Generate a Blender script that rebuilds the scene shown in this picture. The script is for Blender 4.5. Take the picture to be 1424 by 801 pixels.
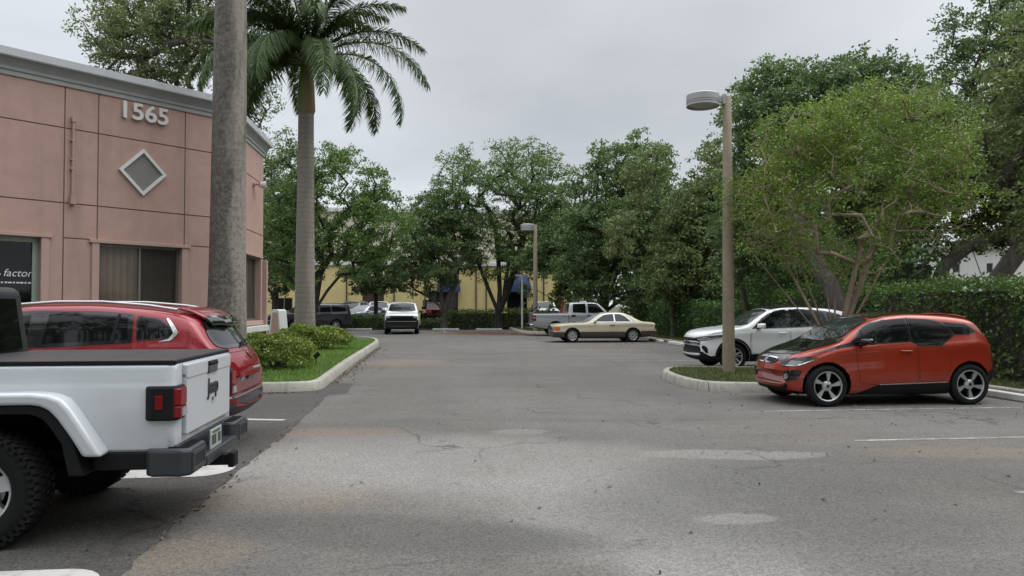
import bpy, bmesh, math, random
import numpy as np
from mathutils import Vector, Matrix
from mathutils.bvhtree import BVHTree
from mathutils.geometry import delaunay_2d_cdt

for o in list(bpy.data.objects):
    bpy.data.objects.remove(o)
S = bpy.context.scene
COL = S.collection
R = math.radians

# ------------------------------------------------------------------ camera
F_PX, CX, CY = 1040.0, 712.0, 400.5          # focal length and centre in photo pixels (1424 x 801)
PITCH = math.atan((425.0 - CY) / F_PX)
CAM_H = 1.70
cam_d = bpy.data.cameras.new('camera')
cam = bpy.data.objects.new('camera', cam_d)
COL.objects.link(cam)
cam.location = (0, 0, CAM_H)
cam.rotation_euler = (R(90) + PITCH, 0, 0)
cam_d.sensor_width = 36.0
cam_d.lens = 36.0 * F_PX / 1424.0
cam_d.clip_start = 0.05
cam_d.clip_end = 3000
S.camera = cam
S.render.resolution_x, S.render.resolution_y = 1024, 576

# ------------------------------------------------------------------ sky and light (overcast)
SUN_EL, SUN_AZ = R(56), R(78)
w = bpy.data.worlds.new('World')
S.world = w
w.use_nodes = True
nt = w.node_tree
nt.nodes.clear()
def wn(t, **kw):
    n = nt.nodes.new(t)
    for k, v in kw.items():
        if hasattr(n, k) and k not in n.inputs: setattr(n, k, v)
        else: n.inputs[k].default_value = v
    return n
def wl(a, b): nt.links.new(a, b)
tc = wn('ShaderNodeTexCoord')
sky = wn('ShaderNodeTexSky', sky_type='NISHITA', sun_disc=False, sun_elevation=SUN_EL, sun_rotation=SUN_AZ)
bg_sky = wn('ShaderNodeBackground', Strength=0.07)
wl(sky.outputs[0], bg_sky.inputs[0])
# cloud deck: noise on the direction flattened towards the horizon
sep = wn('ShaderNodeSeparateXYZ'); wl(tc.outputs['Generated'], sep.inputs[0])
zab = wn('ShaderNodeMath', operation='ABSOLUTE'); wl(sep.outputs['Z'], zab.inputs[0])
zad = wn('ShaderNodeMath', operation='ADD'); wl(zab.outputs[0], zad.inputs[0]); zad.inputs[1].default_value = 0.22
dv = wn('ShaderNodeVectorMath', operation='DIVIDE'); wl(tc.outputs['Generated'], dv.inputs[0])
cb = wn('ShaderNodeCombineXYZ'); wl(zad.outputs[0], cb.inputs[0]); wl(zad.outputs[0], cb.inputs[1]); cb.inputs[2].default_value = 1
wl(cb.outputs[0], dv.inputs[1])
no = wn('ShaderNodeTexNoise', Scale=0.95, Detail=6.0, Roughness=0.5); wl(dv.outputs[0], no.inputs['Vector'])
cr = wn('ShaderNodeValToRGB'); wl(no.outputs['Fac'], cr.inputs[0])
cr.color_ramp.elements[0].position = 0.30; cr.color_ramp.elements[0].color = (0.49, 0.52, 0.56, 1)
cr.color_ramp.elements[1].position = 0.70; cr.color_ramp.elements[1].color = (0.715, 0.74, 0.77, 1)
gz = wn('ShaderNodeMapRange'); wl(sep.outputs['Z'], gz.inputs['Value'])
gz.inputs['From Min'].default_value = 0.40; gz.inputs['From Max'].default_value = 1.0
gz.inputs['To Min'].default_value = 1.0; gz.inputs['To Max'].default_value = 3.6
# one heavier bank of cloud stands ahead of the camera
dt = wn('ShaderNodeVectorMath', operation='DOT_PRODUCT'); wl(tc.outputs['Generated'], dt.inputs[0]); dt.inputs[1].default_value = (0.12, 0.89, 0.44)
bk = wn('ShaderNodeMapRange', interpolation_type='SMOOTHSTEP'); wl(dt.outputs['Value'], bk.inputs['Value'])
for k_, v_ in zip(('From Min', 'From Max', 'To Min', 'To Max'), (0.90, 0.99, 1.10, 0.80)): bk.inputs[k_].default_value = v_
gm = wn('ShaderNodeMath', operation='MULTIPLY'); wl(gz.outputs[0], gm.inputs[0]); wl(bk.outputs[0], gm.inputs[1])
mu = wn('ShaderNodeVectorMath', operation='SCALE'); wl(cr.outputs[0], mu.inputs[0]); wl(gm.outputs[0], mu.inputs['Scale'])
bg_cl = wn('ShaderNodeBackground', Strength=1.0); wl(mu.outputs[0], bg_cl.inputs[0])
mx = wn('ShaderNodeMixShader'); mx.inputs[0].default_value = 0.93
wl(bg_sky.outputs[0], mx.inputs[1]); wl(bg_cl.outputs[0], mx.inputs[2])
ow = wn('ShaderNodeOutputWorld'); wl(mx.outputs[0], ow.inputs[0])

sun_d = bpy.data.lights.new('sun', 'SUN')
sun = bpy.data.objects.new('sun', sun_d); COL.objects.link(sun)
sun_d.energy = 1.0; sun_d.angle = R(45); sun_d.color = (1.0, 0.97, 0.92)
sun.rotation_euler = (R(90) - SUN_EL, 0, math.pi - SUN_AZ)
S.view_settings.view_transform = 'Standard'
S.view_settings.look = 'None'
S.view_settings.exposure = 0.32
S.view_settings.gamma = 1.0
S.view_settings.use_curve_mapping = False

# ------------------------------------------------------------------ frame of the place
ROAD = R(6.2)                                  # the road runs this much to the left of the camera axis
DV = Vector((-math.sin(ROAD), math.cos(ROAD), 0))
NV = Vector((math.cos(ROAD), math.sin(ROAD), 0))
def rp(n, d, z=0.0):                           # road frame: n to the right, d away
    p = NV * n + DV * d
    return Vector((p.x, p.y, z))
def ray(px, py):
    u, v = (px - CX) / F_PX, -(py - CY) / F_PX
    c, s = math.cos(PITCH), math.sin(PITCH)
    return Vector((u, c - s * v, s + c * v))
def G(px, py, z=0.0):                          # point of the photo at height z
    d = ray(px, py); t = (z - CAM_H) / d.z
    return Vector((d.x * t, d.y * t, z))
def A(px, Y):                                  # x of a photo column at depth Y
    return (px - CX) / F_PX * Y
def Hh(py, Y):                                 # height of a photo row at depth Y
    return CAM_H - (py - 425.0) / F_PX * Y

# ------------------------------------------------------------------ object helpers
def tag(o, label=None, cat=None, group=None, kind=None):
    if label: o['label'] = label
    if cat: o['category'] = cat
    if group: o['group'] = group
    if kind: o['kind'] = kind
    return o
def empty(name, loc=(0, 0, 0), rz=0.0, parent=None):
    o = bpy.data.objects.new(name, None); COL.objects.link(o)
    o.location = loc; o.rotation_euler = (0, 0, rz); o.empty_display_size = 0.3
    if parent: o.parent = parent
    return o
def link(name, me, parent=None, mats=()):
    for m in mats: me.materials.append(m)
    o = bpy.data.objects.new(name, me); COL.objects.link(o)
    if parent: o.parent = parent
    return o
def fast_mesh(name, v, f):                     # v (n,3), f (m,k) arrays
    v = np.asarray(v, dtype=np.float32); f = np.asarray(f, dtype=np.int32)
    me = bpy.data.meshes.new(name)
    me.vertices.add(len(v)); me.vertices.foreach_set('co', v.ravel())
    k = f.shape[1]
    me.loops.add(f.size); me.loops.foreach_set('vertex_index', f.ravel())
    me.polygons.add(len(f)); me.polygons.foreach_set('loop_start', np.arange(0, f.size, k, dtype=np.int32))
    me.update(calc_edges=True); me.validate()
    return me
class MB:
    """collects shapes into one mesh"""
    def __init__(s): s.v, s.f, s.m = [], [], []
    def add(s, vs, fs, mi=0, M=None):
        b = len(s.v)
        for p in vs:
            p = Vector(p)
            s.v.append(M @ p if M is not None else p)
        for q in fs:
            s.f.append([b + i for i in q]); s.m.append(mi)
        return s
    def box(s, c, d, mi=0, rz=0.0, M=None, taper=1.0):
        x, y, z = d[0] / 2, d[1] / 2, d[2] / 2
        t = taper
        vs = [(-x, -y, -z), (x, -y, -z), (x, y, -z), (-x, y, -z), (-x * t, -y * t, z), (x * t, -y * t, z), (x * t, y * t, z), (-x * t, y * t, z)]
        fs = [(3, 2, 1, 0), (4, 5, 6, 7), (0, 1, 5, 4), (1, 2, 6, 5), (2, 3, 7, 6), (3, 0, 4, 7)]
        L = Matrix.Translation(Vector(c)) @ Matrix.Rotation(rz, 4, 'Z')
        return s.add(vs, fs, mi, (M @ L) if M is not None else L)
    def tube(s, pts, rad, n=8, mi=0, cap=True):
        pts = [Vector(p) for p in pts]
        if not hasattr(rad, '__len__'): rad = [rad] * len(pts)
        b = len(s.v); prev = None
        for i, p in enumerate(pts):
            t = (pts[min(i + 1, len(pts) - 1)] - pts[max(i - 1, 0)]).normalized()
            if prev is None:
                a = Vector((0, 0, 1)) if abs(t.z) < 0.9 else Vector((1, 0, 0))
                x = t.cross(a).normalized()
            else:
                x = (prev - t * prev.dot(t)).normalized()
            prev = x; y = t.cross(x)
            for k in range(n):
                an = 2 * math.pi * k / n
                s.v.append(p + (x * math.cos(an) + y * math.sin(an)) * rad[i])
        for i in range(len(pts) - 1):
            for k in range(n):
                k2 = (k + 1) % n
                s.f.append([b + i * n + k, b + i * n + k2, b + (i + 1) * n + k2, b + (i + 1) * n + k]); s.m.append(mi)
        if cap:
            s.f.append([b + k for k in range(n)][::-1]); s.m.append(mi)
            e = b + (len(pts) - 1) * n
            s.f.append([e + k for k in range(n)]); s.m.append(mi)
        return s
    def lathe(s, prof, n=32, axis='Z', mi=0, M=None, closed=False):
        # prof: (radius, height) list
        b = len(s.v); k = len(prof)
        for i in range(n):
            a = 2 * math.pi * i / n
            for r, h in prof:
                p = Vector((r * math.cos(a), r * math.sin(a), h)) if axis == 'Z' else Vector((r * math.cos(a), h, r * math.sin(a)))
                s.v.append(M @ p if M is not None else p)
        last = k if closed else k - 1
        for i in range(n):
            j = (i + 1) % n
            for q in range(last):
                q2 = (q + 1) % k
                fc = [b + i * k + q, b + j * k + q, b + j * k + q2, b + i * k + q2]
                s.f.append(fc if axis == 'Z' else fc[::-1]); s.m.append(mi)
        return s
    def prism(s, poly, z0, z1, mi=0, M=None):       # poly in xy, extruded in z
        n = len(poly)
        vs = [(p[0], p[1], z0) for p in poly] + [(p[0], p[1], z1) for p in poly]
        fs = [list(range(n))[::-1], [n + i for i in range(n)]]
        for i in range(n): fs.append([i, (i + 1) % n, n + (i + 1) % n, n + i])
        return s.add(vs, fs, mi, M)
    def build(s, name, mats, parent=None, smooth=None, bevel=0.0, seg=2):
        me = bpy.data.meshes.new(name)
        me.from_pydata([tuple(p) for p in s.v], [], s.f)
        if not isinstance(mats, (list, tuple)): mats = [mats]
        for m in mats: me.materials.append(m)
        me.polygons.foreach_set('material_index', s.m)
        bm = bmesh.new(); bm.from_mesh(me); bmesh.ops.recalc_face_normals(bm, faces=bm.faces); bm.to_mesh(me); bm.free()
        if smooth:
            me.polygons.foreach_set('use_smooth', [True] * len(me.polygons))
            me.set_sharp_from_angle(angle=R(smooth))
        me.update()
        o = bpy.data.objects.new(name, me); COL.objects.link(o)
        if parent: o.parent = parent
        if bevel:
            bv = o.modifiers.new('bevel', 'BEVEL'); bv.width = bevel; bv.segments = seg
            bv.limit_method = 'ANGLE'; bv.angle_limit = R(35)
        return o

# ------------------------------------------------------------------ materials
class NT:
    def __init__(s, name):
        s.m = bpy.data.materials.new(name); s.m.use_nodes = True
        s.t = s.m.node_tree; s.t.nodes.clear()
        s.out = s.t.nodes.new('ShaderNodeOutputMaterial')
        s.p = s.t.nodes.new('ShaderNodeBsdfPrincipled')
        s.t.links.new(s.p.outputs[0], s.out.inputs[0])
        s.c = None
    def n(s, t, **kw):
        nd = s.t.nodes.new(t)
        for k, v in kw.items():
            if k in nd.inputs:
                s.set(nd.inputs[k], v)
            else: setattr(nd, k, v)
        return nd
    def set(s, inp, v):
        if isinstance(v, bpy.types.NodeSocket): s.t.links.new(v, inp)
        elif isinstance(v, (tuple, list)) and len(v) == 3 and inp.type == 'RGBA': inp.default_value = (*v, 1)
        else: inp.default_value = v
    def co(s, kind='Object'):
        if s.c is None: s.c = s.n('ShaderNodeTexCoord')
        return s.c.outputs[kind]
    def noise(s, scale, detail=4.0, rough=0.55, vec=None, dist=0.0):
        return s.n('ShaderNodeTexNoise', Scale=scale, Detail=detail, Roughness=rough, Distortion=dist, Vector=vec or s.co()).outputs['Fac']
    def math(s, op, a, b=None, clamp=False):
        nd = s.n('ShaderNodeMath', operation=op, use_clamp=clamp)
        s.set(nd.inputs[0], a)
        if b is not None: s.set(nd.inputs[1], b)
        return nd.outputs[0]
    def rng(s, v, a, b, c=0.0, d=1.0, smooth=False):
        nd = s.n('ShaderNodeMapRange', interpolation_type='SMOOTHSTEP' if smooth else 'LINEAR')
        for i, x in zip(('Value', 'From Min', 'From Max', 'To Min', 'To Max'), (v, a, b, c, d)): s.set(nd.inputs[i], x)
        return nd.outputs['Result']
    def mix(s, f, a, b, mode='MIX'):
        nd = s.n('ShaderNodeMix', data_type='RGBA', blend_type=mode)
        s.set(nd.inputs[0], f); s.set(nd.inputs[6], a); s.set(nd.inputs[7], b)
        return nd.outputs[2]
    def ramp(s, f, stops):
        nd = s.n('ShaderNodeValToRGB'); s.set(nd.inputs[0], f)
        e = nd.color_ramp.elements
        while len(e) < len(stops): e.new(0.5)
        for el, (p, c) in zip(e, stops): el.position = p; el.color = (*c, 1)
        return nd.outputs[0]
    def bump(s, h, strength=0.3, dist=0.02):
        nd = s.n('ShaderNodeBump', Strength=strength, Distance=dist); s.set(nd.inputs['Height'], h)
        s.set(s.p.inputs['Normal'], nd.outputs[0])
    def base(s, c, rough=None, metal=None, **kw):
        s.set(s.p.inputs['Base Color'], c)
        if rough is not None: s.set(s.p.inputs['Roughness'], rough)
        if metal is not None: s.set(s.p.inputs['Metallic'], metal)
        for k, v in kw.items(): s.set(s.p.inputs[k], v)
        return s.m
def mul(c, k): return tuple(x * k for x in c)
def plain(name, c, rough=0.5, metal=0.0, var=0.12, scale=6.0, bump=0.0, **kw):
    t = NT(name)
    f = t.noise(scale, 5.0, 0.6)
    col = t.mix(f, mul(c, 1 - var), mul(c, 1 + var))
    if bump: t.bump(t.noise(scale * 12, 3.0), bump, 0.01)
    return t.base(col, rough, metal, **kw)
def paint(name, c, metal=0.0, flake=0.05, rough=0.35, dirt=0.25):
    t = NT(name)
    d = t.noise(2.2, 6.0, 0.65)
    zc = t.n('ShaderNodeSeparateXYZ', Vector=t.co()).outputs['Z']
    low = t.rng(zc, 0.75, 0.2, 0.0, 1.0)                      # road dust settles on the lowest panels
    dm = t.math('MULTIPLY', t.rng(d, 0.4, 0.75), t.math('ADD', t.math('MULTIPLY', low, dirt), 0.03), True)
    col = t.mix(dm, c, (0.22, 0.20, 0.17))
    rr = t.math('ADD', t.math('MULTIPLY', dm, 0.35), rough)
    return t.base(col, rr, metal, **{'Coat Weight': 0.8, 'Coat Roughness': 0.03, 'Specular IOR Level': 0.3})
M = {}
M['black_plastic'] = plain('black_plastic', (0.007, 0.007, 0.008), 0.65, bump=0.05, scale=20, **{'Specular IOR Level': 0.25})
M['grey_plastic'] = plain('grey_plastic', (0.045, 0.047, 0.052), 0.5, bump=0.05, scale=20)
M['gloss_black'] = plain('gloss_black', (0.008, 0.008, 0.009), 0.08, **{'Coat Weight': 0.6, 'Coat Roughness': 0.03})
M['seam'] = plain('seam_shadow_gap', (0.012, 0.012, 0.012), 0.8)
M['well'] = plain('wheel_well_lining', (0.006, 0.006, 0.006), 0.95, **{'Specular IOR Level': 0.05})
M['rubber'] = plain('tyre_rubber', (0.009, 0.009, 0.009), 0.85, var=0.35, scale=9, bump=0.15, **{'Specular IOR Level': 0.25})
M['alloy'] = plain('alloy_wheel', (0.50, 0.51, 0.52), 0.32, 0.75, var=0.1)
M['dark_alloy'] = plain('dark_alloy_wheel', (0.05, 0.05, 0.055), 0.35, 0.6)
M['chrome'] = plain('chrome', (0.72, 0.72, 0.73), 0.12, 1.0, var=0.04)
M['steel'] = plain('brushed_steel', (0.4, 0.4, 0.41), 0.4, 0.9)
def glass_mat(name, c, rough=0.03):
    t = NT(name)
    return t.base(t.mix(t.noise(3.0), mul(c, 0.8), mul(c, 1.2)), rough, 0.0, **{'Specular IOR Level': 0.40, 'IOR': 1.48})
M['glass'] = glass_mat('tinted_glass', (0.004, 0.005, 0.005))
M['screen'] = glass_mat('windshield_glass', (0.022, 0.028, 0.027))
M['lens'] = glass_mat('headlight_lens', (0.30, 0.31, 0.33), 0.08)
M['lens_dark'] = glass_mat('dark_lamp_lens', (0.05, 0.05, 0.055), 0.06)
M['red_lens'] = glass_mat('red_lamp_lens', (0.19, 0.007, 0.009), 0.12)
M['amber'] = glass_mat('amber_lamp_lens', (0.55, 0.12, 0.01), 0.15)
M['plate'] = plain('licence_plate_white', (0.36, 0.37, 0.36), 0.5)
M['plate_ink'] = plain('licence_plate_ink', (0.06, 0.10, 0.06), 0.5)
M['badge'] = plain('badge_black', (0.015, 0.015, 0.018), 0.25)
M['white_trim'] = plain('white_painted_trim', (0.62, 0.62, 0.60), 0.5)
# ------------------------------------------------------------------ ground, asphalt, kerbs
def ell_mask(t, c, rx, ry, rot, edge=0.45, wob=0.5, vec=None, nscale=1.2):
    """soft-edged stain shape, in metres"""
    mp = t.n('ShaderNodeMapping', vector_type='TEXTURE')
    t.set(mp.inputs['Vector'], t.co()); mp.inputs['Location'].default_value = (c[0], c[1], 0)
    mp.inputs['Rotation'].default_value = (0, 0, rot); mp.inputs['Scale'].default_value = (rx, ry, 1)
    ln = t.n('ShaderNodeVectorMath', operation='LENGTH', Vector=mp.outputs[0]).outputs['Value']
    ns = t.noise(nscale, 6.0, 0.65)
    d = t.math('ADD', ln, t.math('MULTIPLY', t.math('SUBTRACT', ns, 0.5), wob * 2))
    return t.rng(d, 1.0 + edge / 2, 1.0 - edge / 2, 0, 1, True)

def asphalt(name, dark, light, stains, speck=0.55, rough=0.85):
    t = NT(name)
    big = t.noise(0.22, 6.0, 0.6, dist=0.4)
    mid = t.noise(1.7, 6.0, 0.62)
    # wheel-track streaks along the road
    mp = t.n('ShaderNodeMapping'); t.set(mp.inputs['Vector'], t.co())
    mp.inputs['Rotation'].default_value = (0, 0, -ROAD); mp.inputs['Scale'].default_value = (1.4, 0.12, 1)
    st = t.noise(1.0, 5.0, 0.6, vec=mp.outputs[0])
    mp2 = t.n('ShaderNodeMapping'); t.set(mp2.inputs['Vector'], t.co())
    mp2.inputs['Rotation'].default_value = (0, 0, -ROAD + 0.05); mp2.inputs['Scale'].default_value = (0.22, 1.1, 1)
    s2 = t.noise(1.0, 7.0, 0.66, vec=mp2.outputs[0], dist=0.3)
    f = t.math('ADD', t.math('ADD', t.math('MULTIPLY', big, 0.35), t.math('MULTIPLY', s2, 0.35)), t.math('ADD', t.math('MULTIPLY', mid, 0.15), t.math('MULTIPLY', st, 0.15)))
    col = t.mix(t.rng(f, 0.33, 0.67), dark, light)
    for (c, rx, ry, rot, colr, k, edge, wob) in stains:
        m = ell_mask(t, c, rx, ry, rot, edge, wob)
        col = t.mix(t.math('MULTIPLY', m, k), col, colr)
    col = t.mix(t.math('MULTIPLY', t.rng(t.noise(0.33, 5.0, 0.6, dist=0.6), 0.48, 0.68), 0.35), col, t.mix(0.5, col, (0.15, 0.115, 0.08)))
    # exposed aggregate
    vo = t.n('ShaderNodeTexVoronoi', Scale=80.0, Vector=t.co())
    g = t.n('ShaderNodeSeparateColor', Color=vo.outputs['Color']).outputs[0]
    v2 = t.n('ShaderNodeTexVoronoi', Scale=38.0, Vector=t.co())
    g2 = t.n('ShaderNodeSeparateColor', Color=v2.outputs['Color']).outputs[0]
    pits = t.rng(g2, 0.90, 0.99, 1.0, 0.80)
    k = t.rng(g, 0, 1, 1 - speck * 0.62, 1 + speck * 0.55)
    sc = t.n('ShaderNodeVectorMath', operation='SCALE', Vector=col); t.set(sc.inputs['Scale'], t.math('MULTIPLY', k, pits))
    col = sc.outputs[0]
    # hairline cracks where the surface has opened
    wv = t.n('ShaderNodeVectorMath', operation='ADD'); t.set(wv.inputs[0], t.co())
    nv = t.n('ShaderNodeTexNoise', Scale=1.3, Detail=4.0, Vector=t.co()).outputs['Color']; t.set(wv.inputs[1], nv)
    ce = t.n('ShaderNodeTexVoronoi', feature='DISTANCE_TO_EDGE', Scale=0.32, Vector=wv.outputs[0]).outputs['Distance']
    cm = t.math('MULTIPLY', t.rng(ce, 0.0, 0.009, 1, 0), t.rng(t.noise(0.4, 2.0), 0.46, 0.58), True)
    col = t.mix(t.math('MULTIPLY', cm, 0.75), col, (0.035, 0.033, 0.03))
    spots = t.math('MULTIPLY', t.rng(t.noise(2.6, 3.0, 0.5), 0.68, 0.74), 0.5)
    col = t.mix(spots, col, (0.05, 0.047, 0.044))
    hb = t.math('ADD', t.math('MULTIPLY', g, 0.6), t.math('MULTIPLY', t.noise(140, 2.0), 0.8))
    t.bump(hb, 0.45, 0.008)
    return t.base(col, rough, 0.0, **{'Specular IOR Level': 0.25})

lt, br, dk = (0.238, 0.226, 0.209), (0.20, 0.155, 0.112), (0.088, 0.084, 0.079)
def gs(px, py): p = G(px, py); return (p.x, p.y)
stains = [
    (gs(610, 640), 3.1, 1.5, R(-12), lt, 0.60, 0.8, 0.3),
    (gs(870, 715), 0.95, 2.0, R(26), lt, 0.55, 0.9, 0.3),
    (gs(1000, 800), 0.55, 0.9, R(-5), lt, 0.55, 0.8, 0.3),
    (gs(400, 655), 1.5, 1.2, R(0), lt, 0.62, 0.8, 0.3),
    (gs(560, 742), 1.5, 0.42, R(-9), dk, 0.80, 0.6, 0.3),
    (gs(1060, 700), 1.5, 1.5, R(20), dk, 0.55, 0.8, 0.35),
    (gs(1200, 650), 2.0, 1.1, R(0), dk, 0.45, 0.9, 0.3),
    (gs(1022, 632), 1.08, 0.27, R(-1), lt, 0.5, 0.3, 0.6),
    (gs(1030, 721), 0.33, 0.15, R(10), lt, 0.45, 0.35, 0.6),
    (gs(720, 600), 0.35, 0.22, R(0), lt, 0.4, 0.45, 0.6),
    (gs(1330, 628), 1.0, 0.35, R(0), br, 0.35, 0.9, 0.5),
    (gs(380, 690), 1.0, 0.5, R(0), br, 0.30, 0.8, 0.4),
    (gs(470, 602), 1.1, 0.4, R(0), br, 0.40, 0.8, 0.4),
    (gs(260, 770), 0.5, 0.4, R(0), br, 0.35, 0.8, 0.4),
    (gs(560, 505), 1.4, 1.3, R(0), br, 0.45, 0.8, 0.5),
    (gs(690, 464), 3.6, 3.0, R(0), (0.11, 0.058, 0.032), 0.9, 0.6, 0.5),
    (gs(640, 468), 1.2, 1.0, R(0), dk, 0.7, 0.5, 0.5),
    (gs(850, 482), 2.8, 0.9, R(6), (0.12, 0.085, 0.062), 0.65, 0.6, 0.5),
    (gs(780, 520), 2.2, 3.4, R(8), dk, 0.30, 0.9, 0.4),
    (gs(560, 560), 0.9, 4.5, R(6), dk, 0.22, 0.9, 0.4),
]
M['road'] = asphalt('weathered_asphalt', (0.086, 0.080, 0.073), (0.166, 0.156, 0.143), stains, 0.55)
M['bay'] = asphalt('dark_asphalt', (0.052, 0.049, 0.046), (0.100, 0.094, 0.088),
                   [(gs(120, 720), 0.7, 0.5, 0, (0.15, 0.14, 0.125), 0.5, 0.8, 0.4), (gs(230, 600), 0.8, 0.6, 0, (0.13, 0.12, 0.11), 0.4, 0.8, 0.4)], 0.7)
def concrete(name, c, stain=0.5, joints=False):
    t = NT(name)
    a = t.noise(0.9, 6.0, 0.6); b = t.noise(9.0, 5.0, 0.65)
    col = t.mix(t.rng(a, 0.3, 0.7), mul(c, 0.78), mul(c, 1.1))
    col = t.mix(t.math('MULTIPLY', t.rng(b, 0.5, 0.72), stain), col, mul(c, 0.42))
    mp = t.n('ShaderNodeMapping'); t.set(mp.inputs['Vector'], t.co()); mp.inputs['Scale'].default_value = (5, 5, 0.7)
    col = t.mix(t.math('MULTIPLY', t.rng(t.noise(1.0, 5.0, 0.7, vec=mp.outputs[0]), 0.52, 0.72), stain), col, mul(c, 0.35))
    if joints:
        rt = t.n('ShaderNodeMapping'); t.set(rt.inputs['Vector'], t.co()); rt.inputs['Rotation'].default_value = (0, 0, -ROAD)
        sp = t.n('ShaderNodeSeparateXYZ', Vector=rt.outputs[0])
        for ax in ('X', 'Y'):
            fr = t.math('FRACT', t.math('DIVIDE', sp.outputs[ax], 1.83))
            col = t.mix(t.math('LESS_THAN', fr, 0.007), col, (0.05, 0.047, 0.042))
    t.bump(t.noise(70, 4.0), 0.25, 0.01)
    return t.base(col, 0.85)
M['kerb'] = concrete('kerb_concrete', (0.36, 0.342, 0.295), 0.6, True)
M['stop'] = concrete('white_painted_concrete', (0.60, 0.59, 0.56), 0.35)
M['pole'] = concrete('concrete_pole', (0.285, 0.235, 0.165), 0.35)
def line_mat():
    t = NT('worn_white_road_paint')
    n = t.noise(5.0, 8.0, 0.72); g = t.noise(60.0, 3.0, 0.6)
    wear = t.rng(t.math('ADD', t.math('MULTIPLY', n, 0.65), t.math('MULTIPLY', g, 0.35)), 0.34, 0.54)
    col = t.mix(wear, (0.50, 0.49, 0.47), (0.155, 0.147, 0.137))
    return t.base(col, 0.8)
M['line'] = line_mat()
def line_mat2():
    t = NT('fresh_white_road_paint')
    n = t.noise(4.0, 8.0, 0.7)
    return t.base(t.mix(t.rng(n, 0.48, 0.7), (0.44, 0.43, 0.41), (0.24, 0.23, 0.22)), 0.75)
M['line_fresh'] = line_mat2()
def ground_mat():
    t = NT('rough_ground')
    n = t.noise(0.6, 6.0, 0.65); m = t.noise(7.0, 5.0, 0.6)
    col = t.mix(t.rng(n, 0.35, 0.65), (0.05, 0.068, 0.024), (0.085, 0.062, 0.038))
    col = t.mix(t.rng(m, 0.45, 0.75), col, (0.05, 0.04, 0.028))
    t.bump(m, 0.5, 0.05)
    return t.base(col, 0.95)
M['ground'] = ground_mat()
def turf_mat():
    t = NT('turf')
    n = t.noise(1.5, 6.0, 0.65)
    return t.base(t.mix(n, (0.03, 0.055, 0.012), (0.06, 0.09, 0.025)), 0.95)
M['turf'] = turf_mat()

def sheet(name, poly, z, mat):
    me = bpy.data.meshes.new(name)
    me.from_pydata([(p[0], p[1], z) for p in poly], [], [list(range(len(poly)))])
    o = link(name, me, None, [mat]); tag(o, kind='structure'); return o
sheet('ground', [(-700, -700), (700, -700), (700, 1500), (-700, 1500)], -0.02, M['ground'])
sheet('road', [rp(-60, -30), rp(10.95, -30), rp(10.95, 53.2), rp(-60, 53.2)], 0.0, M['road'])
# darker resurfaced parking bays on the left, with a slightly ragged edge
rnd = random.Random(3)
bay = [rp(-30, -20), rp(-1.98, -20)]
d = -20.0
while d < 14.4:
    d += 0.16
    bay.append(rp(-1.93 + 0.03 * math.sin(d * 0.7) + rnd.uniform(-0.03, 0.03), d))
bay += [rp(-1.92, 14.55), rp(-1.62, 14.75), rp(-1.66, 16.6), rp(-2.3, 16.9), rp(-30, 16.9)]
sheet('parking_bay', bay, 0.004, M['bay'])

def smooth_poly(pts, it=2):
    for _ in range(it):
        q = []
        for i in range(len(pts)):
            a, b = Vector(pts[i]), Vector(pts[(i + 1) % len(pts)])
            q += [a * 0.75 + b * 0.25, a * 0.25 + b * 0.75]
        pts = q
    return pts
def inset(poly, w):
    n = len(poly); out = []
    area = sum(poly[i].x * poly[(i + 1) % n].y - poly[(i + 1) % n].x * poly[i].y for i in range(n))
    sg = 1 if area > 0 else -1
    for i in range(n):
        a, b, c = poly[i - 1], poly[i], poly[(i + 1) % n]
        t1 = Vector((b.x - a.x, b.y - a.y)).normalized(); t2 = Vector((c.x - b.x, c.y - b.y)).normalized()
        m = Vector((-t1.y - t2.y, t1.x + t2.x)); m = m.normalized() if m.length > 1e-6 else Vector((-t1.y, t1.x))
        k = w / max(0.5, m.dot(Vector((-t1.y, t1.x))))
        out.append(Vector((b.x + m.x * k * sg, b.y + m.y * k * sg, 0)))
    return out
def island(pts, h, w, fill, it=2, mound=0.0):
    poly = smooth_poly([Vector((p[0], p[1], 0)) for p in pts], it)
    rings = [(poly, 0.0), (inset(poly, 0.025), h - 0.03), (inset(poly, 0.055), h), (inset(poly, w), h), (inset(poly, w + 0.004), h - 0.06)]
    n = len(poly); mb = MB(); vs = []; fs = []
    for r, z in rings: vs += [(p.x, p.y, z) for p in r]
    for k in range(len(rings) - 1):
        for i in range(n):
            j = (i + 1) % n
            fs.append([k * n + i, k * n + j, (k + 1) * n + j, (k + 1) * n + i])
    mb.add(vs, fs)
    o = mb.build('kerb', M['kerb'], smooth=50); tag(o, kind='structure')
    inner = inset(poly, w - 0.01)
    sheet('grass_bed', inner, h - 0.035, fill)
    return inner
KH = 0.19
isl_left = island([G(300, 547), G(409, 545.5), G(446, 543), G(456, 536), G(466, 527), G(490, 507), G(522, 484.5), G(529, 478), G(518, 473.5), G(470, 471.5), rp(-9.5, 37.5), rp(-9.5, 26), rp(-6.2, 15.2)], KH, 0.17, M['turf'])
isl_right = island([G(1130, 546), G(1010, 546), G(965, 542.5), G(932, 533), G(917, 525), G(928, 520.5), G(950, 519), rp(9, 17.6), rp(10.9, 17.6), rp(10.9, 14.0)], KH, 0.17, M['turf'])
isl_far = island([G(705, 456.8), G(713, 459.6), G(727, 463.6), G(745, 464.6), rp(10.5, 45.0), rp(16, 45.0), rp(16, 60), rp(5.6, 60)], 0.15, 0.17, M['ground'])
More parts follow.
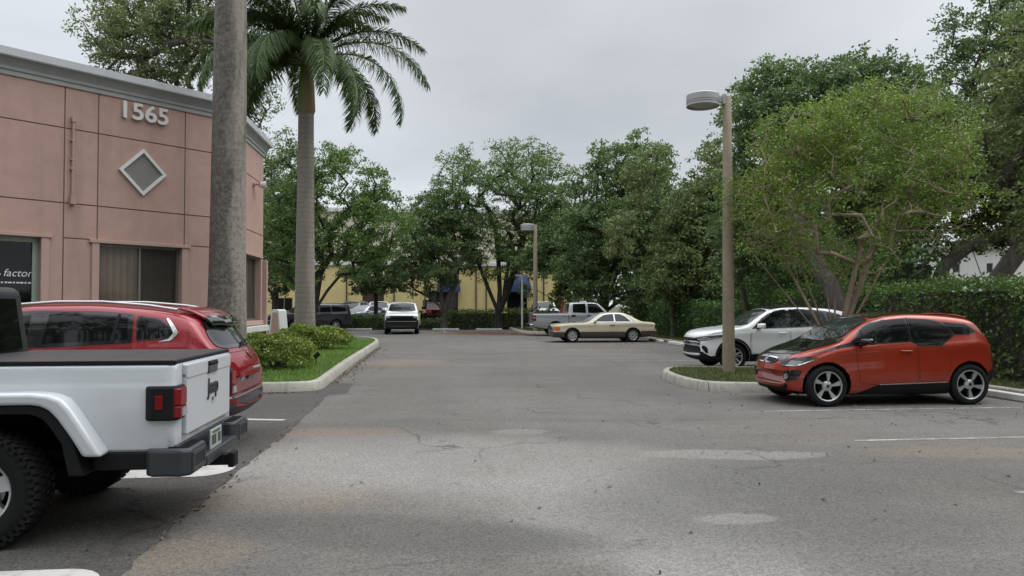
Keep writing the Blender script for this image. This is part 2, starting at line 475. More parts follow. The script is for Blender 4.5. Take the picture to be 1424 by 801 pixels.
# kerb along the right edge of the lot
def kerb_run(p0, p1, w=0.16, h=0.13):
    mb = MB(); a = (p1 - p0); mid = (p0 + p1) / 2
    mb.box((mid.x, mid.y, h / 2 - 0.005), (a.length, w, h), rz=math.atan2(a.y, a.x))
    o = mb.build('kerb', M['kerb'], bevel=0.03); tag(o, kind='structure')
kerb_run(rp(11.03, -10), rp(11.03, 13.9)); kerb_run(rp(11.03, 17.7), rp(11.03, 44.9))
kerb_run(rp(-40, 53.28), rp(-9.8, 53.28))
sheet('verge', [rp(-60, 53.36), rp(5.4, 53.36), rp(5.4, 55.2), rp(-60, 55.2)], 0.05, M['ground'])
sheet('parking_lot', [rp(-60, 55.2), rp(16, 55.2), rp(16, 66.9), rp(-60, 66.9)], 0.30, M['road'])
sheet('verge', [rp(11.1, -12), rp(40, -12), rp(40, 45), rp(11.1, 45)], 0.06, M['ground'])

# painted lines
def stripe(n0, n1, d0, d1, wdt=0.085, mat='line', z=0.004, name='parking_line'):
    p0, p1 = rp(n0, d0), rp(n1, d1); t = (p1 - p0).normalized(); s = Vector((-t.y, t.x, 0)) * wdt / 2
    return sheet(name, [p0 - s, p1 - s, p1 + s, p0 + s], z, M[mat])
for dd in (3.7, 6.31, 8.93, 11.55):
    stripe(5.3, 10.4, dd, dd)
for k in range(10):
    stripe(5.3 + (0.15 if k % 2 else 0), 10.4, 19.85 + 2.62 * k, 19.85 + 2.62 * k)
def round_bar(n_end, n0, dc, w, mat):
    pts = [rp(n0, dc - w / 2), rp(n_end - 0.3, dc - w / 2)]
    for i in range(1, 12):
        a = -math.pi / 2 + math.pi * i / 12
        pts.append(rp(n_end - 0.3 + 0.3 * math.cos(a), dc + math.sin(a) * w / 2))
    pts += [rp(n_end - 0.3, dc + w / 2), rp(n0, dc + w / 2)]
    sheet('parking_line', pts, 0.008, M[mat])
round_bar(-2.03, -7.5, 8.10, 0.72, 'line_fresh')
round_bar(-2.00, -7.5, 4.77, 0.72, 'line_fresh')
stripe(-2.15, -7.2, 11.42, 12.5, 0.12, 'line_fresh', 0.008)
for k in range(5):
    stripe(-6.0 + 2.75 * k - 9, -6.0 + 2.75 * k - 9, 47.0, 51.5)
for n in (-1.95, 0.9, -6.4, -9.2): stripe(n, n, 47.0, 51.6)

# wheel stops
def wheel_stop(p, rz, label, L=1.83):
    mb = MB(); mb.prism([(-L / 2, 0), (L / 2, 0), (L / 2, 0.09), (L / 2 - 0.05, 0.125), (-L / 2 + 0.05, 0.125), (-L / 2, 0.09)], -0.085, 0.085,
                        M=Matrix.Rotation(math.pi / 2, 4, 'X'))
    o = mb.build('wheel_stop', M['stop'], bevel=0.02)
    o.location = p; o.rotation_euler = (0, 0, rz)
    tag(o, label, 'wheel stop', 'concrete wheel stops at the heads of the bays'); return o
# ------------------------------------------------------------------ pink office building
def stucco(name, c, var=0.08, streak=0.25):
    t = NT(name)
    a = t.noise(0.5, 6.0, 0.6); b = t.noise(4.0, 5.0, 0.6)
    mp = t.n('ShaderNodeMapping'); t.set(mp.inputs['Vector'], t.co()); mp.inputs['Scale'].default_value = (3.0, 3.0, 0.25)
    s = t.noise(1.0, 5.0, 0.6, vec=mp.outputs[0])
    f = t.math('ADD', t.math('MULTIPLY', a, 0.5), t.math('MULTIPLY', b, 0.5))
    col = t.mix(t.rng(f, 0.3, 0.7), mul(c, 1 - var), mul(c, 1 + var))
    col = t.mix(t.math('MULTIPLY', t.rng(s, 0.52, 0.75), streak), col, mul(c, 0.62))
    t.bump(t.noise(55.0, 4.0), 0.25, 0.01)
    return t.base(col, 0.9)
M['pink'] = stucco('pink_stucco', (0.41, 0.272, 0.226), 0.11, 0.36)
M['pink_trim'] = stucco('pale_pink_trim', (0.42, 0.29, 0.25), 0.05, 0.15)
M['joint'] = plain('stucco_joint', (0.15, 0.095, 0.08), 0.9)
M['cornice'] = stucco('grey_cornice', (0.34, 0.35, 0.345), 0.06, 0.3)
M['cap'] = plain('metal_coping', (0.47, 0.48, 0.49), 0.5, 0.1)
M['alum'] = plain('window_aluminium', (0.22, 0.215, 0.19), 0.45, 0.5)
M['green_alum'] = plain('pale_green_frame', (0.30, 0.37, 0.31), 0.5, 0.2)
M['num'] = plain('pale_metal_numbers', (0.62, 0.60, 0.58), 0.45)
M['diamond'] = plain('grey_diamond_panel', (0.19, 0.18, 0.165), 0.7)
M['red_sign'] = plain('red_sign_face', (0.42, 0.02, 0.025), 0.4)
def blinds_mat(name, c1, c2):
    t = NT(name)
    wv = t.n('ShaderNodeTexWave', wave_type='BANDS', bands_direction='X', wave_profile='SAW', Scale=3.6, Distortion=0.25, Vector=t.co()).outputs['Fac']
    n = t.noise(0.8, 3.0)
    col = t.mix(wv, c1, c2); col = t.mix(t.rng(n, 0.35, 0.7), col, mul(c1, 0.6))
    return t.base(col, 0.5, 0.0, **{'Coat Weight': 0.45, 'Coat Roughness': 0.02})
M['blinds'] = blinds_mat('blinds_behind_glass', (0.10, 0.078, 0.053), (0.18, 0.142, 0.098))
M['blinds_dark'] = blinds_mat('dark_blinds_behind_glass', (0.035, 0.030, 0.022), (0.058, 0.048, 0.036))
M['white_ink'] = plain('white_lettering', (0.60, 0.62, 0.64), 0.5)
M['blue_ink'] = plain('blue_lettering', (0.02, 0.07, 0.30), 0.5)

class Plane:
    """a vertical wall: p0 on the ground, x to the right seen from outside, y inwards"""
    def __init__(s, p0, ang):                  # ang: direction of x, to the right of the camera axis
        s.p0 = Vector((p0[0], p0[1], 0)); s.ang = ang
        s.x = Vector((math.sin(ang), math.cos(ang), 0)); s.y = Vector((-s.x.y, s.x.x, 0))
        s.M = Matrix(((s.x.x, s.y.x, 0, s.p0.x), (s.x.y, s.y.y, 0, s.p0.y), (0, 0, 1, 0), (0, 0, 0, 1)))
        s.rz = math.atan2(s.x.y, s.x.x)
    def px(s, px, py, off=0.0):                # photo pixel -> (u, z)
        d = ray(px, py); o = Vector((0, 0, CAM_H)); q = s.p0 + s.y * off
        t = (q - o).dot(s.y) / d.dot(s.y)
        h = o + d * t
        return (h - q).dot(s.x), h.z
def wall_grid(mb, P, us, zs, cell, M4=None, off=0.0):
    """cells between the breaks; cell(u, z) -> (depth, material) or None for an opening of depth 0.24"""
    us = sorted(set(us)); zs = sorted(set(zs)); m = P.M if M4 is None else M4
    D = {}
    for i in range(len(us) - 1):
        for j in range(len(zs) - 1):
            D[i, j] = cell((us[i] + us[i + 1]) / 2, (zs[j] + zs[j + 1]) / 2)
    def dep(c): return 0.24 if c is None else c[0]
    for (i, j), c in D.items():
        u0, u1, z0, z1 = us[i], us[i + 1], zs[j], zs[j + 1]
        if c is not None:
            y = c[0]
            mb.add([(u0, y, z0), (u1, y, z0), (u1, y, z1), (u0, y, z1)], [(0, 1, 2, 3)], c[1], m)
        for (di, dj) in ((1, 0), (0, 1)):
            k = (i + di, j + dj)
            if k not in D: continue
            a, b = dep(c), dep(D[k])
            if abs(a - b) < 1e-6: continue
            lo, hi = min(a, b), max(a, b)
            if di: vs = [(u1, lo, z0), (u1, hi, z0), (u1, hi, z1), (u1, lo, z1)]
            else: vs = [(u0, lo, z1), (u1, lo, z1), (u1, hi, z1), (u0, hi, z1)]
            mb.add(vs, [(0, 1, 2, 3)], 0, m)
def text_mesh(name, body, size, depth, mat, parent=None, M4=None, shear=0.0, bold=0.0, sx=1.0):
    cu = bpy.data.curves.new(name, 'FONT'); cu.body = body; cu.size = size; cu.extrude = depth; cu.offset = bold
    cu.align_x = 'CENTER'; cu.align_y = 'CENTER'; cu.shear = shear; cu.resolution_u = 6
    t = bpy.data.objects.new('tmp', cu); COL.objects.link(t)
    me = bpy.data.meshes.new_from_object(t.evaluated_get(bpy.context.evaluated_depsgraph_get()))
    bpy.data.objects.remove(t)
    me.name = name; me.materials.clear()
    if sx != 1.0: me.transform(Matrix.Diagonal((sx, 1, 1, 1)))
    if M4 is not None: me.transform(M4)
    return link(name, me, parent, [mat])
STAND = Matrix.Rotation(math.pi / 2, 4, 'X')   # text laid flat -> standing, facing -y
office = empty('office_building', (-6.85, 17.2, 0))
tag(office, 'pink stucco office building with grey cornice and the number 1565 on its angled front', 'building')
OFF_I = Matrix.Translation(-office.location)
FRONT = Plane((-6.85, 17.2), R(45) - ROAD)
uC = FRONT.px(293, 300)[0]
cF = FRONT.p0 + FRONT.x * uC
CHAM = Plane(cF, R(22.5) - ROAD)
cR = cF + CHAM.x * 0.42
RIGHT = Plane(cR, -ROAD)
uR = RIGHT.px(366, 300)[0]
ztop = FRONT.px(0, 100)[1]; zcap = FRONT.px(0, 67)[1]
uL = uC - 15.0
jz = [FRONT.px(150, 188)[1], FRONT.px(150, 288)[1]]
ju = [FRONT.px(89, 250)[0], FRONT.px(136, 250)[0], FRONT.px(257, 250)[0], FRONT.px(-150, 250)[0]]
jw = 0.012
w1 = (FRONT.px(137, 360)[0], FRONT.px(252, 360)[0], 0.95, FRONT.px(137, 338)[1])
d1 = (FRONT.px(-70, 360)[0], FRONT.px(56, 360)[0], 0.06, FRONT.px(40, 329)[1])
jz3 = FRONT.px(95, 331)[1]
print('BUILDING', 'ztop', ztop, 'zcap', zcap, 'w1', w1, 'd1', d1, 'uR', uR, 'joints', jz, jz3)
us = [uL, uC, w1[0], w1[1], d1[0], d1[1]] + [j + s for j in ju for s in (-jw, jw)]
zs = [0, ztop, w1[2], w1[3], d1[2], d1[3]] + [j + s for j in jz + [jz3] for s in (-jw, jw)]
def cellF(u, z):
    for (a, b, c, e) in (w1, d1):
        if a < u < b and c < z < e: return None
    if any(abs(z - j) < jw for j in jz): return (0.012, 1)
    if abs(z - jz3) < jw and (d1[1] + 0.25 < u < w1[0] - 0.2 or u > w1[1] + 0.2 or u < d1[0]): return (0.012, 1)
    if any(abs(u - j) < jw for j in ju) and not (w1[0] - .3 < u < w1[1] + .2 and z < w1[3] + .1): return (0.012, 1)
    return (0.0, 0)
mbw = MB()
wall_grid(mbw, FRONT, us, zs, cellF, OFF_I @ FRONT.M)
zj = [0, ztop] + [j + s for j in jz + [jz3] for s in (-jw, jw)]
wall_grid(mbw, CHAM, [0, 0.42], zj, lambda u, z: (0.012, 1) if any(abs(z - j) < jw for j in jz + [jz3]) else (0, 0), OFF_I @ CHAM.M)
w2 = (RIGHT.px(322, 400)[0], RIGHT.px(360.5, 400)[0], RIGHT.px(352, 446)[1], RIGHT.px(350, 356)[1])
w2 = (max(0.5, w2[0]), w2[1], w2[2], w2[3])
print('w2', w2)
def cellR(u, z):
    if w2[0] < u < w2[1] and w2[2] < z < w2[3]: return None
    if any(abs(z - j) < jw for j in jz + [jz3]) and not (w2[0] - .1 < u < w2[1] + .1 and z < w2[3] + 0.1): return (0.012, 1)
    return (0, 0)
wall_grid(mbw, RIGHT, [0, uR, w2[0], w2[1]], zj + [w2[2], w2[3]], cellR, OFF_I @ RIGHT.M)
eR = cR + RIGHT.x * uR
BACK = Plane(eR, -R(90) - ROAD)
wall_grid(mbw, BACK, [0, 24], [0, ztop], lambda u, z: (0, 0), OFF_I @ BACK.M)
eB = eR + BACK.x * 24; eL = FRONT.p0 + FRONT.x * uL
END = Plane(eB, math.atan2(eL.x - eB.x, eL.y - eB.y))
wall_grid(mbw, END, [0, (eL - eB).length], [0, ztop], lambda u, z: (0, 0), OFF_I @ END.M)
mbw.build('wall', [M['pink'], M['joint']], office)
o0 = office.location
corners = [eL, cF, cR, eR, eB]
mb = MB(); mb.add([(p - o0).to_tuple()[:2] + (ztop - 0.1,) for p in corners], [(0, 1, 2, 3, 4)]); mb.build('roof', M['cap'], office)
def sweep(path, prof, name, mat, parent, closed=True):
    """prof: (outward, z); path corners anticlockwise, outward to the right of travel"""
    n = len(path); vs = []; fs = []
    for i in range(n):
        a, b, c = path[i - 1], path[i], path[(i + 1) % n]
        t1 = (b - a).normalized(); t2 = (c - b).normalized()
        o1 = Vector((t1.y, -t1.x, 0)); o2 = Vector((t2.y, -t2.x, 0)); m = (o1 + o2).normalized(); k = 1 / m.dot(o1)
        for (w_, z_) in prof: p = b + m * w_ * k; vs.append((p.x, p.y, z_))
    k = len(prof)
    for i in range(n):
        j = (i + 1) % n
        for q in range(k - 1): fs.append([i * k + q, j * k + q, j * k + q + 1, i * k + q + 1])
    return MB().add(vs, fs).build(name, mat, parent)
lc = [p - o0 for p in corners]
hc = zcap - ztop
sweep(lc, [(0, ztop - 0.02), (0.03, ztop - 0.02), (0.03, ztop + 0.06), (0.06, ztop + 0.08), (0.06, ztop + 0.14), (0.10, ztop + 0.20), (0.16, ztop + hc * 0.62), (0.17, ztop + hc * 0.66), (0.0, ztop + hc * .66)], 'cornice', M['cornice'], office)
sweep(lc, [(0.15, ztop + hc * 0.63), (0.21, ztop + hc * 0.63), (0.225, ztop + hc * 0.68), (0.225, ztop + hc), (0.0, ztop + hc + 0.02), (-0.25, ztop + hc), (-0.25, ztop - 0.3)], 'coping', M['cap'], office)

def win(P, u0, u1, z0, z1, fm, panes, mull, name='window', dep=0.14, fw=0.055, trim=None, sill=False):
    """frame in the opening with panes (sub-parts), optional outer trim"""
    m = OFF_I @ P.M
    mb = MB()
    W_, H_ = u1 - u0, z1 - z0
    for (c, d_) in (((u0 + fw / 2, dep, (z0 + z1) / 2), (fw, 0.07, H_ - 0.004)), ((u1 - fw / 2, dep, (z0 + z1) / 2), (fw, 0.07, H_ - 0.004)),
                    (((u0 + u1) / 2, dep, z1 - fw / 2), (W_ - 2 * fw, 0.07, fw)), (((u0 + u1) / 2, dep, z0 + fw / 2), (W_ - 2 * fw, 0.07, fw))):
        mb.box(c, d_, M=m)
    for q in mull: mb.box((q, dep - 0.004, (z0 + z1) / 2), (fw * 0.8, 0.07, H_ - 2 * fw), M=m)
    f = mb.build(name, fm, office)
    ed = [u0 + fw] + list(mull) + [u1 - fw]
    for i, pm in enumerate(panes):
        a, b = ed[i], ed[i + 1]
        pb = MB(); pb.box(((a + b) / 2, dep + 0.01, (z0 + z1) / 2), (b - a, 0.012, H_ - 2 * fw), M=m)
        pb.build('pane', pm, f)
    if trim:
        tb = MB(); tw, tp = 0.14, 0.05
        tb.box(((u0 + u1) / 2, -tp / 2 + 0.002, z1 + 0.035), (W_ + 2 * tw + 0.1, tp + 0.03, 0.07), M=m)
        tb.box((u0 - tw / 2, -tp / 2 + 0.004, (z0 + z1) / 2), (tw, tp, H_), M=m); tb.box((u1 + tw / 2, -tp / 2 + 0.004, (z0 + z1) / 2), (tw, tp, H_), M=m)
        if sill: tb.box(((u0 + u1) / 2, -tp / 2, z0 - 0.06), (W_ + 2 * tw + 0.1, tp + 0.07, 0.12), M=m)
        tb.build('frame', trim, f, bevel=0.006)
    return f
wm = FRONT.px(193, 380, 0.14)[0]
f1 = win(FRONT, *w1, M['alum'], [M['blinds'], M['blinds_dark']], [wm], trim=M['pink_trim'], sill=True)
# door: pale green frame, black glass with lettering
dr = win(FRONT, *d1, M['green_alum'], [M['glass'], M['glass']], [(d1[0] + d1[1]) / 2 - 0.2], name='door', fw=0.10, trim=M['pink_trim'])
u_, z_ = FRONT.px(24.5, 380, 0.12)
text_mesh('lettering', 'factor', 0.20, 0.001, M['white_ink'], dr, OFF_I @ FRONT.M @ Matrix.Translation((u_, 0.128, z_)) @ STAND, shear=0.25)
u2, z2 = FRONT.px(2, 381, 0.12)
text_mesh('lettering', '-', 0.30, 0.001, M['white_ink'], dr, OFF_I @ FRONT.M @ Matrix.Translation((u_ - 0.33, 0.128, z2 + .02)) @ STAND, shear=0.25)
MB().add([(u_ - 0.75, 0.124, z2 - 0.14), (u_ - 0.66, 0.124, z2 - 0.14), (u_ - 0.38, 0.124, z2 + 0.05), (u_ - 0.42, 0.124, z2 + 0.10), (u_ - 0.55, 0.124, z2 + 0.02)], [(0, 1, 2, 3, 4)], 0, OFF_I @ FRONT.M).build('logo_swoosh', M['blue_ink'], dr)
u3, z3 = FRONT.px(22, 393, 0.12)
mb = MB()
for k in range(14): mb.box((u3 - 0.42 + k * 0.065, 0.128, z3), (0.035 + 0.012 * (k % 3), 0.004, 0.028), M=OFF_I @ FRONT.M)
mb.build('lettering', M['white_ink'], dr)
# numbers
u4, z4 = FRONT.px(199.5, 159)
wn_ = FRONT.px(231, 160)[0] - FRONT.px(168, 160)[0]
num = text_mesh('address_number', '1565', 0.62, 0.03, M['num'], office, None, bold=0.012)
ext = [v.co.x for v in num.data.vertices]; eh = [v.co.y for v in num.data.vertices]
zn = FRONT.px(175, 145)[1] - FRONT.px(175, 169)[1]
num.data.transform(OFF_I @ FRONT.M @ Matrix.Translation((u4, -0.035, z4)) @ STAND @ Matrix.Diagonal((wn_ / (max(ext) - min(ext)), zn / (max(eh) - min(eh)), 1, 1)))
# diamond
def diamond(P, px, py, r):
    u5, z5 = P.px(px, py); m = OFF_I @ P.M @ Matrix.Translation((u5, 0, z5)) @ Matrix.Rotation(R(45), 4, 'Y')
    mb = MB(); s_ = r / math.sqrt(2); t_ = 0.06
    for sx in (-1, 1):
        mb.box((sx * (s_ - t_ / 2), -0.03, 0), (t_, 0.06, 2 * s_), M=m); mb.box((0, -0.03, sx * (s_ - t_ / 2)), (2 * s_ - 2 * t_, 0.06, t_), M=m)
    f = mb.build('diamond_ornament', M['white_trim'], office)
    MB().box((0, -0.008, 0), (2 * s_ - 2 * t_, 0.016, 2 * s_ - 2 * t_), M=m).build('panel', M['diamond'], f)
diamond(FRONT, 198, 240, abs(FRONT.px(231, 243)[0] - FRONT.px(165, 237)[0]) / 2)
diamond(RIGHT, 330, 262, 0.5)
# pipe on the front wall
u6, z6 = FRONT.px(101, 168); z7 = FRONT.px(101, 277)[1]
mb = MB(); m = OFF_I @ FRONT.M
mb.tube([m @ Vector((u6, -0.05, z7)), m @ Vector((u6, -0.05, z6))], 0.024)
for z in (z7 + 0.05, z7 + 0.6, (z6 + z7) / 2, z6 - 0.4): mb.box((u6, -0.035, z), (0.085, 0.07, 0.03), M=m)
mb.box((u6, -0.05, z7 - 0.04), (0.10, 0.09, 0.13), M=m); mb.box((u6, -0.05, z6 + 0.02), (0.07, 0.07, 0.10), M=m)
mb.build('conduit', M['pink'], office)
# wall light on the side wall
u8, z8 = RIGHT.px(352, 256); m = OFF_I @ RIGHT.M @ Matrix.Translation((u8, 0, z8))
mb = MB(); mb.lathe([(0.001, 0), (0.075, 0), (0.075, -0.05), (0.03, -0.06), (0.03, -0.16), (0.05, -0.18)], 14, 'Y', 0, m)
mb.lathe([(0.06, -0.17), (0.12, -0.34), (0.10, -0.34), (0.04, -0.19)], 16, 'Y', 1, m @ Matrix.Translation((0.04, 0.02, 0.0)) @ Matrix.Rotation(R(25), 4, 'Z'))
mb.build('wall_light', [M['pink'], M['white_trim']], office, smooth=40)
f2 = win(RIGHT, w2[0], w2[1], w2[2], w2[3], M['alum'], [M['blinds_dark'], M['blinds_dark'], M['blinds_dark']], [w2[0] + (w2[1] - w2[0]) / 3, w2[0] + (w2[1] - w2[0]) * 2 / 3], trim=M['pink_trim'], sill=True)
mb = MB(); mb.box(((w2[0] + w2[1]) / 2, -0.12, w2[2] - 0.22), (w2[1] - w2[0] + 0.5, 0.24, 0.16), M=OFF_I @ RIGHT.M); mb.build('ledge', M['white_trim'], office, bevel=0.01)
mb = MB(); mb.box((uR - 0.1, -0.08, w2[3] * 0.5), (0.16, 0.14, w2[3] - 0.1), M=OFF_I @ RIGHT.M); mb.build('pilaster', M['pink_trim'], office, bevel=0.01)
# small red notice near the corner
u9, z9 = CHAM.px(296, 386); m = OFF_I @ CHAM.M
sg = MB().box((0.18, -0.012, z9), (0.17, 0.02, 0.40), M=m).build('notice', M['red_sign'], office)
mb = MB()
for k, zz in enumerate((0.15, 0.10, 0.03, -0.03, -0.10)): mb.box((0.18, -0.024, z9 + zz), (0.11 if k < 2 else 0.08, 0.004, 0.022), M=m)
mb.build('lettering', M['white_ink'], sg)

# ------------------------------------------------------------------ yellow building across the far end
M['yellow'] = stucco('yellow_stucco', (0.60, 0.495, 0.225), 0.08, 0.25)
M['cream'] = stucco('cream_stucco', (0.56, 0.52, 0.40), 0.06, 0.25)
M['awning'] = plain('blue_awning_canvas', (0.020, 0.040, 0.105), 0.75, var=0.2, scale=2)
M['brown_door'] = plain('brown_door', (0.055, 0.032, 0.022), 0.5)
M['redbrown'] = plain('red_brown_panel', (0.20, 0.055, 0.03), 0.6)
FAR = Plane(rp(0, 67.0), R(90) - ROAD)
warehouse = empty('yellow_building', FAR.p0)
tag(warehouse, 'two storey yellow and cream building with blue awnings behind the far trees', 'building')
OFF_I = Matrix.Translation(-warehouse.location); office_keep = office; office = warehouse
ua, ub = FAR.px(300, 400)[0] - 6, FAR.px(795, 400)[0]
zy, zr = FAR.px(690, 368)[1], FAR.px(690, 296)[1]
ops = []
def opening(x0, x1, y0, y1): ops.append((FAR.px(x0, 400)[0], FAR.px(x1, 400)[0], max(0.0, FAR.px(x0, y1)[1]), FAR.px(x0, y0)[1])); return ops[-1]
oA = opening(596, 637, 404, 470); oB = opening(705, 733, 404, 470); oC = opening(504, 534, 403, 470)
oD = opening(383, 407, 414, 433)
upper = [opening(a, b, 341, 365) for a, b in ((376, 396), (438, 452), (478, 491), (505, 534), (583, 598), (641, 656), (690, 716), (752, 770))]
def cellY(u, z):
    for (a, b, c, e) in ops:
        if a < u < b and c < z < e: return None
    return (0.0, 0) if z < zy else (0.06, 1)
mbw = MB(); wall_grid(mbw, FAR, [ua, ub] + [q for o_ in ops for q in o_[:2]], [0, zy, zr] + [q for o_ in ops for q in o_[2:]], cellY, OFF_I @ FAR.M)
m = OFF_I @ FAR.M
mbw.box(((ua + ub) / 2, 10.25, zr / 2), (ub - ua, 20, zr), 1, M=m)
mbw.build('wall', [M['yellow'], M['cream']], warehouse)
mb = MB(); mb.box(((ua + ub) / 2, -0.05, zy + 0.02), (ub - ua + 0.2, 0.3, 0.34), M=m); mb.box(((ua + ub) / 2, 0.0, zr + 0.1), (ub - ua + 0.3, 0.35, 0.4), M=m)
mb.build('cornice', M['white_trim'], warehouse, bevel=0.04)
for o_ in upper + [oD]: win(FAR, *o_, M['alum'], [M['glass'], M['glass']], [(o_[0] + o_[1]) / 2], fw=0.08)
for o_, dm in ((oA, M['gloss_black']), (oB, M['gloss_black']), (oC, M['brown_door'])):
    win(FAR, *o_, M['black_plastic'] if dm is not M['brown_door'] else M['brown_door'], [dm, dm], [(o_[0] + o_[1]) / 2], name='door', fw=0.07)
for (x0, x1) in ((607, 640), (705, 738)):
    a, b = FAR.px(x0, 400)[0], FAR.px(x1, 400)[0]; zb_, zt_ = FAR.px(x0, 402)[1], FAR.px(x0, 379)[1]
    mb = MB(); vs = []; fs = []; nu, nv = 16, 8; cx_ = (a + b) / 2; rw = (b - a) / 2
    for i in range(nu + 1):
        th = math.pi * i / nu
        for j in range(nv + 1):
            ph = math.pi / 2 * j / nv
            vs.append((cx_ - rw * math.cos(th), -1.25 * math.sin(ph) * (0.25 + 0.75 * math.sin(th)) , zb_ + (zt_ - zb_) * math.sin(th) * math.cos(ph) * 1.0))
    for i in range(nu):
        for j in range(nv): q = i * (nv + 1) + j; fs.append([q, q + nv + 1, q + nv + 2, q + 1])
    mb.add(vs, fs, 0, m)
    rim = [(vs[i * (nv + 1) + nv]) for i in range(nu + 1)]
    k = len(rim); mb.add([(p[0], p[1], p[2]) for p in rim] + [(p[0], p[1], p[2] - 0.28) for p in rim], [(i, i + 1, k + i + 1, k + i) for i in range(k - 1)], 0, m)
    mb.build('awning', M['awning'], warehouse, smooth=40)
for px_ in (591, 662, 676, 482, 548, 756):
    q = FAR.px(px_, 400)[0]; MB().box((q, -0.05, zy / 2), (0.10, 0.10, zy - 0.2), M=m).build('downspout', M['brown_door'], warehouse)
q0, q1 = FAR.px(775, 400)[0], FAR.px(784, 400)[0]
MB().box(((q0 + q1) / 2, -0.06, 1.9), (q1 - q0, 0.1, 3.7), M=m).build('panel', M['redbrown'], warehouse)
office = office_keep

# ------------------------------------------------------------------ white building far right
wp = Plane((A(1285, 62), 62), R(90) - ROAD)
wb = empty('white_building', wp.p0); tag(wb, 'distant white building glimpsed between the oak trunks above the hedge', 'building')
OFF_I = Matrix.Translation(-wb.location)
M['far_white'] = stucco('white_stucco', (0.62, 0.62, 0.60), 0.05, 0.2)
ops = []
wins = [(wp.px(a, 370)[0], wp.px(b, 370)[0], wp.px(a, 379)[1], wp.px(a, 366)[1]) for a, b in ((1305, 1315), (1325, 1335), (1372, 1381), (1240, 1250))]
mb = MB()
wall_grid(mb, wp, [-6, 22] + [q for o_ in wins for q in o_[:2]], [0, 6.5] + [q for o_ in wins for q in o_[2:]], lambda u, z: None if any(a < u < b and c < z < e for a, b, c, e in wins) else (0, 0), OFF_I @ wp.M)
mb.box((8, 5.26, 3.25), (28, 10, 6.5), M=OFF_I @ wp.M); mb.build('wall', M['far_white'], wb)
office = wb
for o_ in wins: win(wp, *o_, M['alum'], [M['glass']], [], fw=0.06)
MB().box((8, 5, 6.6), (28.4, 10.6, 0.3), M=OFF_I @ wp.M).build('roof', M['cap'], wb)
office = office_keep
# ------------------------------------------------------------------ vegetation
def leaf_mat(name, cols, trans=0.38, rough=0.5, patch=0.35, pscale=0.55):
    t = NT(name)
    rnd_ = t.n('ShaderNodeNewGeometry').outputs['Random Per Island']
    pn = t.noise(pscale, 3.0)
    f = t.math('ADD', t.math('MULTIPLY', rnd_, 1 - patch), t.math('MULTIPLY', t.rng(pn, 0.3, 0.7), patch), True)
    k = len(cols)
    col = t.ramp(f, [(i / (k - 1), c) for i, c in enumerate(cols)])
    t.base(col, rough * 0.85, 0.0, **{'Specular IOR Level': 0.5})
    tr = t.n('ShaderNodeBsdfTranslucent'); t.set(tr.inputs[0], t.mix(0.5, col, (0.09, 0.13, 0.02)))
    ms = t.n('ShaderNodeMixShader'); ms.inputs[0].default_value = trans
    t.t.links.new(t.p.outputs[0], ms.inputs[1]); t.t.links.new(tr.outputs[0], ms.inputs[2]); t.t.links.new(ms.outputs[0], t.out.inputs[0])
    return t.m
def bark_mat(name, c1, c2, scale=6.0, zs=0.35):
    t = NT(name)
    mp = t.n('ShaderNodeMapping'); t.set(mp.inputs['Vector'], t.co()); mp.inputs['Scale'].default_value = (1, 1, zs)
    a = t.noise(scale, 7.0, 0.7, vec=mp.outputs[0]); b = t.noise(1.1, 4.0)
    f = t.math('ADD', t.math('MULTIPLY', a, 0.7), t.math('MULTIPLY', b, 0.3))
    t.bump(a, 0.8, 0.04)
    return t.base(t.mix(t.rng(f, 0.36, 0.64), c1, c2), 0.9)
M['oak_leaf'] = leaf_mat('oak_leaves', [(0.0528, 0.0906, 0.0421), (0.0998, 0.1574, 0.058), (0.1527, 0.2333, 0.0774), (0.2407, 0.3266, 0.1229)])
M['oak_leaf2'] = leaf_mat('olive_oak_leaves', [(0.074, 0.1055, 0.0455), (0.1351, 0.1868, 0.0649), (0.206, 0.2532, 0.0911), (0.3218, 0.3557, 0.1462)])
M['mid_leaf'] = leaf_mat('mid_green_leaves', [(0.0564, 0.0999, 0.0267), (0.0998, 0.1772, 0.0444), (0.143, 0.2458, 0.0577), (0.2166, 0.323, 0.0935)])
M['lime_leaf'] = leaf_mat('yellow_green_leaves', [(0.077, 0.1434, 0.0219), (0.1464, 0.2428, 0.0351), (0.2158, 0.312, 0.0483), (0.3467, 0.3699, 0.0659)], 0.4, patch=0.6, pscale=0.9)
M['hedge_leaf'] = leaf_mat('clipped_hedge_leaves', [(0.0353, 0.0693, 0.017), (0.0704, 0.1302, 0.0267), (0.1056, 0.1932, 0.0378), (0.1716, 0.2729, 0.057)])
M['lush_leaf'] = leaf_mat('glossy_shrub_leaves', [(0.0229, 0.0658, 0.0143), (0.0429, 0.1144, 0.0229), (0.0658, 0.1544, 0.0315), (0.1144, 0.2145, 0.0501)], rough=0.35)
M['shrub_leaf'] = leaf_mat('variegated_leaves', [(0.0635, 0.1214, 0.0148), (0.1397, 0.2214, 0.0296), (0.2666, 0.3356, 0.0582), (0.4571, 0.5142, 0.1375)], 0.35, patch=0.15)
M['grass'] = leaf_mat('grass_blades', [(0.09, 0.1824, 0.0227), (0.1301, 0.2554, 0.0324), (0.1902, 0.3283, 0.0454), (0.2802, 0.3467, 0.081)], 0.4)
M['dry_grass'] = leaf_mat('patchy_grass_blades', [(0.0517, 0.0828, 0.0207), (0.0862, 0.115, 0.0299), (0.138, 0.1495, 0.0517), (0.184, 0.1495, 0.069)], 0.3)
M['palm_leaf'] = leaf_mat('palm_leaflets', [(0.0192, 0.0471, 0.0087), (0.0359, 0.0732, 0.0112), (0.0552, 0.102, 0.015), (0.0899, 0.1309, 0.0217)], 0.22, rough=0.62)
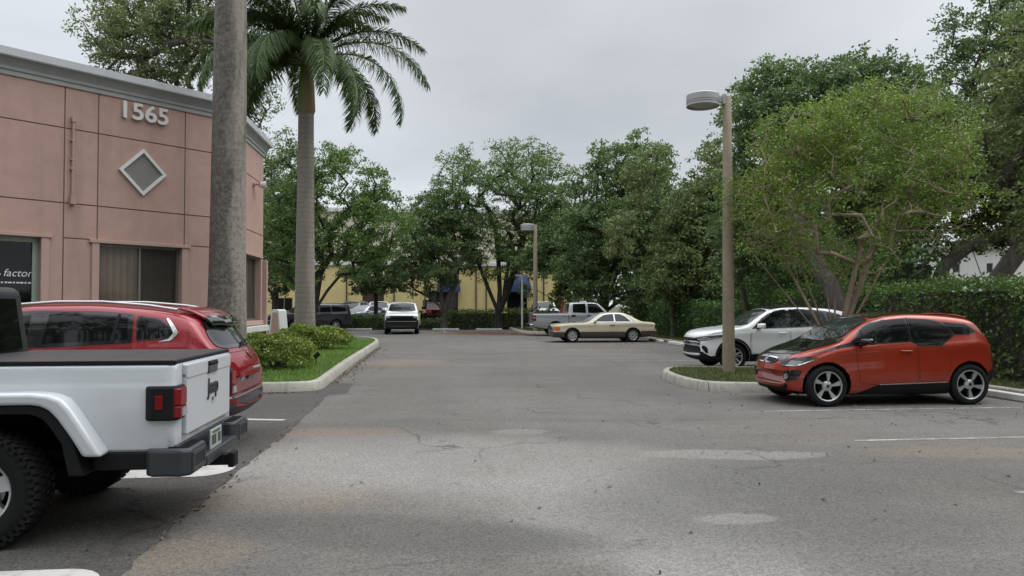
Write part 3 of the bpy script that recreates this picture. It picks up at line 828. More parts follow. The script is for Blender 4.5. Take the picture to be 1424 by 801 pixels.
M['litter'] = leaf_mat('dry_leaf_litter', [(0.035, 0.022, 0.012), (0.075, 0.045, 0.02), (0.12, 0.075, 0.035), (0.03, 0.03, 0.015)], 0.1)
M['bark'] = bark_mat('oak_bark', (0.035, 0.030, 0.025), (0.125, 0.108, 0.088))
M['bark_dark'] = bark_mat('dark_bark', (0.014, 0.012, 0.010), (0.050, 0.043, 0.036))  # same bark pattern in a darker tone
M['bark_pale'] = bark_mat('smooth_pale_bark', (0.17, 0.125, 0.085), (0.37, 0.29, 0.21), 3.0, 0.25)

def leaf_quads(P, rg, a, b, up=0.35, droop=0.0):
    n = len(P)
    nr = rg.normal(size=(n, 3)); nr[:, 2] = nr[:, 2] * (1 - up) + up * 1.4
    nr /= np.linalg.norm(nr, axis=1, keepdims=True)
    t = rg.normal(size=(n, 3)); t[:, 2] -= droop
    t -= nr * (t * nr).sum(1, keepdims=True); t /= np.linalg.norm(t, axis=1, keepdims=True) + 1e-9
    s = np.cross(nr, t)
    la = (a * rg.uniform(0.65, 1.35, n))[:, None]; lb = (b * rg.uniform(0.7, 1.3, n))[:, None]
    bend = nr * la * rg.uniform(-0.25, 0.05, n)[:, None]
    v = np.stack([P - t * la, P + s * lb - t * la * 0.15, P + t * la + bend, P - s * lb - t * la * 0.15], 1).reshape(-1, 3)
    return v, np.arange(4 * n, dtype=np.int32).reshape(-1, 4)
def ball(n, rg, lo=0.0):
    d = rg.normal(size=(n, 3)); d /= np.linalg.norm(d, axis=1, keepdims=True)
    return d * (lo ** 3 + (1 - lo ** 3) * rg.uniform(0, 1, n))[:, None] ** (1 / 3)

def make_tree(name, label, base, fork, crowns, ncl, nleaf, leaf, rcl, seed, lm, bm, trunk_r, group='trees around the parking lot', stems=None, lean=(0, 0), shell=0.2, twigs=0, sag=0.15, up=0.35, cat='tree', thin_low=False, gap=-0.28, wild=0.09):
    """stems: list of trunk polylines (relative); crowns: (x,y,z,rx,ry,rz) relative to the base"""
    rg = np.random.default_rng(seed)
    root = empty(name, base); tag(root, label, cat, group)
    nodes = []; par = []; stem_nodes = []; minr = {}
    if stems is None:
        k = 4
        stems = [[(lean[0] * i / k + rg.normal() * 0.04 * (i > 0), lean[1] * i / k + rg.normal() * 0.04 * (i > 0), fork * i / k) for i in range(k + 1)]]
    tips = []
    for st in stems:
        pi = -1
        for q, p in enumerate(st):
            if nodes and q == 0 and np.linalg.norm(np.array(p) - nodes[0]) < 0.05: pi = 0; continue
            nodes.append(np.array(p, float)); par.append(pi); pi = len(nodes) - 1
            if q >= max(1, len(st) * 0.6): tips.append(pi)
    n_stem = len(nodes)
    # cluster centres, spread evenly through the crown
    vol = np.array([c[3] * c[4] * c[5] for c in crowns]); vol = vol ** 0.85 / (vol ** 0.85).sum()
    cs = []
    W3 = rg.normal(size=(5, 3)) * (1.1 / (rcl * 2.2)); F3 = rg.uniform(0, 6.28, 5)
    def holes(q): return np.sin(W3 @ q + F3).mean()
    while len(cs) < ncl:
        best = None; bd = -1
        for _ in range(4):
            c = crowns[rg.choice(len(crowns), p=vol)]
            q = ball(1, rg, shell)[0] * (1 + wild * abs(rg.normal())) * np.array(c[3:6]) + np.array(c[0:3])
            if holes(q) < gap: continue
            dd = min((np.linalg.norm(q - x) for x in cs), default=9)
            if dd > bd: bd, best = dd, q
        if best is not None: cs.append(best)
    cs = np.array(cs)
    f0 = nodes[tips[-1]]
    order = np.argsort(np.linalg.norm(cs - f0, axis=1))
    alive = list(tips); ends = []
    for i in order:
        p = cs[i]
        arr = np.array([nodes[j] for j in alive])
        dist = np.linalg.norm(arr - p, axis=1) + np.maximum(0, arr[:, 2] - p[2]) * 0.8
        j = alive[int(np.argmin(dist))]
        a = nodes[j]; L = np.linalg.norm(p - a); k = max(1, int(L / 0.7))
        pi = j
        for q in range(1, k + 1):
            f = q / k
            pt = a + (p - a) * f + rg.normal(size=3) * 0.08 * min(1, L / 2) * (q < k)
            pt[2] += sag * L * math.sin(math.pi * f) * (0.6 if q < k else 0)
            nodes.append(pt); par.append(pi); pi = len(nodes) - 1; alive.append(pi)
        ends.append(pi)
    n = len(nodes); w_ = np.zeros(n)
    for e in ends: w_[e] += 1
    for i in range(n - 1, 0, -1):
        if par[i] >= 0: w_[par[i]] += w_[i]
    # several stems share the load
    r = np.maximum(0.014, trunk_r * (np.maximum(w_, 0.5) / max(1, w_[0] if len(stems) == 1 else w_.max())) ** 0.46)
    mb = MB()
    kids = {}
    for i, p in enumerate(par): kids.setdefault(p, []).append(i)
    done = set()
    def chain(i):                       # longest thick run from node i
        c = [i]
        while kids.get(c[-1]):
            c.append(max(kids[c[-1]], key=lambda q: w_[q]))
        return c
    stack = [i for i in range(n) if par[i] == -1]
    while stack:
        i = stack.pop()
        c = chain(i)
        pts = ([nodes[par[i]]] if par[i] >= 0 else []) + [nodes[q] for q in c]
        rr = ([min(r[par[i]], r[i] * 1.15)] if par[i] >= 0 else []) + [r[q] for q in c]
        if par[i] < 0: rr[0] *= 1.35
        if len(pts) > 1: mb.tube(pts, rr, 9 if max(rr) > 0.08 else 5)
        for q in c:
            for k in kids.get(q, []):
                if k not in c: stack.append(k)
    if twigs:
        for c in cs:
            a = nodes[int(np.argmin(np.linalg.norm(np.array(nodes[n_stem:]) - c, axis=1))) + n_stem]
            for _ in range(twigs):
                d = rg.normal(size=3); d[2] = abs(d[2]) * 0.7; d /= np.linalg.norm(d); l = rcl * rg.uniform(0.6, 1.3)
                mb.tube([a, a + d * l * 0.5 + rg.normal(size=3) * 0.04, a + d * l], [0.012, 0.008, 0.003], 3, cap=False)
    mb.build('trunk', bm, root, smooth=60)
    rad = rcl * rg.uniform(0.7, 1.25, len(cs))
    cnt = rg.poisson(nleaf, len(cs))
    if thin_low:
        zlo, zhi = cs[:, 2].min(), cs[:, 2].max()
        cnt = (cnt * np.clip((cs[:, 2] - zlo) / (zhi - zlo) * 1.5, 0.3, 1.25)).astype(int)
    idx = np.repeat(np.arange(len(cs)), cnt)
    ns = 7                                           # leaves sit on sprigs, so every clump has gaps
    sp = (cs[:, None, :] + ball(len(cs) * ns, rg, 0.3).reshape(len(cs), ns, 3) * rad[:, None, None] * np.array([1.2, 1.2, 0.8])).reshape(-1, 3)
    P = sp[idx * ns + rg.integers(0, ns, len(idx))] + rg.normal(size=(len(idx), 3)) * rcl * np.array([0.24, 0.24, 0.15])
    v, f = leaf_quads(P, rg, leaf, leaf * 0.5, up)
    link('crown', fast_mesh('crown', v, f), root, [lm])
    return root
def at(px, Y): return (A(px, Y), Y, 0)
def crowns_px(Y, px0, lst, dy=0.8):
    """ellipsoids given by their photo extent at depth Y, relative to a base at px0"""
    out = []
    for (xa, xb, ya, yb, off) in lst:
        s = F_PX / Y
        out.append((((xa + xb) / 2 - px0) / s, off, (Hh(ya, Y) + Hh(yb, Y)) / 2, (xb - xa) / 2 / s, (xb - xa) / 2 / s * dy, (yb - ya) / 2 / s))
    return out
T = make_tree
# behind the pink building
T('tall_tree', 'tall airy tree rising behind the roof of the pink building', at(240, 38), 6.0, crowns_px(38, 240, [(130, 300, -20, 120, 0), (200, 310, -120, 60, 0), (170, 250, 90, 150, 0)]), 170, 170, 0.085, 0.75, 11, M['oak_leaf2'], M['bark'], 0.28, shell=0.2)
T('tall_tree', 'thin grey leaved tree between the pink building roof and the near palm trunk', at(318, 44), 7.0, crowns_px(44, 318, [(255, 390, -60, 200, 0)]), 110, 100, 0.085, 0.7, 12, M['oak_leaf'], M['bark'], 0.22, shell=0.15)
# left middle
T('broad_tree', 'spreading tree with glossy leaves right behind the palm trunk', at(432, 45), 2.2, crowns_px(45, 432, [(372, 470, 235, 395, 0), (430, 560, 240, 372, 0.5), (400, 520, 212, 300, 0), (470, 545, 290, 350, -1)]), 190, 190, 0.088, 0.62, 21, M['mid_leaf'], M['bark_dark'], 0.26,
  stems=[[(0, 0, 0), (0.05, 0, 0.7), (0.25, 0, 1.4), (1.0, 0, 2.6), (1.8, 0.1, 3.6)], [(0, 0, 0), (0.05, 0, 0.7), (-0.1, 0, 1.6), (-0.5, 0.2, 3.0)], [(0, 0, 0), (0.05, 0, 0.7), (0.2, 0.2, 1.8), (0.5, 0.1, 3.6)]])
T('broad_tree', 'dark tree filling the gap beside the corner of the pink building', at(382, 52), 2.6, crowns_px(52, 382, [(345, 440, 190, 400, 0), (340, 420, 290, 410, 0)]), 130, 170, 0.1, 0.75, 22, M['oak_leaf'], M['bark_dark'], 0.24)
T('small_tree', 'low dark tree in front of the brown door of the yellow building', at(522, 55), 1.9, crowns_px(55, 522, [(476, 566, 358, 408, 0), (500, 545, 345, 390, 0)]), 70, 190, 0.095, 0.5, 23, M['oak_leaf'], M['bark_dark'], 0.16, shell=0.2)
T('oak_tree', 'dark oak over the left blue awning, trunk beside the red car', at(617, 53.5), 2.6, crowns_px(53.5, 617, [(552, 665, 278, 395, 0), (575, 650, 262, 330, 0.5), (545, 610, 330, 405, 0)]), 160, 150, 0.1, 0.62, 24, M['oak_leaf'], M['bark'], 0.24,
  stems=[[(0, 0, 0), (0.05, 0, 0.8), (0.15, 0, 1.6), (0.5, 0, 2.6), (0.9, 0, 3.4)], [(0, 0, 0), (0.05, 0, 0.8), (-0.3, 0, 1.7), (-1.2, 0.1, 2.4), (-2.2, 0.1, 2.9)], [(0, 0, 0), (0.05, 0, 0.8), (-0.15, 0.1, 2.0), (-0.2, 0.2, 3.6)]])
T('big_tree', 'tall airy many-stemmed tree in the hedge strip at the middle of the far end', at(693, 54), 2.0, crowns_px(54, 693, [(598, 700, 205, 350, 0), (660, 800, 198, 330, 0.6), (620, 770, 200, 300, -0.5), (640, 740, 290, 390, 0), (740, 800, 260, 380, 0)]), 440, 84, 0.083, 0.55, 25, M['mid_leaf'], M['bark_dark'], 0.34, shell=0.0, twigs=1, gap=-0.42, wild=0.06,
  stems=[[(0, 0, 0), (0, 0, 1.2), (-0.5, 0, 2.4), (-1.3, 0, 4.4), (-2.0, 0.2, 6.4)], [(0, 0, 0), (0, 0, 1.2), (0.1, 0, 2.8), (0.0, 0.3, 5.0), (-0.2, 0.2, 7.5)], [(0, 0, 0), (0, 0, 1.2), (0.6, 0, 2.6), (1.3, -0.2, 4.6), (1.9, 0, 7.0)], [(0, 0, 0), (0, 0, 1.2), (0.4, 0.2, 2.4), (0.7, 0.5, 4.6), (0.9, 0.6, 7.0)]])
# right side, far to near
T('oak_tree', 'dark rounded oak behind the silver pickup truck', at(792, 52), 2.3, crowns_px(52, 792, [(718, 850, 290, 420, 0), (740, 840, 262, 350, 0)]), 180, 190, 0.105, 0.7, 31, M['oak_leaf'], M['bark_dark'], 0.28)
T('oak_tree', 'tall oak behind the cream coupe, its top the highest of the middle row', at(838, 46), 2.6, crowns_px(46, 838, [(795, 950, 205, 380, 0), (830, 930, 188, 280, 0.5), (770, 880, 290, 425, 0), (880, 970, 260, 410, 0.5)]), 270, 190, 0.1, 0.68, 32, M['oak_leaf'], M['bark_dark'], 0.34,
  stems=[[(0, 0, 0), (0, 0, 1.2), (0.2, 0, 2.4), (0.8, 0, 4.0)], [(0, 0, 0), (0, 0, 1.2), (-0.3, 0, 2.2), (-1.0, 0, 3.4)], [(0, 0, 0), (0, 0, 1.2), (0.9, 0, 1.9), (2.2, 0.1, 2.7)]])
T('oak_tree', 'greyish green oak with drooping twigs to the left of the tall concrete lamp post', at(936, 38), 2.4, crowns_px(38, 936, [(872, 985, 205, 330, 0), (850, 960, 270, 405, -0.5), (930, 1040, 200, 390, 0.3), (900, 1010, 330, 425, 0)]), 260, 190, 0.088, 0.6, 33, M['oak_leaf2'], M['bark'], 0.13)
_k = [(x + A(1192, 27.5) - A(1192, 20.8), y + 6.7, z, a_, b_, c_) for x, y, z, a_, b_, c_ in crowns_px(27.5, 1192, [(1010, 1150, 95, 290, 0), (1100, 1310, 85, 250, 0.5), (1040, 1130, 62, 160, 0.3), (1150, 1240, 72, 160, 0), (1000, 1100, 250, 400, 0.8), (1180, 1320, 200, 350, 0.8)])]
T('oak_tree', 'large oak crown behind the yellow-green tree, one dark limb arching low over the hedge', at(1192, 20.8), 2.0, _k, 330, 215, 0.076, 0.58, 34, M['oak_leaf'], M['bark_dark'], 0.26,
  stems=[[(0, 0, 0), (0.03, 0, 0.6), (0.35, 0.1, 1.3), (0.9, 0.3, 1.95), (1.6, 0.6, 2.4), (2.4, 1.1, 2.7), (3.2, 2.2, 3.4)], [(0, 0, 0), (-0.02, 0.2, 0.6), (-0.2, 1.2, 2.2), (-0.4, 3.0, 4.0), (-0.2, 5.0, 5.6)]])
T('oak_tree', 'leaning oak growing out of the tall hedge behind the orange car', at(1293, 22.8), 3.4, crowns_px(22.8, 1293, [(1230, 1380, 120, 330, 1.2), (1330, 1440, 150, 345, 0.8), (1290, 1380, 240, 350, 0.5)]), 190, 220, 0.068, 0.5, 35, M['oak_leaf2'], M['bark'], 0.19,
  stems=[[(0.28, 0, 0), (0.15, 0, 0.8), (0.0, 0, 1.7), (-0.2, 0, 3.0), (-0.25, 0.2, 4.2)], [(0.0, 0, 1.72), (0.5, 0.1, 2.9), (1.3, 0.2, 3.5), (2.4, 0.3, 3.9)]])
T('oak_tree', 'tall oak at the right edge with its boughs reaching over the top corner', at(1372, 28), 2.6, crowns_px(28, 1372, [(1330, 1480, -40, 180, 0), (1380, 1560, -120, 120, 0), (1350, 1520, 120, 315, 0.5), (1310, 1400, 60, 200, 0), (1430, 1640, 60, 330, 0)]), 300, 220, 0.076, 0.6, 36, M['oak_leaf'], M['bark'], 0.33,
  stems=[[(0, 0, 0), (0, 0, 1.3), (-0.1, 0, 2.6), (-0.45, 0.1, 3.8), (-0.6, 0.2, 5.6)], [(0, 0, 0), (0, 0, 1.3), (0.35, 0, 2.6), (1.1, 0.1, 3.5), (2.0, 0.3, 4.6), (2.7, 0.3, 6.5)]])
T('oak_tree', 'oak just beyond the right edge hanging over the tall hedge', at(1530, 20), 3.0, crowns_px(20, 1530, [(1375, 1560, 30, 300, 0), (1440, 1700, -80, 250, 0.5)]), 160, 200, 0.066, 0.5, 37, M['oak_leaf2'], M['bark'], 0.26)
# behind the hedges
for i, (px_, Y_, x0, x1, y0, y1, lab) in enumerate([
        (1030, 50, 960, 1110, 240, 430, 'background tree seen under the oaks behind the white hatchback'),
        (1120, 44, 1060, 1200, 260, 430, 'background tree low behind the pale multi-stemmed trunk'),
        (905, 58, 850, 960, 250, 432, 'background tree in the dim gap right of the cream coupe'),
        (1240, 50, 1190, 1290, 200, 372, 'background tree left of the distant white building'),
        (1440, 52, 1400, 1520, 120, 345, 'background tree over the distant white building at the right edge')]):
    T('background_tree', lab, at(px_, Y_), 2.5, crowns_px(Y_, px_, [(x0, x1, y0, y1, 0)]), 90, 150, 0.18, 0.9, 50 + i, M['oak_leaf'], M['bark_dark'], 0.24)
# pale multi-stemmed tree on the lamp island
T('flowering_tree', 'yellow-green tree with pale forking stems on the kerbed island between the two right-hand cars', at(1160, 16.7)[:2] + (0.15,), 1.2,
  crowns_px(16.7, 1160, [(1040, 1200, 165, 330, 0), (1110, 1345, 135, 300, 0.2), (1020, 1150, 240, 370, 0), (1180, 1350, 215, 350, 0), (1080, 1250, 280, 400, 0)]), 420, 125, 0.036, 0.36, 41, M['lime_leaf'], M['bark_pale'], 0.066, shell=0.15, twigs=2, up=0.5, thin_low=True,
  stems=[[(0.03 * q, 0.02 * q, 0.0), (b_ * 0.10 + 0.03 * q, c_ * .1, 0.45), (b_ * 0.42, c_ * .4, 1.15), (b_ * 0.95, c_ * .8, 2.0), (b_ * 1.5, c_ * 1.2, 2.9)] for q, (b_, c_) in enumerate(((-.15, .1), (-.85, 0), (.55, -.15), (.12, .25), (-.5, .3), (.95, .1), (-1.25, .15), (.3, -.3)))])

# ---- palms
def palm_trunk_mat(name, mottle):
    t = NT(name)
    sp = t.n('ShaderNodeSeparateXYZ', Vector=t.co()); z = sp.outputs['Z']
    ring = t.n('ShaderNodeTexWave', wave_type='BANDS', bands_direction='Z', Scale=1.6, Distortion=0.8, Detail=2.0, Vector=t.co()).outputs['Fac']
    n = t.noise(2.2, 6.0, 0.65); b = t.noise(14.0, 6.0, 0.7)
    mp = t.n('ShaderNodeMapping'); t.set(mp.inputs['Vector'], t.co()); mp.inputs['Scale'].default_value = (2.6, 2.6, 0.35)
    s = t.noise(1.4, 6.0, 0.65, vec=mp.outputs[0])
    col = t.mix(n, (0.23, 0.205, 0.175), (0.32, 0.295, 0.255))
    col = t.mix(t.math('MULTIPLY', t.rng(ring, 0.72, 1.0), 0.6 - mottle * 0.5), col, (0.14, 0.125, 0.105))
    # dark mottling, denser towards one side and lower down
    side = t.rng(sp.outputs['X'], 0.24, 0.02)
    dk_ = t.math('MULTIPLY', t.rng(t.math('ADD', s, t.math('MULTIPLY', side, 0.22)), 0.46, 0.62), mottle)
    dk_ = t.math('MULTIPLY', dk_, t.rng(t.noise(11.0, 6.0, 0.75), 0.36, 0.60, 0.45, 0.98))
    col = t.mix(dk_, col, (0.070, 0.060, 0.050))
    blot = t.math('MULTIPLY', t.rng(b, 0.5, 0.66), t.rng(z, 7.5, 1.0, 0.45, 1.0), True)
    col = t.mix(t.math('MULTIPLY', blot, 0.85 * mottle), col, (0.045, 0.037, 0.030))
    wh = t.math('MULTIPLY', t.rng(t.noise(21.0, 4.0, 0.6), 0.60, 0.70), t.rng(z, 6.0, 1.5, 0.1, 0.8), True)
    col = t.mix(t.math('MULTIPLY', wh, mottle), col, (0.33, 0.32, 0.29))
    t.bump(t.math('ADD', t.math('MULTIPLY', ring, 0.15), b), 0.5, 0.02)
    return t.base(col, 0.9)
M['palm_trunk'] = palm_trunk_mat('mottled_palm_trunk', 0.95)
M['palm_trunk2'] = palm_trunk_mat('pale_palm_trunk', 0.45)
def shaft_mat():
    t = NT('palm_crownshaft'); sp = t.n('ShaderNodeSeparateXYZ', Vector=t.co())
    f = t.rng(t.math('ADD', sp.outputs['X'], t.math('MULTIPLY', t.noise(2.0), 0.2)), -0.05, 0.35)
    return t.base(t.mix(f, (0.085, 0.125, 0.025), (0.24, 0.15, 0.075)), 0.5)
M['shaft'] = shaft_mat()
M['rachis'] = plain('palm_rachis', (0.10, 0.13, 0.04), 0.5)
def frond_mesh(L, droop, seed, leafl=0.92):
    rg = np.random.default_rng(seed); n = 54
    pts = []; a = R(62); p = np.zeros(3); ds = L / n
    for i in range(n + 1):
        pts.append(p.copy()); f = i / n
        a2 = a - droop * (f ** 1.15)
        p = p + np.array([math.cos(a2), 0.03 * math.sin(f * 5 + seed), math.sin(a2)]) * ds
    pts = np.array(pts)
    V = []; Fc = []; mi = []
    k = 4
    for i, q in enumerate(pts):
        rr = 0.045 * (1 - i / n) + 0.006
        for j in range(k): V.append(q + np.array([0, math.cos(j * math.pi / 2), math.sin(j * math.pi / 2)]) * rr)
    for i in range(n):
        for j in range(k): Fc.append((i * k + j, i * k + (j + 1) % k, (i + 1) * k + (j + 1) % k, (i + 1) * k + j)); mi.append(0)
    for i in range(5, n):
        f = i / n
        t = pts[min(i + 1, n)] - pts[i - 1]; t /= np.linalg.norm(t)
        lat = np.array([0, 1.0, 0]); nu = np.cross(t, lat)
        for sgn in (-1, 1):
            for rep in range(4):
                ll = leafl * math.sin(math.pi * min(1, 0.18 + 0.80 * f)) ** 0.6 * rg.uniform(0.8, 1.15)
                el = rg.uniform(-0.9, 0.75)
                d = t * rg.uniform(0.55, 0.85) + lat * sgn * math.cos(el) * 0.8 + nu * -math.sin(el) * 0.6
                d /= np.linalg.norm(d)
                b0 = pts[i] + t * ds * rg.uniform(-0.5, 0.5)
                m1 = b0 + d * ll * 0.5 + np.array([0, 0, -0.09 * ll]); e1 = b0 + d * ll * 0.86 + np.array([0, 0, -0.46 * ll - 0.05])
                sd = np.cross(d, np.array([0.2, 0.1, 1.0])); sd /= np.linalg.norm(sd) + 1e-9; sd *= 0.021
                b = len(V); V += [b0 - sd * .5, b0 + sd * .5, m1 + sd, m1 - sd, e1]
                Fc += [(b, b + 1, b + 2, b + 3), (b + 3, b + 2, b + 4, b + 4)]; mi += [1, 1]
    me = bpy.data.meshes.new('frond'); me.from_pydata([tuple(v) for v in V], [], [tuple(dict.fromkeys(f)) for f in Fc])
    me.materials.append(M['rachis']); me.materials.append(M['palm_leaf']); me.polygons.foreach_set('material_index', mi)
    return me
def palm(label, base, h_trunk, r_base, r_mid, r_top, shaft_h, fronds, tm, lean=0.0):
    root = empty('royal_palm', base); tag(root, label, 'palm tree', 'royal palms')
    prof = []; n = 26
    for i in range(n + 1):
        f = i / n
        r_ = r_base * math.exp(-f * 9) * 0.25 + r_mid + (r_top - r_mid) * f ** 1.5 + 0.03 * r_mid * math.sin(f * 5.5)
        prof.append((r_, h_trunk * f))
    mb = MB(); mb.lathe([(p[0] + 0.0, p[1]) for p in prof], 28)
    for i, v in enumerate(mb.v): v.x += lean * (v.z / h_trunk)
    mb.build('trunk', tm, root, smooth=60)
    mb = MB(); mb.lathe([(r_top * 1.0, h_trunk - 0.02), (r_top * 1.16, h_trunk + 0.12), (r_top * 1.02, h_trunk + shaft_h * 0.5), (r_top * 0.6, h_trunk + shaft_h), (0.06, h_trunk + shaft_h + 0.15)], 20)
    for v in mb.v: v.x += lean
    mb.build('crownshaft', M['shaft'], root, smooth=60)
    for i, (az, dro, L, el) in enumerate(fronds):
        key = (round(dro, 1), round(L, 1), i % 3)
        if key not in FR: FR[key] = frond_mesh(L, dro, i + 3)
        o = bpy.data.objects.new('frond', FR[key]); COL.objects.link(o); o.parent = root
        o.location = (lean + math.cos(az) * 0.12, math.sin(az) * 0.12, h_trunk + shaft_h * 0.94)
        o.rotation_euler = (0, -el, az)
    return root
FR = {}
Yp = 29.5
fr = []
rg = random.Random(8)
for az, dro, L, el in [(2, 2.05, 4.7, -0.42), (-12, 2.3, 4.6, -0.7), (22, 1.7, 4.4, -0.15), (-38, 2.6, 4.2, -0.85), (-62, 2.4, 4.2, -0.6), (-100, 2.4, 4.0, -0.5), (-140, 2.3, 4.4, -0.5), (-165, 2.5, 4.4, -0.8), (178, 2.1, 4.5, -0.3), (160, 2.6, 4.4, -0.9),
                       (140, 2.2, 4.2, -0.4), (110, 2.2, 4.0, -0.4), (75, 2.2, 4.0, -0.4), (48, 2.4, 4.2, -0.6), (-85, 1.8, 4.0, 0.1), (60, 1.6, 4.0, 0.2), (170, 1.5, 4.2, 0.25), (-20, 1.5, 4.2, 0.3), (-150, 1.4, 4.0, 0.35)]:
    fr.append((R(az + rg.uniform(-4, 4)), dro, L, el))
fr = [(az, d_ - 0.12, L * 1.22, el) for az, d_, L, el in fr] + [(az + 0.3, d_ + 0.2, L * 1.15, el - 0.1) for az, d_, L, el in fr[::2] if abs(az) > 1.3] + [(R(a_), 1.55, 5.0, e_) for a_, e_ in ((10, .2), (-30, .25), (40, .25), (172, .1), (150, .2), (-170, .25), (195, -.15), (-70, .3), (-120, .3), (95, .4))]
palm('royal palm with full drooping crown behind the rounded variegated shrubs', (A(424, Yp), Yp, KH - 0.04), Hh(158, Yp) - 0.1, 0.41, 0.36, 0.31, 2.15, fr, M['palm_trunk2'])
Yn = 15.9
fr2 = [(R(a), 1.9 + 0.3 * (i % 3), 3.8, 0.0 + 0.1 * (i % 4)) for i, a in enumerate(range(0, 360, 26))]
palm('near royal palm trunk with mottled grey bark in front of the pink wall', (A(315.5, Yn), Yn, KH - 0.05), 13.2, 0.39, 0.352, 0.295, 1.9, fr2, M['palm_trunk'], lean=0.05)

# ---- hedges: a solid clipped mass with leaves over all its faces
def hedge(label, p0, p1, w, h, leaf, dens, lm, seed, rough=0.17, z0=0.05, cat='hedge', group='clipped hedges round the parking lot', name='hedge', kind=None):
    rg = np.random.default_rng(seed)
    a = p1 - p0; L = a.length; rz = math.atan2(a.y, a.x); mid = (p0 + p1) / 2
    root = empty(name, (mid.x, mid.y, z0), rz); tag(root, label, cat, group, kind)
    mb = MB(); mb.box((0, 0, h / 2 - 0.06), (L - 0.25, w - 0.28, h - 0.2)); mb.build('branches', M['bark_dark'], root)
    areas = [(L * h, 'f'), (L * h * 0.5, 'b'), (L * w, 't'), (w * h, 'l'), (w * h, 'r')]
    P = []
    ph = rg.uniform(0, 6, 8)
    def top(x): return h + rough * 0.7 * (np.sin(x * 1.1 + ph[0]) * 0.5 + np.sin(x * 2.9 + ph[1]) * 0.3 + np.sin(x * 6.1 + ph[2]) * 0.25)
    def fr_(x, z): return -w / 2 + rough * (np.sin(x * 1.7 + ph[3] + z) * 0.5 + np.sin(x * 3.7 + z * 2.3 + ph[4]) * 0.5) - 0.0
    for ar, k in areas:
        n = int(ar * dens); u = rg.uniform(-0.5, 0.5, n); v = rg.uniform(0, 1, n)
        if k == 'f': x = u * L; z = v * top(x); y = fr_(x, z)
        elif k == 'b': x = u * L; z = v * top(x); y = -fr_(x, z)
        elif k == 't': x = u * L; y = (v - 0.5) * w; z = top(x)
        elif k == 'l': x = np.full(n, -L / 2) + 0.05; y = u * w; z = v * h
        else: x = np.full(n, L / 2) - 0.05; y = u * w; z = v * h
        q = np.stack([x, y, z], 1) + rg.normal(size=(n, 3)) * rough * 0.55
        P.append(q)
    P = np.concatenate(P); P[:, 2] = np.maximum(P[:, 2], 0.03)
    # sprigs standing out of the clipped faces
    v, f = leaf_quads(P, rg, leaf, leaf * 0.48, 0.25)
    link('foliage', fast_mesh('foliage', v, f), root, [lm])
    return root
hedge('tall clipped dark hedge along the right edge behind the orange car', rp(12.95, 27.5), rp(12.95, 4.0), 1.1, 2.14, 0.055, 330, M['hedge_leaf'], 1)
hedge('lower bright green clipped hedge between the cream coupe and the white hatchback', rp(13.0, 41.8), rp(13.0, 28.2), 1.1, 1.72, 0.06, 300, M['lush_leaf'], 2)
hedge('low dark hedge across the far end, under the big many-stemmed tree', rp(1.35, 54.6), rp(8.6, 54.6), 1.3, 1.25, 0.07, 190, M['hedge_leaf'], 3)
hedge('lowest stretch of the far hedge, in front of the red off-roader', rp(-0.6, 54.7), rp(1.2, 54.7), 1.2, 0.62, 0.07, 190, M['hedge_leaf'], 31)
hedge('low dark hedge across the far end, left of the white utility vehicle', rp(-18.0, 54.6), rp(-1.6, 54.6), 1.3, 0.90, 0.07, 190, M['hedge_leaf'], 4)
hedge('tall loose glossy shrubs behind the white hatchback', rp(14.4, 31.5), rp(14.4, 21.0), 1.6, 3.05, 0.085, 170, M['lush_leaf'], 5, rough=0.42, name='shrub_row', cat='shrubs', group='loose shrub rows behind the hedges')
hedge('dim loose shrubs in the shade behind the cream coupe', rp(14.9, 52), rp(14.9, 32), 1.8, 3.1, 0.11, 120, M['oak_leaf'], 6, rough=0.5, name='shrub_row', cat='shrubs', group='loose shrub rows behind the hedges')
def shrub(label, p, rx, ry, h, seed, n, leaf):
    rg = np.random.default_rng(seed)
    root = empty('shrub', p); tag(root, label, 'shrub', 'rounded variegated shrubs on the grass island')
    mb = MB()
    for i in range(14):
        a = rg.uniform(0, 6.28); mb.tube([(rg.normal() * 0.12, rg.normal() * 0.12, 0), (math.cos(a) * rx * 0.35, math.sin(a) * ry * 0.35, h * 0.45), (math.cos(a) * rx * 0.75, math.sin(a) * ry * 0.75, h * 0.75)], [0.02, 0.014, 0.006], 5)
    mb.build('stems', M['bark'], root)
    d = rg.normal(size=(n, 3)); d /= np.linalg.norm(d, axis=1, keepdims=True); d[:, 2] = np.where(d[:, 2] < -0.55, -d[:, 2], d[:, 2])
    lump = 1 + 0.10 * np.sin(d[:, 0] * 6 + seed) * np.cos(d[:, 1] * 5) + 0.09 * np.sin(d[:, 2] * 8 + d[:, 0] * 4 + seed * 2)
    rr = lump * (0.55 + 0.45 * rg.uniform(0, 1, n) ** 0.35)
    P = d * rr[:, None] * np.array([rx, ry, h * 0.55]) + np.array([0, 0, h * 0.5]); P[:, 2] = np.maximum(P[:, 2], 0.04)
    v, f = leaf_quads(P, rg, leaf, leaf * 0.46, 0.4)
    link('foliage', fast_mesh('foliage', v, f), root, [M['shrub_leaf']])
def sh_at(px, Y): return (A(px, Y), Y, KH - 0.04)
shrub('nearer rounded variegated shrub beside the red car', sh_at(389, 18.4), 0.84, 0.75, 0.82, 1, 7600, 0.036)
shrub('nearer variegated shrub half hidden behind the red car tail', sh_at(345, 19.0), 0.62, 0.6, 0.85, 5, 4600, 0.036)
shrub('farther wide variegated shrub in front of the palm', sh_at(452, 26.5), 0.95, 0.8, 0.80, 2, 6500, 0.042)
shrub('farther variegated shrub at the foot of the palm', sh_at(417, 26.2), 0.75, 0.7, 0.84, 3, 5000, 0.042)
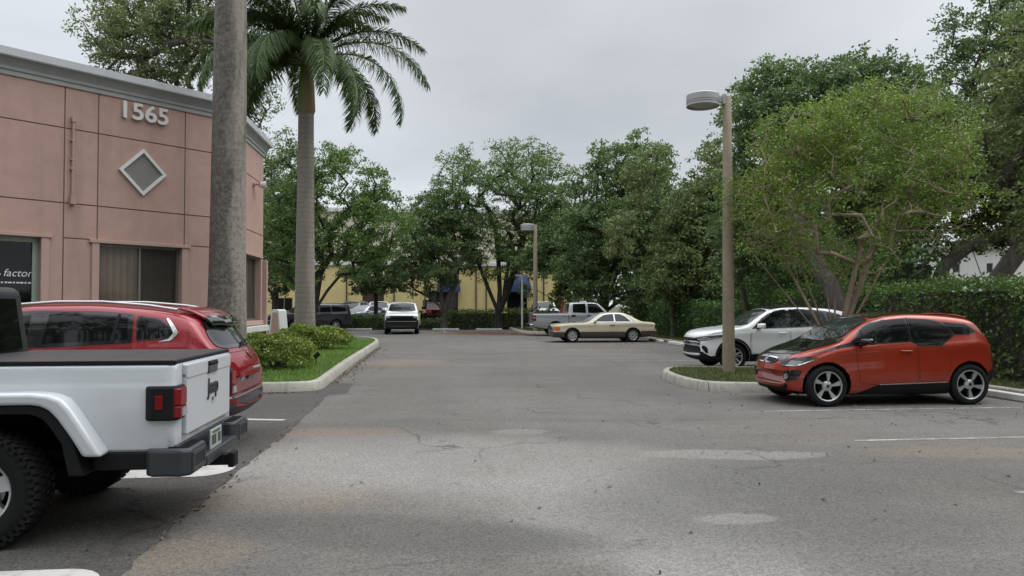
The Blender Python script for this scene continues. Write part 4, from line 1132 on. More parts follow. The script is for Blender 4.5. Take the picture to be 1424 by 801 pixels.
# ---- grass and litter
def inside(poly, n, rg):
    P = np.array([(p.x, p.y) for p in poly]); lo, hi = P.min(0), P.max(0); out = []
    tot = 0
    while tot < n:
        q = rg.uniform(lo, hi, (n, 2)); ins = np.zeros(n, bool); j = len(P) - 1
        for i in range(len(P)):
            c = ((P[i, 1] > q[:, 1]) != (P[j, 1] > q[:, 1])) & (q[:, 0] < (P[j, 0] - P[i, 0]) * (q[:, 1] - P[i, 1]) / (P[j, 1] - P[i, 1] + 1e-12) + P[i, 0])
            ins ^= c; j = i
        out.append(q[ins]); tot += ins.sum()
    return np.concatenate(out)[:n]
def grass(name, pts, z, hgt, wdt, mat, seed):
    rg = np.random.default_rng(seed); n = len(pts)
    b = np.concatenate([pts, np.full((n, 1), z)], 1)
    a = rg.uniform(0, 6.28, n); s = np.stack([np.cos(a), np.sin(a), np.zeros(n)], 1) * wdt
    h = hgt * rg.uniform(0.5, 1.3, n)
    tip = b + np.stack([rg.normal(size=n) * 0.45 * h, rg.normal(size=n) * 0.45 * h, h], 1)
    v = np.stack([b - s, b + s, tip], 1).reshape(-1, 3)
    o = link(name, fast_mesh(name, v, np.arange(3 * n, dtype=np.int32).reshape(-1, 3)), None, [mat]); tag(o, kind='stuff'); return o
rg = np.random.default_rng(4)
gl = inside(isl_left, 60000, rg)
gl = gl[(gl[:, 1] < 34)]
o = grass('grass', gl, KH - 0.04, 0.075, 0.009, M['grass'], 5); tag(o, 'bright green lawn of the left kerbed island', 'grass')
gr = inside(isl_right, 26000, rg); gr = gr[np.sin(gr[:, 0] * 2.1) * np.cos(gr[:, 1] * 2.7) + rg.uniform(-0.9, 0.9, len(gr)) > -0.35]
o = grass('grass', gr, KH - 0.04, 0.075, 0.009, M['dry_grass'], 6); tag(o, 'patchy grass at the foot of the tall lamp post', 'grass')
vg = [rp(11.15, 5), rp(12.5, 5), rp(12.5, 44), rp(11.15, 44)]
o = grass('grass', inside(vg, 26000, rg), 0.05, 0.09, 0.012, M['dry_grass'], 7); tag(o, 'grass verge along the foot of the right-hand hedges', 'grass')
fg = [rp(6.4, 46.5), rp(10.4, 45.6), rp(10.5, 53.5), rp(6.0, 53.5)]
o = grass('grass', inside(fg, 12000, rg), 0.10, 0.11, 0.016, M['dry_grass'], 8); tag(o, 'shaded grass under the far trees', 'grass')
def litter():
    rg = np.random.default_rng(12); P = []
    def strip(a, b, n, spread):
        f = rg.uniform(0, 1, n)[:, None]; q = np.array(a[:2]) * (1 - f) + np.array(b[:2]) * f + rg.normal(size=(n, 2)) * spread; P.append(q)
    strip(G(463, 534), G(528, 484), 520, 0.05); strip(G(466, 536), G(530, 486), 260, 0.16); strip(G(345, 548), G(440, 546), 60, 0.04)
    strip(G(640, 462), G(725, 465), 2600, 0.9); strip(G(590, 459), G(700, 459), 900, 0.35); strip(G(720, 470), G(910, 480), 700, 0.9); strip(G(455, 460), G(560, 461), 300, 0.4)
    strip(G(400, 640), G(1000, 760), 34, 2.2); strip(G(1000, 620), G(1400, 640), 40, 1.2); strip(rp(-1.95, 3), rp(-1.95, 14), 80, 0.05); strip(rp(5, 12), rp(10.8, 12), 120, 1.0); strip(rp(10.7, 4), rp(10.7, 40), 420, 0.25)
    q = np.concatenate(P); z = np.full((len(q), 1), 0.012)
    v, f = leaf_quads(np.concatenate([q, z], 1), rg, 0.028, 0.013, 0.9)
    v[:, 2] = np.clip(v[:, 2], 0.005, 0.05)
    o = link('leaf_litter', fast_mesh('leaf_litter', v, f), None, [M['litter']]); tag(o, 'dry leaves and twigs scattered along the kerbs and over the asphalt', 'leaf litter', kind='stuff')
litter()

def treeline():
    rg = np.random.default_rng(77); cs = []
    for k in range(26):
        x = -30 + k * 2.6 + rg.normal(); y = -10 - abs(rg.normal()) * 4
        for _ in range(56): cs.append((x + rg.normal() * 2.2, y + rg.normal() * 1.8, rg.uniform(2, 15.5 + 4.5 * abs(math.sin(k * 1.7)))))
    cs = np.array(cs); idx = np.repeat(np.arange(len(cs)), 34)
    P = cs[idx] + ball(len(idx), rg) * 1.0
    v, f = leaf_quads(P, rg, 0.24, 0.13, 0.35)
    o = link('treeline', fast_mesh('treeline', v, f), None, [M['oak_leaf']]); tag(o, 'mass of trees behind the photographer, mirrored in the car windows', 'trees', kind='stuff')
treeline()
# ------------------------------------------------------------------ vehicles
def pchip(pts):
    x = np.array([p[0] for p in pts], float); y = np.array([p[1] for p in pts], float)
    h = np.diff(x); dl = np.diff(y) / h; n = len(x); m = np.zeros(n)
    for i in range(1, n - 1):
        if dl[i - 1] * dl[i] > 0:
            w1_ = 2 * h[i] + h[i - 1]; w2_ = h[i] + 2 * h[i - 1]
            m[i] = (w1_ + w2_) / (w1_ / dl[i - 1] + w2_ / dl[i])
    m[0], m[-1] = dl[0], dl[-1]
    def f(t):
        t = np.clip(np.asarray(t, float), x[0], x[-1]); i = np.clip(np.searchsorted(x, t) - 1, 0, n - 2)
        s = (t - x[i]) / h[i]
        return (y[i] * (1 + 2 * s) * (1 - s) ** 2 + m[i] * h[i] * s * (1 - s) ** 2 + y[i + 1] * s * s * (3 - 2 * s) + m[i + 1] * h[i] * s * s * (s - 1))
    return f
def lin(pts):
    x = [p[0] for p in pts]; y = [p[1] for p in pts]
    return lambda t: np.interp(t, x, y)
def arc_poly(poly, r, k=4):
    out = []; n = len(poly)
    for i in range(n):
        a, b, c = Vector(poly[i - 1]), Vector(poly[i]), Vector(poly[(i + 1) % n])
        d1, d2 = (a - b), (c - b); q = min(r, d1.length * 0.45, d2.length * 0.45)
        p0, p1 = b + d1.normalized() * q, b + d2.normalized() * q
        for j in range(k + 1):
            t = j / k; out.append(tuple(p0 * (1 - t) ** 2 + b * 2 * t * (1 - t) + p1 * t * t))
    return out
def poly_inset(poly, w):
    return [(p.x, p.y) for p in inset([Vector((p[0], p[1], 0)) for p in poly], w)]
def in_poly(x, y, poly):
    c = False; j = len(poly) - 1
    for i in range(len(poly)):
        if (poly[i][1] > y) != (poly[j][1] > y) and x < (poly[j][0] - poly[i][0]) * (y - poly[i][1]) / (poly[j][1] - poly[i][1]) + poly[i][0]: c = not c
        j = i
    return c
WHEELS = {}
class Car:
    def __init__(s, name, label, cat, spec, group=None):
        """u runs from the nose (0) to the tail (L); x forward from the middle of the wheelbase, y to the car's left"""
        s.sp = spec; s.L = spec['L']; s.uf, s.ur = spec['axles']; s.xm = (s.uf + s.ur) / 2
        s.root = empty(name); tag(s.root, label, cat, group or 'cars parked in the lot')
        s.shell()
    def X(s, u): return s.xm - u
    def shell(s):
        sp = s.sp; L = s.L
        zt, zk, W, zb = pchip(sp['top']), pchip(sp['belt']), pchip(sp['width']), lin(sp['bottom'])
        tum = sp.get('tumble', 0.35); st = sp.get('wide', 0.5); s.W = W
        us = np.unique(np.concatenate([np.linspace(0, 0.35, 10), np.linspace(0.35, L - 0.35, int(L / 0.075)), np.linspace(L - 0.35, L, 10), [p[0] for p in sp['top']]]))
        rings = []
        bf, br = sp.get('bow', (0.18, 0.12)); Wm = max(p[1] for p in sp['width'])
        for u in us:
            w = float(W(u)); b = float(zb(u)); k = float(zk(u)); t = float(zt(u)); h = max(0.012, t - k)
            d = min(sp.get('corner', 0.10), 0.35 * h); q7 = 0.955 * w - (h - d) * tum
            zz = lambda f: b + (k - b) * f
            P = [(0, b), (0.80 * w, b), (0.93 * w, b + 0.02), (0.968 * w, zz(0.14)), (0.992 * w, zz(0.28)), (w, zz(st - .06)), (0.983 * w, zz(0.70)), (0.990 * w, zz(0.84)), (0.985 * w, zz(0.93)), (0.955 * w, k),
                 (q7, k + h - d), (q7 - min(0.09, 0.35 * w), t - 0.25 * d), (q7 * 0.5, t - 0.06 * d), (0, t)]
            for _ in range(2):
                Q = [P[0]]
                for i in range(len(P) - 1):
                    a, c = P[i], P[i + 1]
                    if i: Q.append((a[0] * .75 + c[0] * .25, a[1] * .75 + c[1] * .25))
                    if i < len(P) - 2: Q.append((a[0] * .25 + c[0] * .75, a[1] * .25 + c[1] * .75))
                Q.append(P[-1]); P = Q
            ring = P + [(-y, z) for y, z in P[-2:0:-1]]
            wf, wr = max(0, 1 - u / 0.9), max(0, 1 - (L - u) / 0.9)
            rings.append([(s.X(u + (bf * wf - br * wr) * (abs(y) / Wm) ** 2.2), y, z) for y, z in ring])
        n = len(rings[0]); V = [p for r_ in rings for p in r_]; Fc = []
        for i in range(len(rings) - 1):
            for j in range(n):
                Fc.append((i * n + j, i * n + (j + 1) % n, (i + 1) * n + (j + 1) % n, (i + 1) * n + j))
        Fc.append(tuple(range(n))[::-1]); Fc.append(tuple((len(rings) - 1) * n + j for j in range(n)))
        me = bpy.data.meshes.new('body'); me.from_pydata(V, [], Fc)
        bm = bmesh.new(); bm.from_mesh(me); bmesh.ops.recalc_face_normals(bm, faces=bm.faces)
        s.bvh = BVHTree.FromBMesh(bm); bm.to_mesh(me); bm.free()
        ob = bpy.data.objects.new('body', me); COL.objects.link(ob)
        s.R = sp['R']; Ra = sp.get('arch', s.R + 0.06); s.Ra = Ra; zc = s.R
        mb = MB()
        for u in (s.uf, s.ur):
            for sg in (-1, 1):
                w = float(W(u)); y0, y1 = sg * (w - 0.30), sg * (w + 0.2)
                mb.tube([(s.X(u), y0, zc), (s.X(u), y1, zc)], Ra, 40)
        cut = mb.build('cut', M['well'])
        md = ob.modifiers.new('b', 'BOOLEAN'); md.operation = 'DIFFERENCE'; md.object = cut; md.solver = 'EXACT'
        dg = bpy.context.evaluated_depsgraph_get(); dg.update()
        me2 = bpy.data.meshes.new_from_object(ob.evaluated_get(dg)); me2.name = 'body'
        bpy.data.objects.remove(ob); bpy.data.objects.remove(cut)
        me2.materials.clear()
        mats = [sp['paint'], M['well'], sp.get('under', M['black_plastic'])]
        for m in mats: me2.materials.append(m)
        for p in me2.polygons:
            c = p.center; mi = 0
            for u in (s.uf, s.ur):
                if math.hypot(c.x - s.X(u), c.z - zc) < Ra + 0.004 and abs(c.y) < float(W(u)) + 0.05: mi = 1
            for (u0_, u1_, z_) in sp.get('dark_below', ()):
                if mi == 0 and s.X(u1_) <= c.x <= s.X(u0_) and c.z < z_: mi = 2
            if mi == 0 and p.normal.z < -0.75 and c.z < 0.5: mi = 1
            p.material_index = mi; p.use_smooth = True
        me2.set_sharp_from_angle(angle=R(38))
        s.body = bpy.data.objects.new('body', me2); COL.objects.link(s.body); s.body.parent = s.root
    def cast(s, a, q0, q1, off):
        """a: 'T' from above (x, y), else azimuth in degrees: 0 nose, 90 left, 180 tail; q0 along the wall to the viewer's right..."""
        if a == 'T': o, d = Vector((q0, q1, 6)), Vector((0, 0, -1))
        else:
            r_ = R(a); n = Vector((math.cos(r_), math.sin(r_), 0)); t = Vector((-n.y, n.x, 0))
            o = n * 8 + t * q0 + Vector((0, 0, q1)); d = -n
        h, nn, i, ds = s.bvh.ray_cast(o, d)
        if h is None:
            h, nn, i, ds = s.bvh.find_nearest(o + d * 7)
        if nn.dot(d) > 0: nn = -nn
        return h + nn * off
    def patch(s, name, poly, a, mats, off=0.004, rnd_=0.03, res=0.07, ring=0.0, parent=None, thick=0.0, mirror=False, k=4):
        """poly in (t, z) of the view, or 3D points to be projected; for sides use (u, z); ring gives an edge of mats[1]"""
        if not isinstance(mats, (list, tuple)): mats = [mats]
        out = []
        for sg in ((1, -1) if mirror else (1,)):
            pl = []; aa = a
            for p in poly:
                if a in (90, -90) and len(p) == 2: pl.append((-s.X(p[0]) * (1 if a == 90 else -1) * sg, p[1]))
                elif a == 'T': pl.append((s.X(p[0]), p[1] * sg))
                elif len(p) == 3:
                    r_ = R(a) * sg; x, y, z = s.X(p[0]), p[1] * sg, p[2]
                    pl.append((-x * math.sin(r_) + y * math.cos(r_), z))
                else: pl.append((p[0] * sg, p[1]))
            if sg < 0 and a != 'T' and a not in (0, 180): aa = -a
            if rnd_: pl = arc_poly(pl, rnd_, k)
            # resample the outline
            rs = []
            for i in range(len(pl)):
                p, q = Vector(pl[i]), Vector(pl[(i + 1) % len(pl)]); m = max(1, int((q - p).length / res))
                for j in range(m): rs.append(tuple(p + (q - p) * j / m))
            pts = list(rs); edges = [(i, (i + 1) % len(rs)) for i in range(len(rs))]
            inn = None
            if ring:
                inn = poly_inset(rs, ring); b = len(pts); pts += inn; edges += [(b + i, b + (i + 1) % len(inn)) for i in range(len(inn))]
            xs = [p[0] for p in rs]; ys = [p[1] for p in rs]
            tst = inn if ring else rs
            x = min(xs) + res / 2
            shr = poly_inset(tst, res * 0.3)
            while x < max(xs):
                y = min(ys) + res / 2
                while y < max(ys):
                    if in_poly(x, y, shr): pts.append((x, y))
                    y += res
                x += res
            v, e, f, *_ = delaunay_2d_cdt([Vector(p) for p in pts], edges, [], 1, 1e-5)
            V = [s.cast(aa, p.x, p.y, off) for p in v]
            fs = []; mi = []
            for t in f:
                c = [sum(v[i][k_] for i in t) / len(t) for k_ in (0, 1)]
                fs.append(tuple(t)); mi.append(0 if not ring or in_poly(c[0], c[1], inn) else 1)
            mb = MB(); mb.v = V; mb.f = [list(t) for t in fs]; mb.m = mi
            me = bpy.data.meshes.new(name); me.from_pydata([tuple(p) for p in V], [], fs)
            for m in mats: me.materials.append(m)
            me.polygons.foreach_set('material_index', mi)
            # faces look outwards
            if a == 'T': vd = Vector((0, 0, 1))
            else: vd = Vector((math.cos(R(aa)), math.sin(R(aa)), 0))
            me.update()
            if sum(p.normal.dot(vd) * p.area for p in me.polygons) < 0: me.flip_normals()
            me.polygons.foreach_set('use_smooth', [True] * len(me.polygons))
            o = bpy.data.objects.new(name, me); COL.objects.link(o); o.parent = parent or s.root
            if thick:
                sm = o.modifiers.new('thickness', 'SOLIDIFY'); sm.thickness = thick; sm.offset = 1 if True else -1
            out.append(o)
        return out
    def seam(s, pts, a=90, wdt=0.009, mirror=True, parent=None, mat='seam', name='panel_gap', off=0.003):
        """a thin dark gap along a polyline"""
        q = [Vector((p[0], p[1])) for p in pts]; l = []; r_ = []
        for i, p in enumerate(q):
            t = (q[min(i + 1, len(q) - 1)] - q[max(i - 1, 0)]).normalized(); n = Vector((-t.y, t.x)) * wdt / 2
            l.append(tuple(p + n)); r_.append(tuple(p - n))
        return s.patch(name, l + r_[::-1], a, M[mat], off, 0, 0.08, parent=parent, mirror=mirror)
    def wheels(s, style, width=0.22, rim=None, rim_mat=None, inset_=0.015, aspect=None):
        for u in (s.uf, s.ur):
            for sg in (1, -1):
                w = float(s.W(u)) - inset_
                e = empty('wheel', (s.X(u), sg * (w - width / 2), s.R), 0 if sg > 0 else math.pi, s.root)
                key = (style, round(s.R, 3), width, rim)
                if key not in WHEELS: WHEELS[key] = wheel_meshes(style, s.R, width, rim or s.R * 0.68, rim_mat or M['alloy'])
                for nm, me in zip(('tyre', 'rim'), WHEELS[key]):
                    o = bpy.data.objects.new(nm, me); COL.objects.link(o); o.parent = e
                    o.rotation_euler = (0, (u * 1.3 + sg) % 6.28 if nm == 'rim' else 0, 0)
    def put(s, p, heading):
        """p: ground point under the middle of the wheelbase; heading: where the nose points (world angle)"""
        s.root.location = p; s.root.rotation_euler = (0, 0, heading); return s
    def mirror_(s, u, z, y, size=(0.13, 0.22, 0.15), mats=None, arm=True):
        for sg in (1, -1):
            mb = MB(); c = Vector((s.X(u), sg * (y + size[1] / 2), z))
            a, b, h = size[0] / 2, size[1] / 2, size[2] / 2
            mb.add([(c.x - a, c.y - b, c.z - h), (c.x - a, c.y + b, c.z - h * .9), (c.x - a, c.y + b, c.z + h * .9), (c.x - a, c.y - b, c.z + h),
                    (c.x + a, c.y - b, c.z - h * .8), (c.x + a * .4, c.y + b, c.z - h * .6), (c.x + a * .4, c.y + b, c.z + h * .6), (c.x + a, c.y - b, c.z + h * .7)],
                   [(0, 1, 2, 3), (4, 5, 6, 7), (0, 1, 5, 4), (1, 2, 6, 5), (2, 3, 7, 6), (3, 0, 4, 7)])
            o = mb.build('mirror', mats or s.sp['paint'], s.root, smooth=60, bevel=0.035, seg=3)
            if arm:
                MB().box((c.x, sg * (y - 0.02), z - h * .9), (0.09, 0.12, 0.035)).build('arm', M['black_plastic'], o, bevel=0.01)
            MB().box((c.x - a + 0.004, c.y, c.z), (0.012, b * 1.75, h * 1.6)).build('glass', M['glass'], o)
    def handle(s, u, z, L=0.2, mat=None):
        for sg in (1, -1):
            p = s.cast(90 * sg, -s.X(u) * sg, z, 0.018)
            mb = MB(); mb.tube([p + Vector((L / 2, -0.02 * sg, 0)), p + Vector((L / 2 - 0.03, 0.008 * sg, 0)), p + Vector((-L / 2 + 0.03, 0.008 * sg, 0)), p + Vector((-L / 2, -0.02 * sg, 0))], 0.014, 8)
            mb.build('door_handle', mat or s.sp['paint'], s.root, smooth=60)
    def plate(s, a, z, back=True, bits=None):
        o = s.patch('licence_plate', [(-0.152, z - 0.078), (0.152, z - 0.078), (0.152, z + 0.078), (-0.152, z + 0.078)], a, M['plate'], 0.014, 0.012, 0.1, thick=0.006)[0]
        for k in range(6):
            if k == 3: continue
            y = -0.115 + k * 0.046
            s.patch('character', [(y - 0.015, z - 0.045), (y + 0.015, z - 0.045), (y + 0.015, z + 0.03), (y - 0.015, z + 0.03)], a, M['plate_ink'], 0.022, 0.004, 0.1, parent=o)
def wheel_meshes(style, Rr, width, rim, rm):
    h = width / 2; sw = Rr - rim
    mb = MB()
    prof = [(rim - 0.005, -h * 0.80), (rim + 0.012, -h * 0.92), (rim + sw * 0.45, -h * 1.03), (Rr - 0.035, -h * 0.97), (Rr - 0.008, -h * 0.80), (Rr, -h * 0.4), (Rr, h * 0.4), (Rr - 0.008, h * 0.80), (Rr - 0.035, h * 0.97), (rim + sw * 0.45, h * 1.03), (rim + 0.012, h * 0.92), (rim - 0.005, h * 0.80)]
    mb.lathe(prof, 56, 'Y')
    if style == 'offroad':
        for i in range(44):
            a = 2 * math.pi * i / 44
            for row, yy in enumerate((-0.78, -0.28, 0.28, 0.78)):
                aa = a + (0.07 if row % 2 else 0); m = Matrix.Rotation(-aa, 4, 'Y') @ Matrix.Translation((Rr - 0.004, yy * h, 0))
                mb.box((0, 0, 0), (0.026, h * 0.42, 2 * math.pi * Rr / 44 * 0.68), M=m @ Matrix.Rotation(0.2 * (1 if row < 2 else -1), 4, 'X'))
            for sg in (-1, 1):
                m = Matrix.Rotation(-a, 4, 'Y') @ Matrix.Translation((Rr - 0.03, sg * h * 0.99, 0)); mb.box((0, 0, 0), (0.045, 0.014, 2 * math.pi * Rr / 44 * 0.5), M=m)
    o = mb.build('tyre', M['rubber'], smooth=45); t_me = o.data; bpy.data.objects.remove(o)
    mb = MB()
    f0 = h * 0.80
    mb.lathe([(rim, f0), (rim + 0.006, f0 - 0.005), (rim - 0.004, f0 + 0.012), (rim - 0.020, f0 + 0.004), (rim - 0.024, f0 - 0.012)], 56, 'Y', 0)
    mb.lathe([(rim - 0.024, f0 - 0.012), (rim - 0.03, f0 - 0.03), (rim - 0.035, -h * 0.6)], 56, 'Y', 1)
    mb.lathe([(rim - 0.036, -h * 0.3), (0.02, -h * 0.28)], 40, 'Y', 1)            # dark barrel
    mb.lathe([(rim * 0.62, h * 0.05), (rim * 0.62, h * 0.14), (rim * 0.2, h * 0.14)], 40, 'Y', 1 if style == 'turbine' else 2)    # brake disc
    def spoke(poly, a, y0, y1, mi=0, tilt=0.0):
        m = Matrix.Rotation(-a, 4, 'Y')
        n = len(poly); vs = []
        for yy in (y0, y1):
            for (r_, t) in poly: vs.append((r_, yy + (tilt * (1 - r_ / rim)) , t))
        fs = [list(range(n)), [n + i for i in range(n)][::-1]] + [[i, (i + 1) % n, n + (i + 1) % n, n + i] for i in range(n)]
        mb.add(vs, fs, mi, m)
    yo, yi = f0 - 0.004, f0 - 0.045
    if style == 'turbine':
        for k in range(5):
            a = 2 * math.pi * k / 5
            spoke([(0.03, -0.018), (0.10, -0.022), (rim - 0.012, -0.082), (rim - 0.012, 0.010), (0.10, 0.012), (0.03, 0.016)], a, yo - 0.006, yi, 0, -0.012)
            pass
    elif style == 'five':
        for k in range(5):
            a = 2 * math.pi * k / 5
            for s_ in (-1, 1):
                spoke([(0.05, s_ * 0.008), (0.05, s_ * 0.05), (rim - 0.012, s_ * 0.082), (rim - 0.012, s_ * 0.030)], a, yo - 0.004, yi, 0, -0.015)
    elif style == 'offroad':
        for k in range(5):
            a = 2 * math.pi * k / 5 + 0.3
            spoke([(0.06, -0.06), (0.13, -0.048), (rim - 0.014, -0.062), (rim - 0.014, 0.062), (0.13, 0.048), (0.06, 0.06)], a, yo - 0.012, yi - 0.02, 0, -0.02)
    elif style == 'holes':
        for k in range(8):
            a = 2 * math.pi * k / 8
            spoke([(0.07, -0.028), (rim - 0.012, -0.048), (rim - 0.012, 0.048), (0.07, 0.028)], a, yo - 0.006, yi, 0, 0.006)
        mb.lathe([(rim * 0.55, yo + 0.004), (rim * 0.35, yo + 0.01), (rim * 0.2, yo + 0.002)], 32, 'Y', 0)
    else:
        for k in range(6):
            a = 2 * math.pi * k / 6
            spoke([(0.05, -0.03), (rim - 0.012, -0.05), (rim - 0.012, 0.05), (0.05, 0.03)], a, yo - 0.004, yi, 0, -0.01)
    mb.lathe([(0.0, yo - 0.002), (0.03, yo - 0.003), (0.055, yo - 0.010), (0.085, yo - 0.025), (0.09, yi - 0.02)], 24, 'Y', 0)
    mb.lathe([(0.0, yo + 0.001), (0.026, yo + 0.0005), (0.03, yo - 0.006)], 20, 'Y', 3)
    o = mb.build('rim', [rm, M['well'], M['steel'], M['gloss_black']], smooth=35); r_me = o.data; bpy.data.objects.remove(o)
    return t_me, r_me
LEFTWARD, RIGHTWARD = math.pi + ROAD, ROAD       # headings of cars parked across the road
def under_lamp(c, polys, name, mat, a, **k): return c.patch(name, polys, a, mat, **k)

# ---- orange hatchback, nose to the road
M['orange'] = paint('burnt_orange_paint', (0.30, 0.027, 0.009), 0.25, rough=0.3)
M['roof_black'] = plain('black_roof', (0.010, 0.010, 0.011), 0.12, **{'Coat Weight': 1.0, 'Coat Roughness': 0.03})
c = Car('hatchback', 'burnt orange hatchback with black bonnet and roof beside the kerbed lamp island', 'car', dict(
    dark_below=[(-1, .45, .25), (3.72, 5, .44)], L=4.0, axles=(0.74, 3.31), R=0.348, arch=0.405, paint=M['orange'], tumble=0.27, wide=0.52, corner=0.12, bow=(0.30, 0.16),
    top=[(0, .60), (.03, .70), (.10, .80), (.25, .885), (.5, .96), (.8, 1.03), (.98, 1.085), (1.3, 1.30), (1.65, 1.475), (2.0, 1.555), (2.35, 1.58), (2.8, 1.565), (3.2, 1.53), (3.5, 1.475), (3.62, 1.38), (3.80, 1.16), (3.92, 1.0), (3.97, .86), (4.0, .70)],
    belt=[(0, .55), (.10, .70), (.3, .80), (.6, .90), (1.0, .99), (1.6, 1.055), (2.3, 1.075), (3.0, 1.10), (3.5, 1.13), (3.8, 1.06), (4.0, .66)],
    width=[(0, .60), (.05, .70), (.15, .78), (.35, .845), (.74, .885), (1.4, .875), (2.6, .88), (3.3, .887), (3.7, .83), (3.9, .74), (4.0, .62)],
    bottom=[(0, .36), (.06, .25), (.3, .19), (1.2, .18), (3.0, .18), (3.6, .22), (3.9, .36), (4.0, .46)]))
P_ = c.patch; OR = M['orange']
P_('bonnet', [(.085, .0), (.10, .36), (.16, .50), (.42, .60), (.8, .70), (1.10, .76), (1.08, .62), (1.04, .3), (1.0, .0), (1.04, -.3), (1.08, -.62), (1.10, -.76), (.8, -.70), (.42, -.60), (.16, -.50), (.10, -.36)], 'T', M['gloss_black'], 0.005, 0.04)
P_('windshield', [(.97, 0), (1.03, .45), (1.12, .66), (1.62, .575), (1.70, .3), (1.72, 0), (1.70, -.3), (1.62, -.575), (1.12, -.66), (1.03, -.45)], 'T', [M['screen'], M['gloss_black']], 0.006, 0.05, ring=0.035)
P_('roof_panel', [(1.74, 0), (1.73, .56), (2.4, .56), (3.25, .52), (3.3, 0), (3.25, -.52), (2.4, -.56), (1.73, -.56)], 'T', M['roof_black'], 0.006, 0.05)
P_('black_band', [(.45, .875), (.8, .955), (1.0, .99), (1.40, 1.035), (1.42, 1.06), (1.20, 1.08), (1.0, 1.04), (.8, .99)], 90, M['gloss_black'], 0.005, 0.01, mirror=True)
P_('window_surround', [(1.10, 1.01), (1.36, 1.28), (1.58, 1.405), (1.80, 1.455), (2.2, 1.485), (2.62, 1.468), (2.86, 1.42), (3.30, 1.385), (3.50, 1.24), (3.30, 1.20), (3.06, 1.20), (2.92, 1.10), (2.78, 1.015), (2.36, 1.015), (2.24, 1.085), (1.8, 1.06), (1.4, 1.035)], 90, M['gloss_black'], 0.006, 0.012, res=0.035, mirror=True)
P_('front_window', [(1.40, 1.055), (1.40, 1.30), (1.58, 1.392), (1.82, 1.443), (2.205, 1.47), (2.215, 1.10), (1.8, 1.075)], 90, M['glass'], 0.011, 0.02, res=0.035, mirror=True)
P_('quarter_window', [(1.18, 1.045), (1.37, 1.06), (1.37, 1.26)], 90, M['glass'], 0.011, 0.01, res=0.035, mirror=True)
P_('pillar_strip', [(1.378, 1.05), (1.39, 1.05), (1.39, 1.29), (1.378, 1.28)], 90, M['black_plastic'], 0.0135, 0, res=0.035, mirror=True)
P_('pillar_strip', [(2.235, 1.09), (2.247, 1.085), (2.247, 1.495), (2.235, 1.495)], 90, M['black_plastic'], 0.0135, 0, res=0.035, mirror=True)
P_('rear_window', [(2.27, 1.085), (2.265, 1.47), (2.62, 1.455), (2.82, 1.41), (2.93, 1.33), (3.02, 1.20), (2.90, 1.11), (2.77, 1.032), (2.37, 1.03)], 90, M['glass'], 0.011, 0.02, res=0.035, mirror=True)
P_('side_glass', [(2.88, 1.415), (3.28, 1.372), (3.46, 1.25), (3.28, 1.215), (3.07, 1.213), (2.97, 1.32)], 90, M['glass'], 0.011, 0.02, res=0.035, mirror=True)
P_('rear_windshield', [(-.58, 1.40), (.58, 1.40), (.64, 1.12), (-.64, 1.12)], 180, M['glass'], 0.006, 0.06)
P_('spoiler', [(3.22, .5), (3.5, .52), (3.56, 0), (3.5, -.52), (3.22, -.5)], 'T', OR, 0.02, 0.05, thick=0.02)
P_('door', [(1.30, .40), (1.24, .90), (1.24, .985), (2.24, 1.06), (2.33, 1.0), (2.36, .40), (2.2, .36), (1.6, .36)], 90, [OR, M['seam']], 0.003, 0.04, ring=0.008, mirror=True)
P_('rear_door', [(2.38, .40), (2.36, .99), (2.42, .995), (2.76, .995), (2.94, .88), (2.93, .64), (2.80, .44), (2.7, .40)], 90, [OR, M['seam']], 0.003, 0.05, ring=0.006, mirror=True)
for nm, poly in (('sill', [(1.20, .20), (1.62, .36), (2.0, .365), (2.93, .39), (2.93, .20), (2.6, .185)]),):
    P_(nm, poly, 90, M['black_plastic'], 0.006, 0.03, mirror=True)
P_('trim_strip', [(1.65, .362), (2.86, .395), (2.86, .408), (1.65, .375)], 90, M['chrome'], 0.012, 0.0, mirror=True)
P_('rear_bumper', [(-.80, .22), (.80, .22), (.80, .60), (.5, .52), (-.5, .52), (-.80, .60)], 180, M['black_plastic'], 0.006, 0.05)
P_('bumper_side', [(3.74, .22), (4.0, .22), (4.02, .62), (3.88, .66), (3.76, .45)], 90, M['black_plastic'], 0.006, 0.03, mirror=True)
P_('tail_lamp', [(-.72, .72), (-.45, .72), (-.45, .86), (-.72, .90)], 180, M['red_lens'], 0.012, 0.03); P_('tail_lamp', [(.72, .72), (.45, .72), (.45, .86), (.72, .90)], 180, M['red_lens'], 0.012, 0.03)
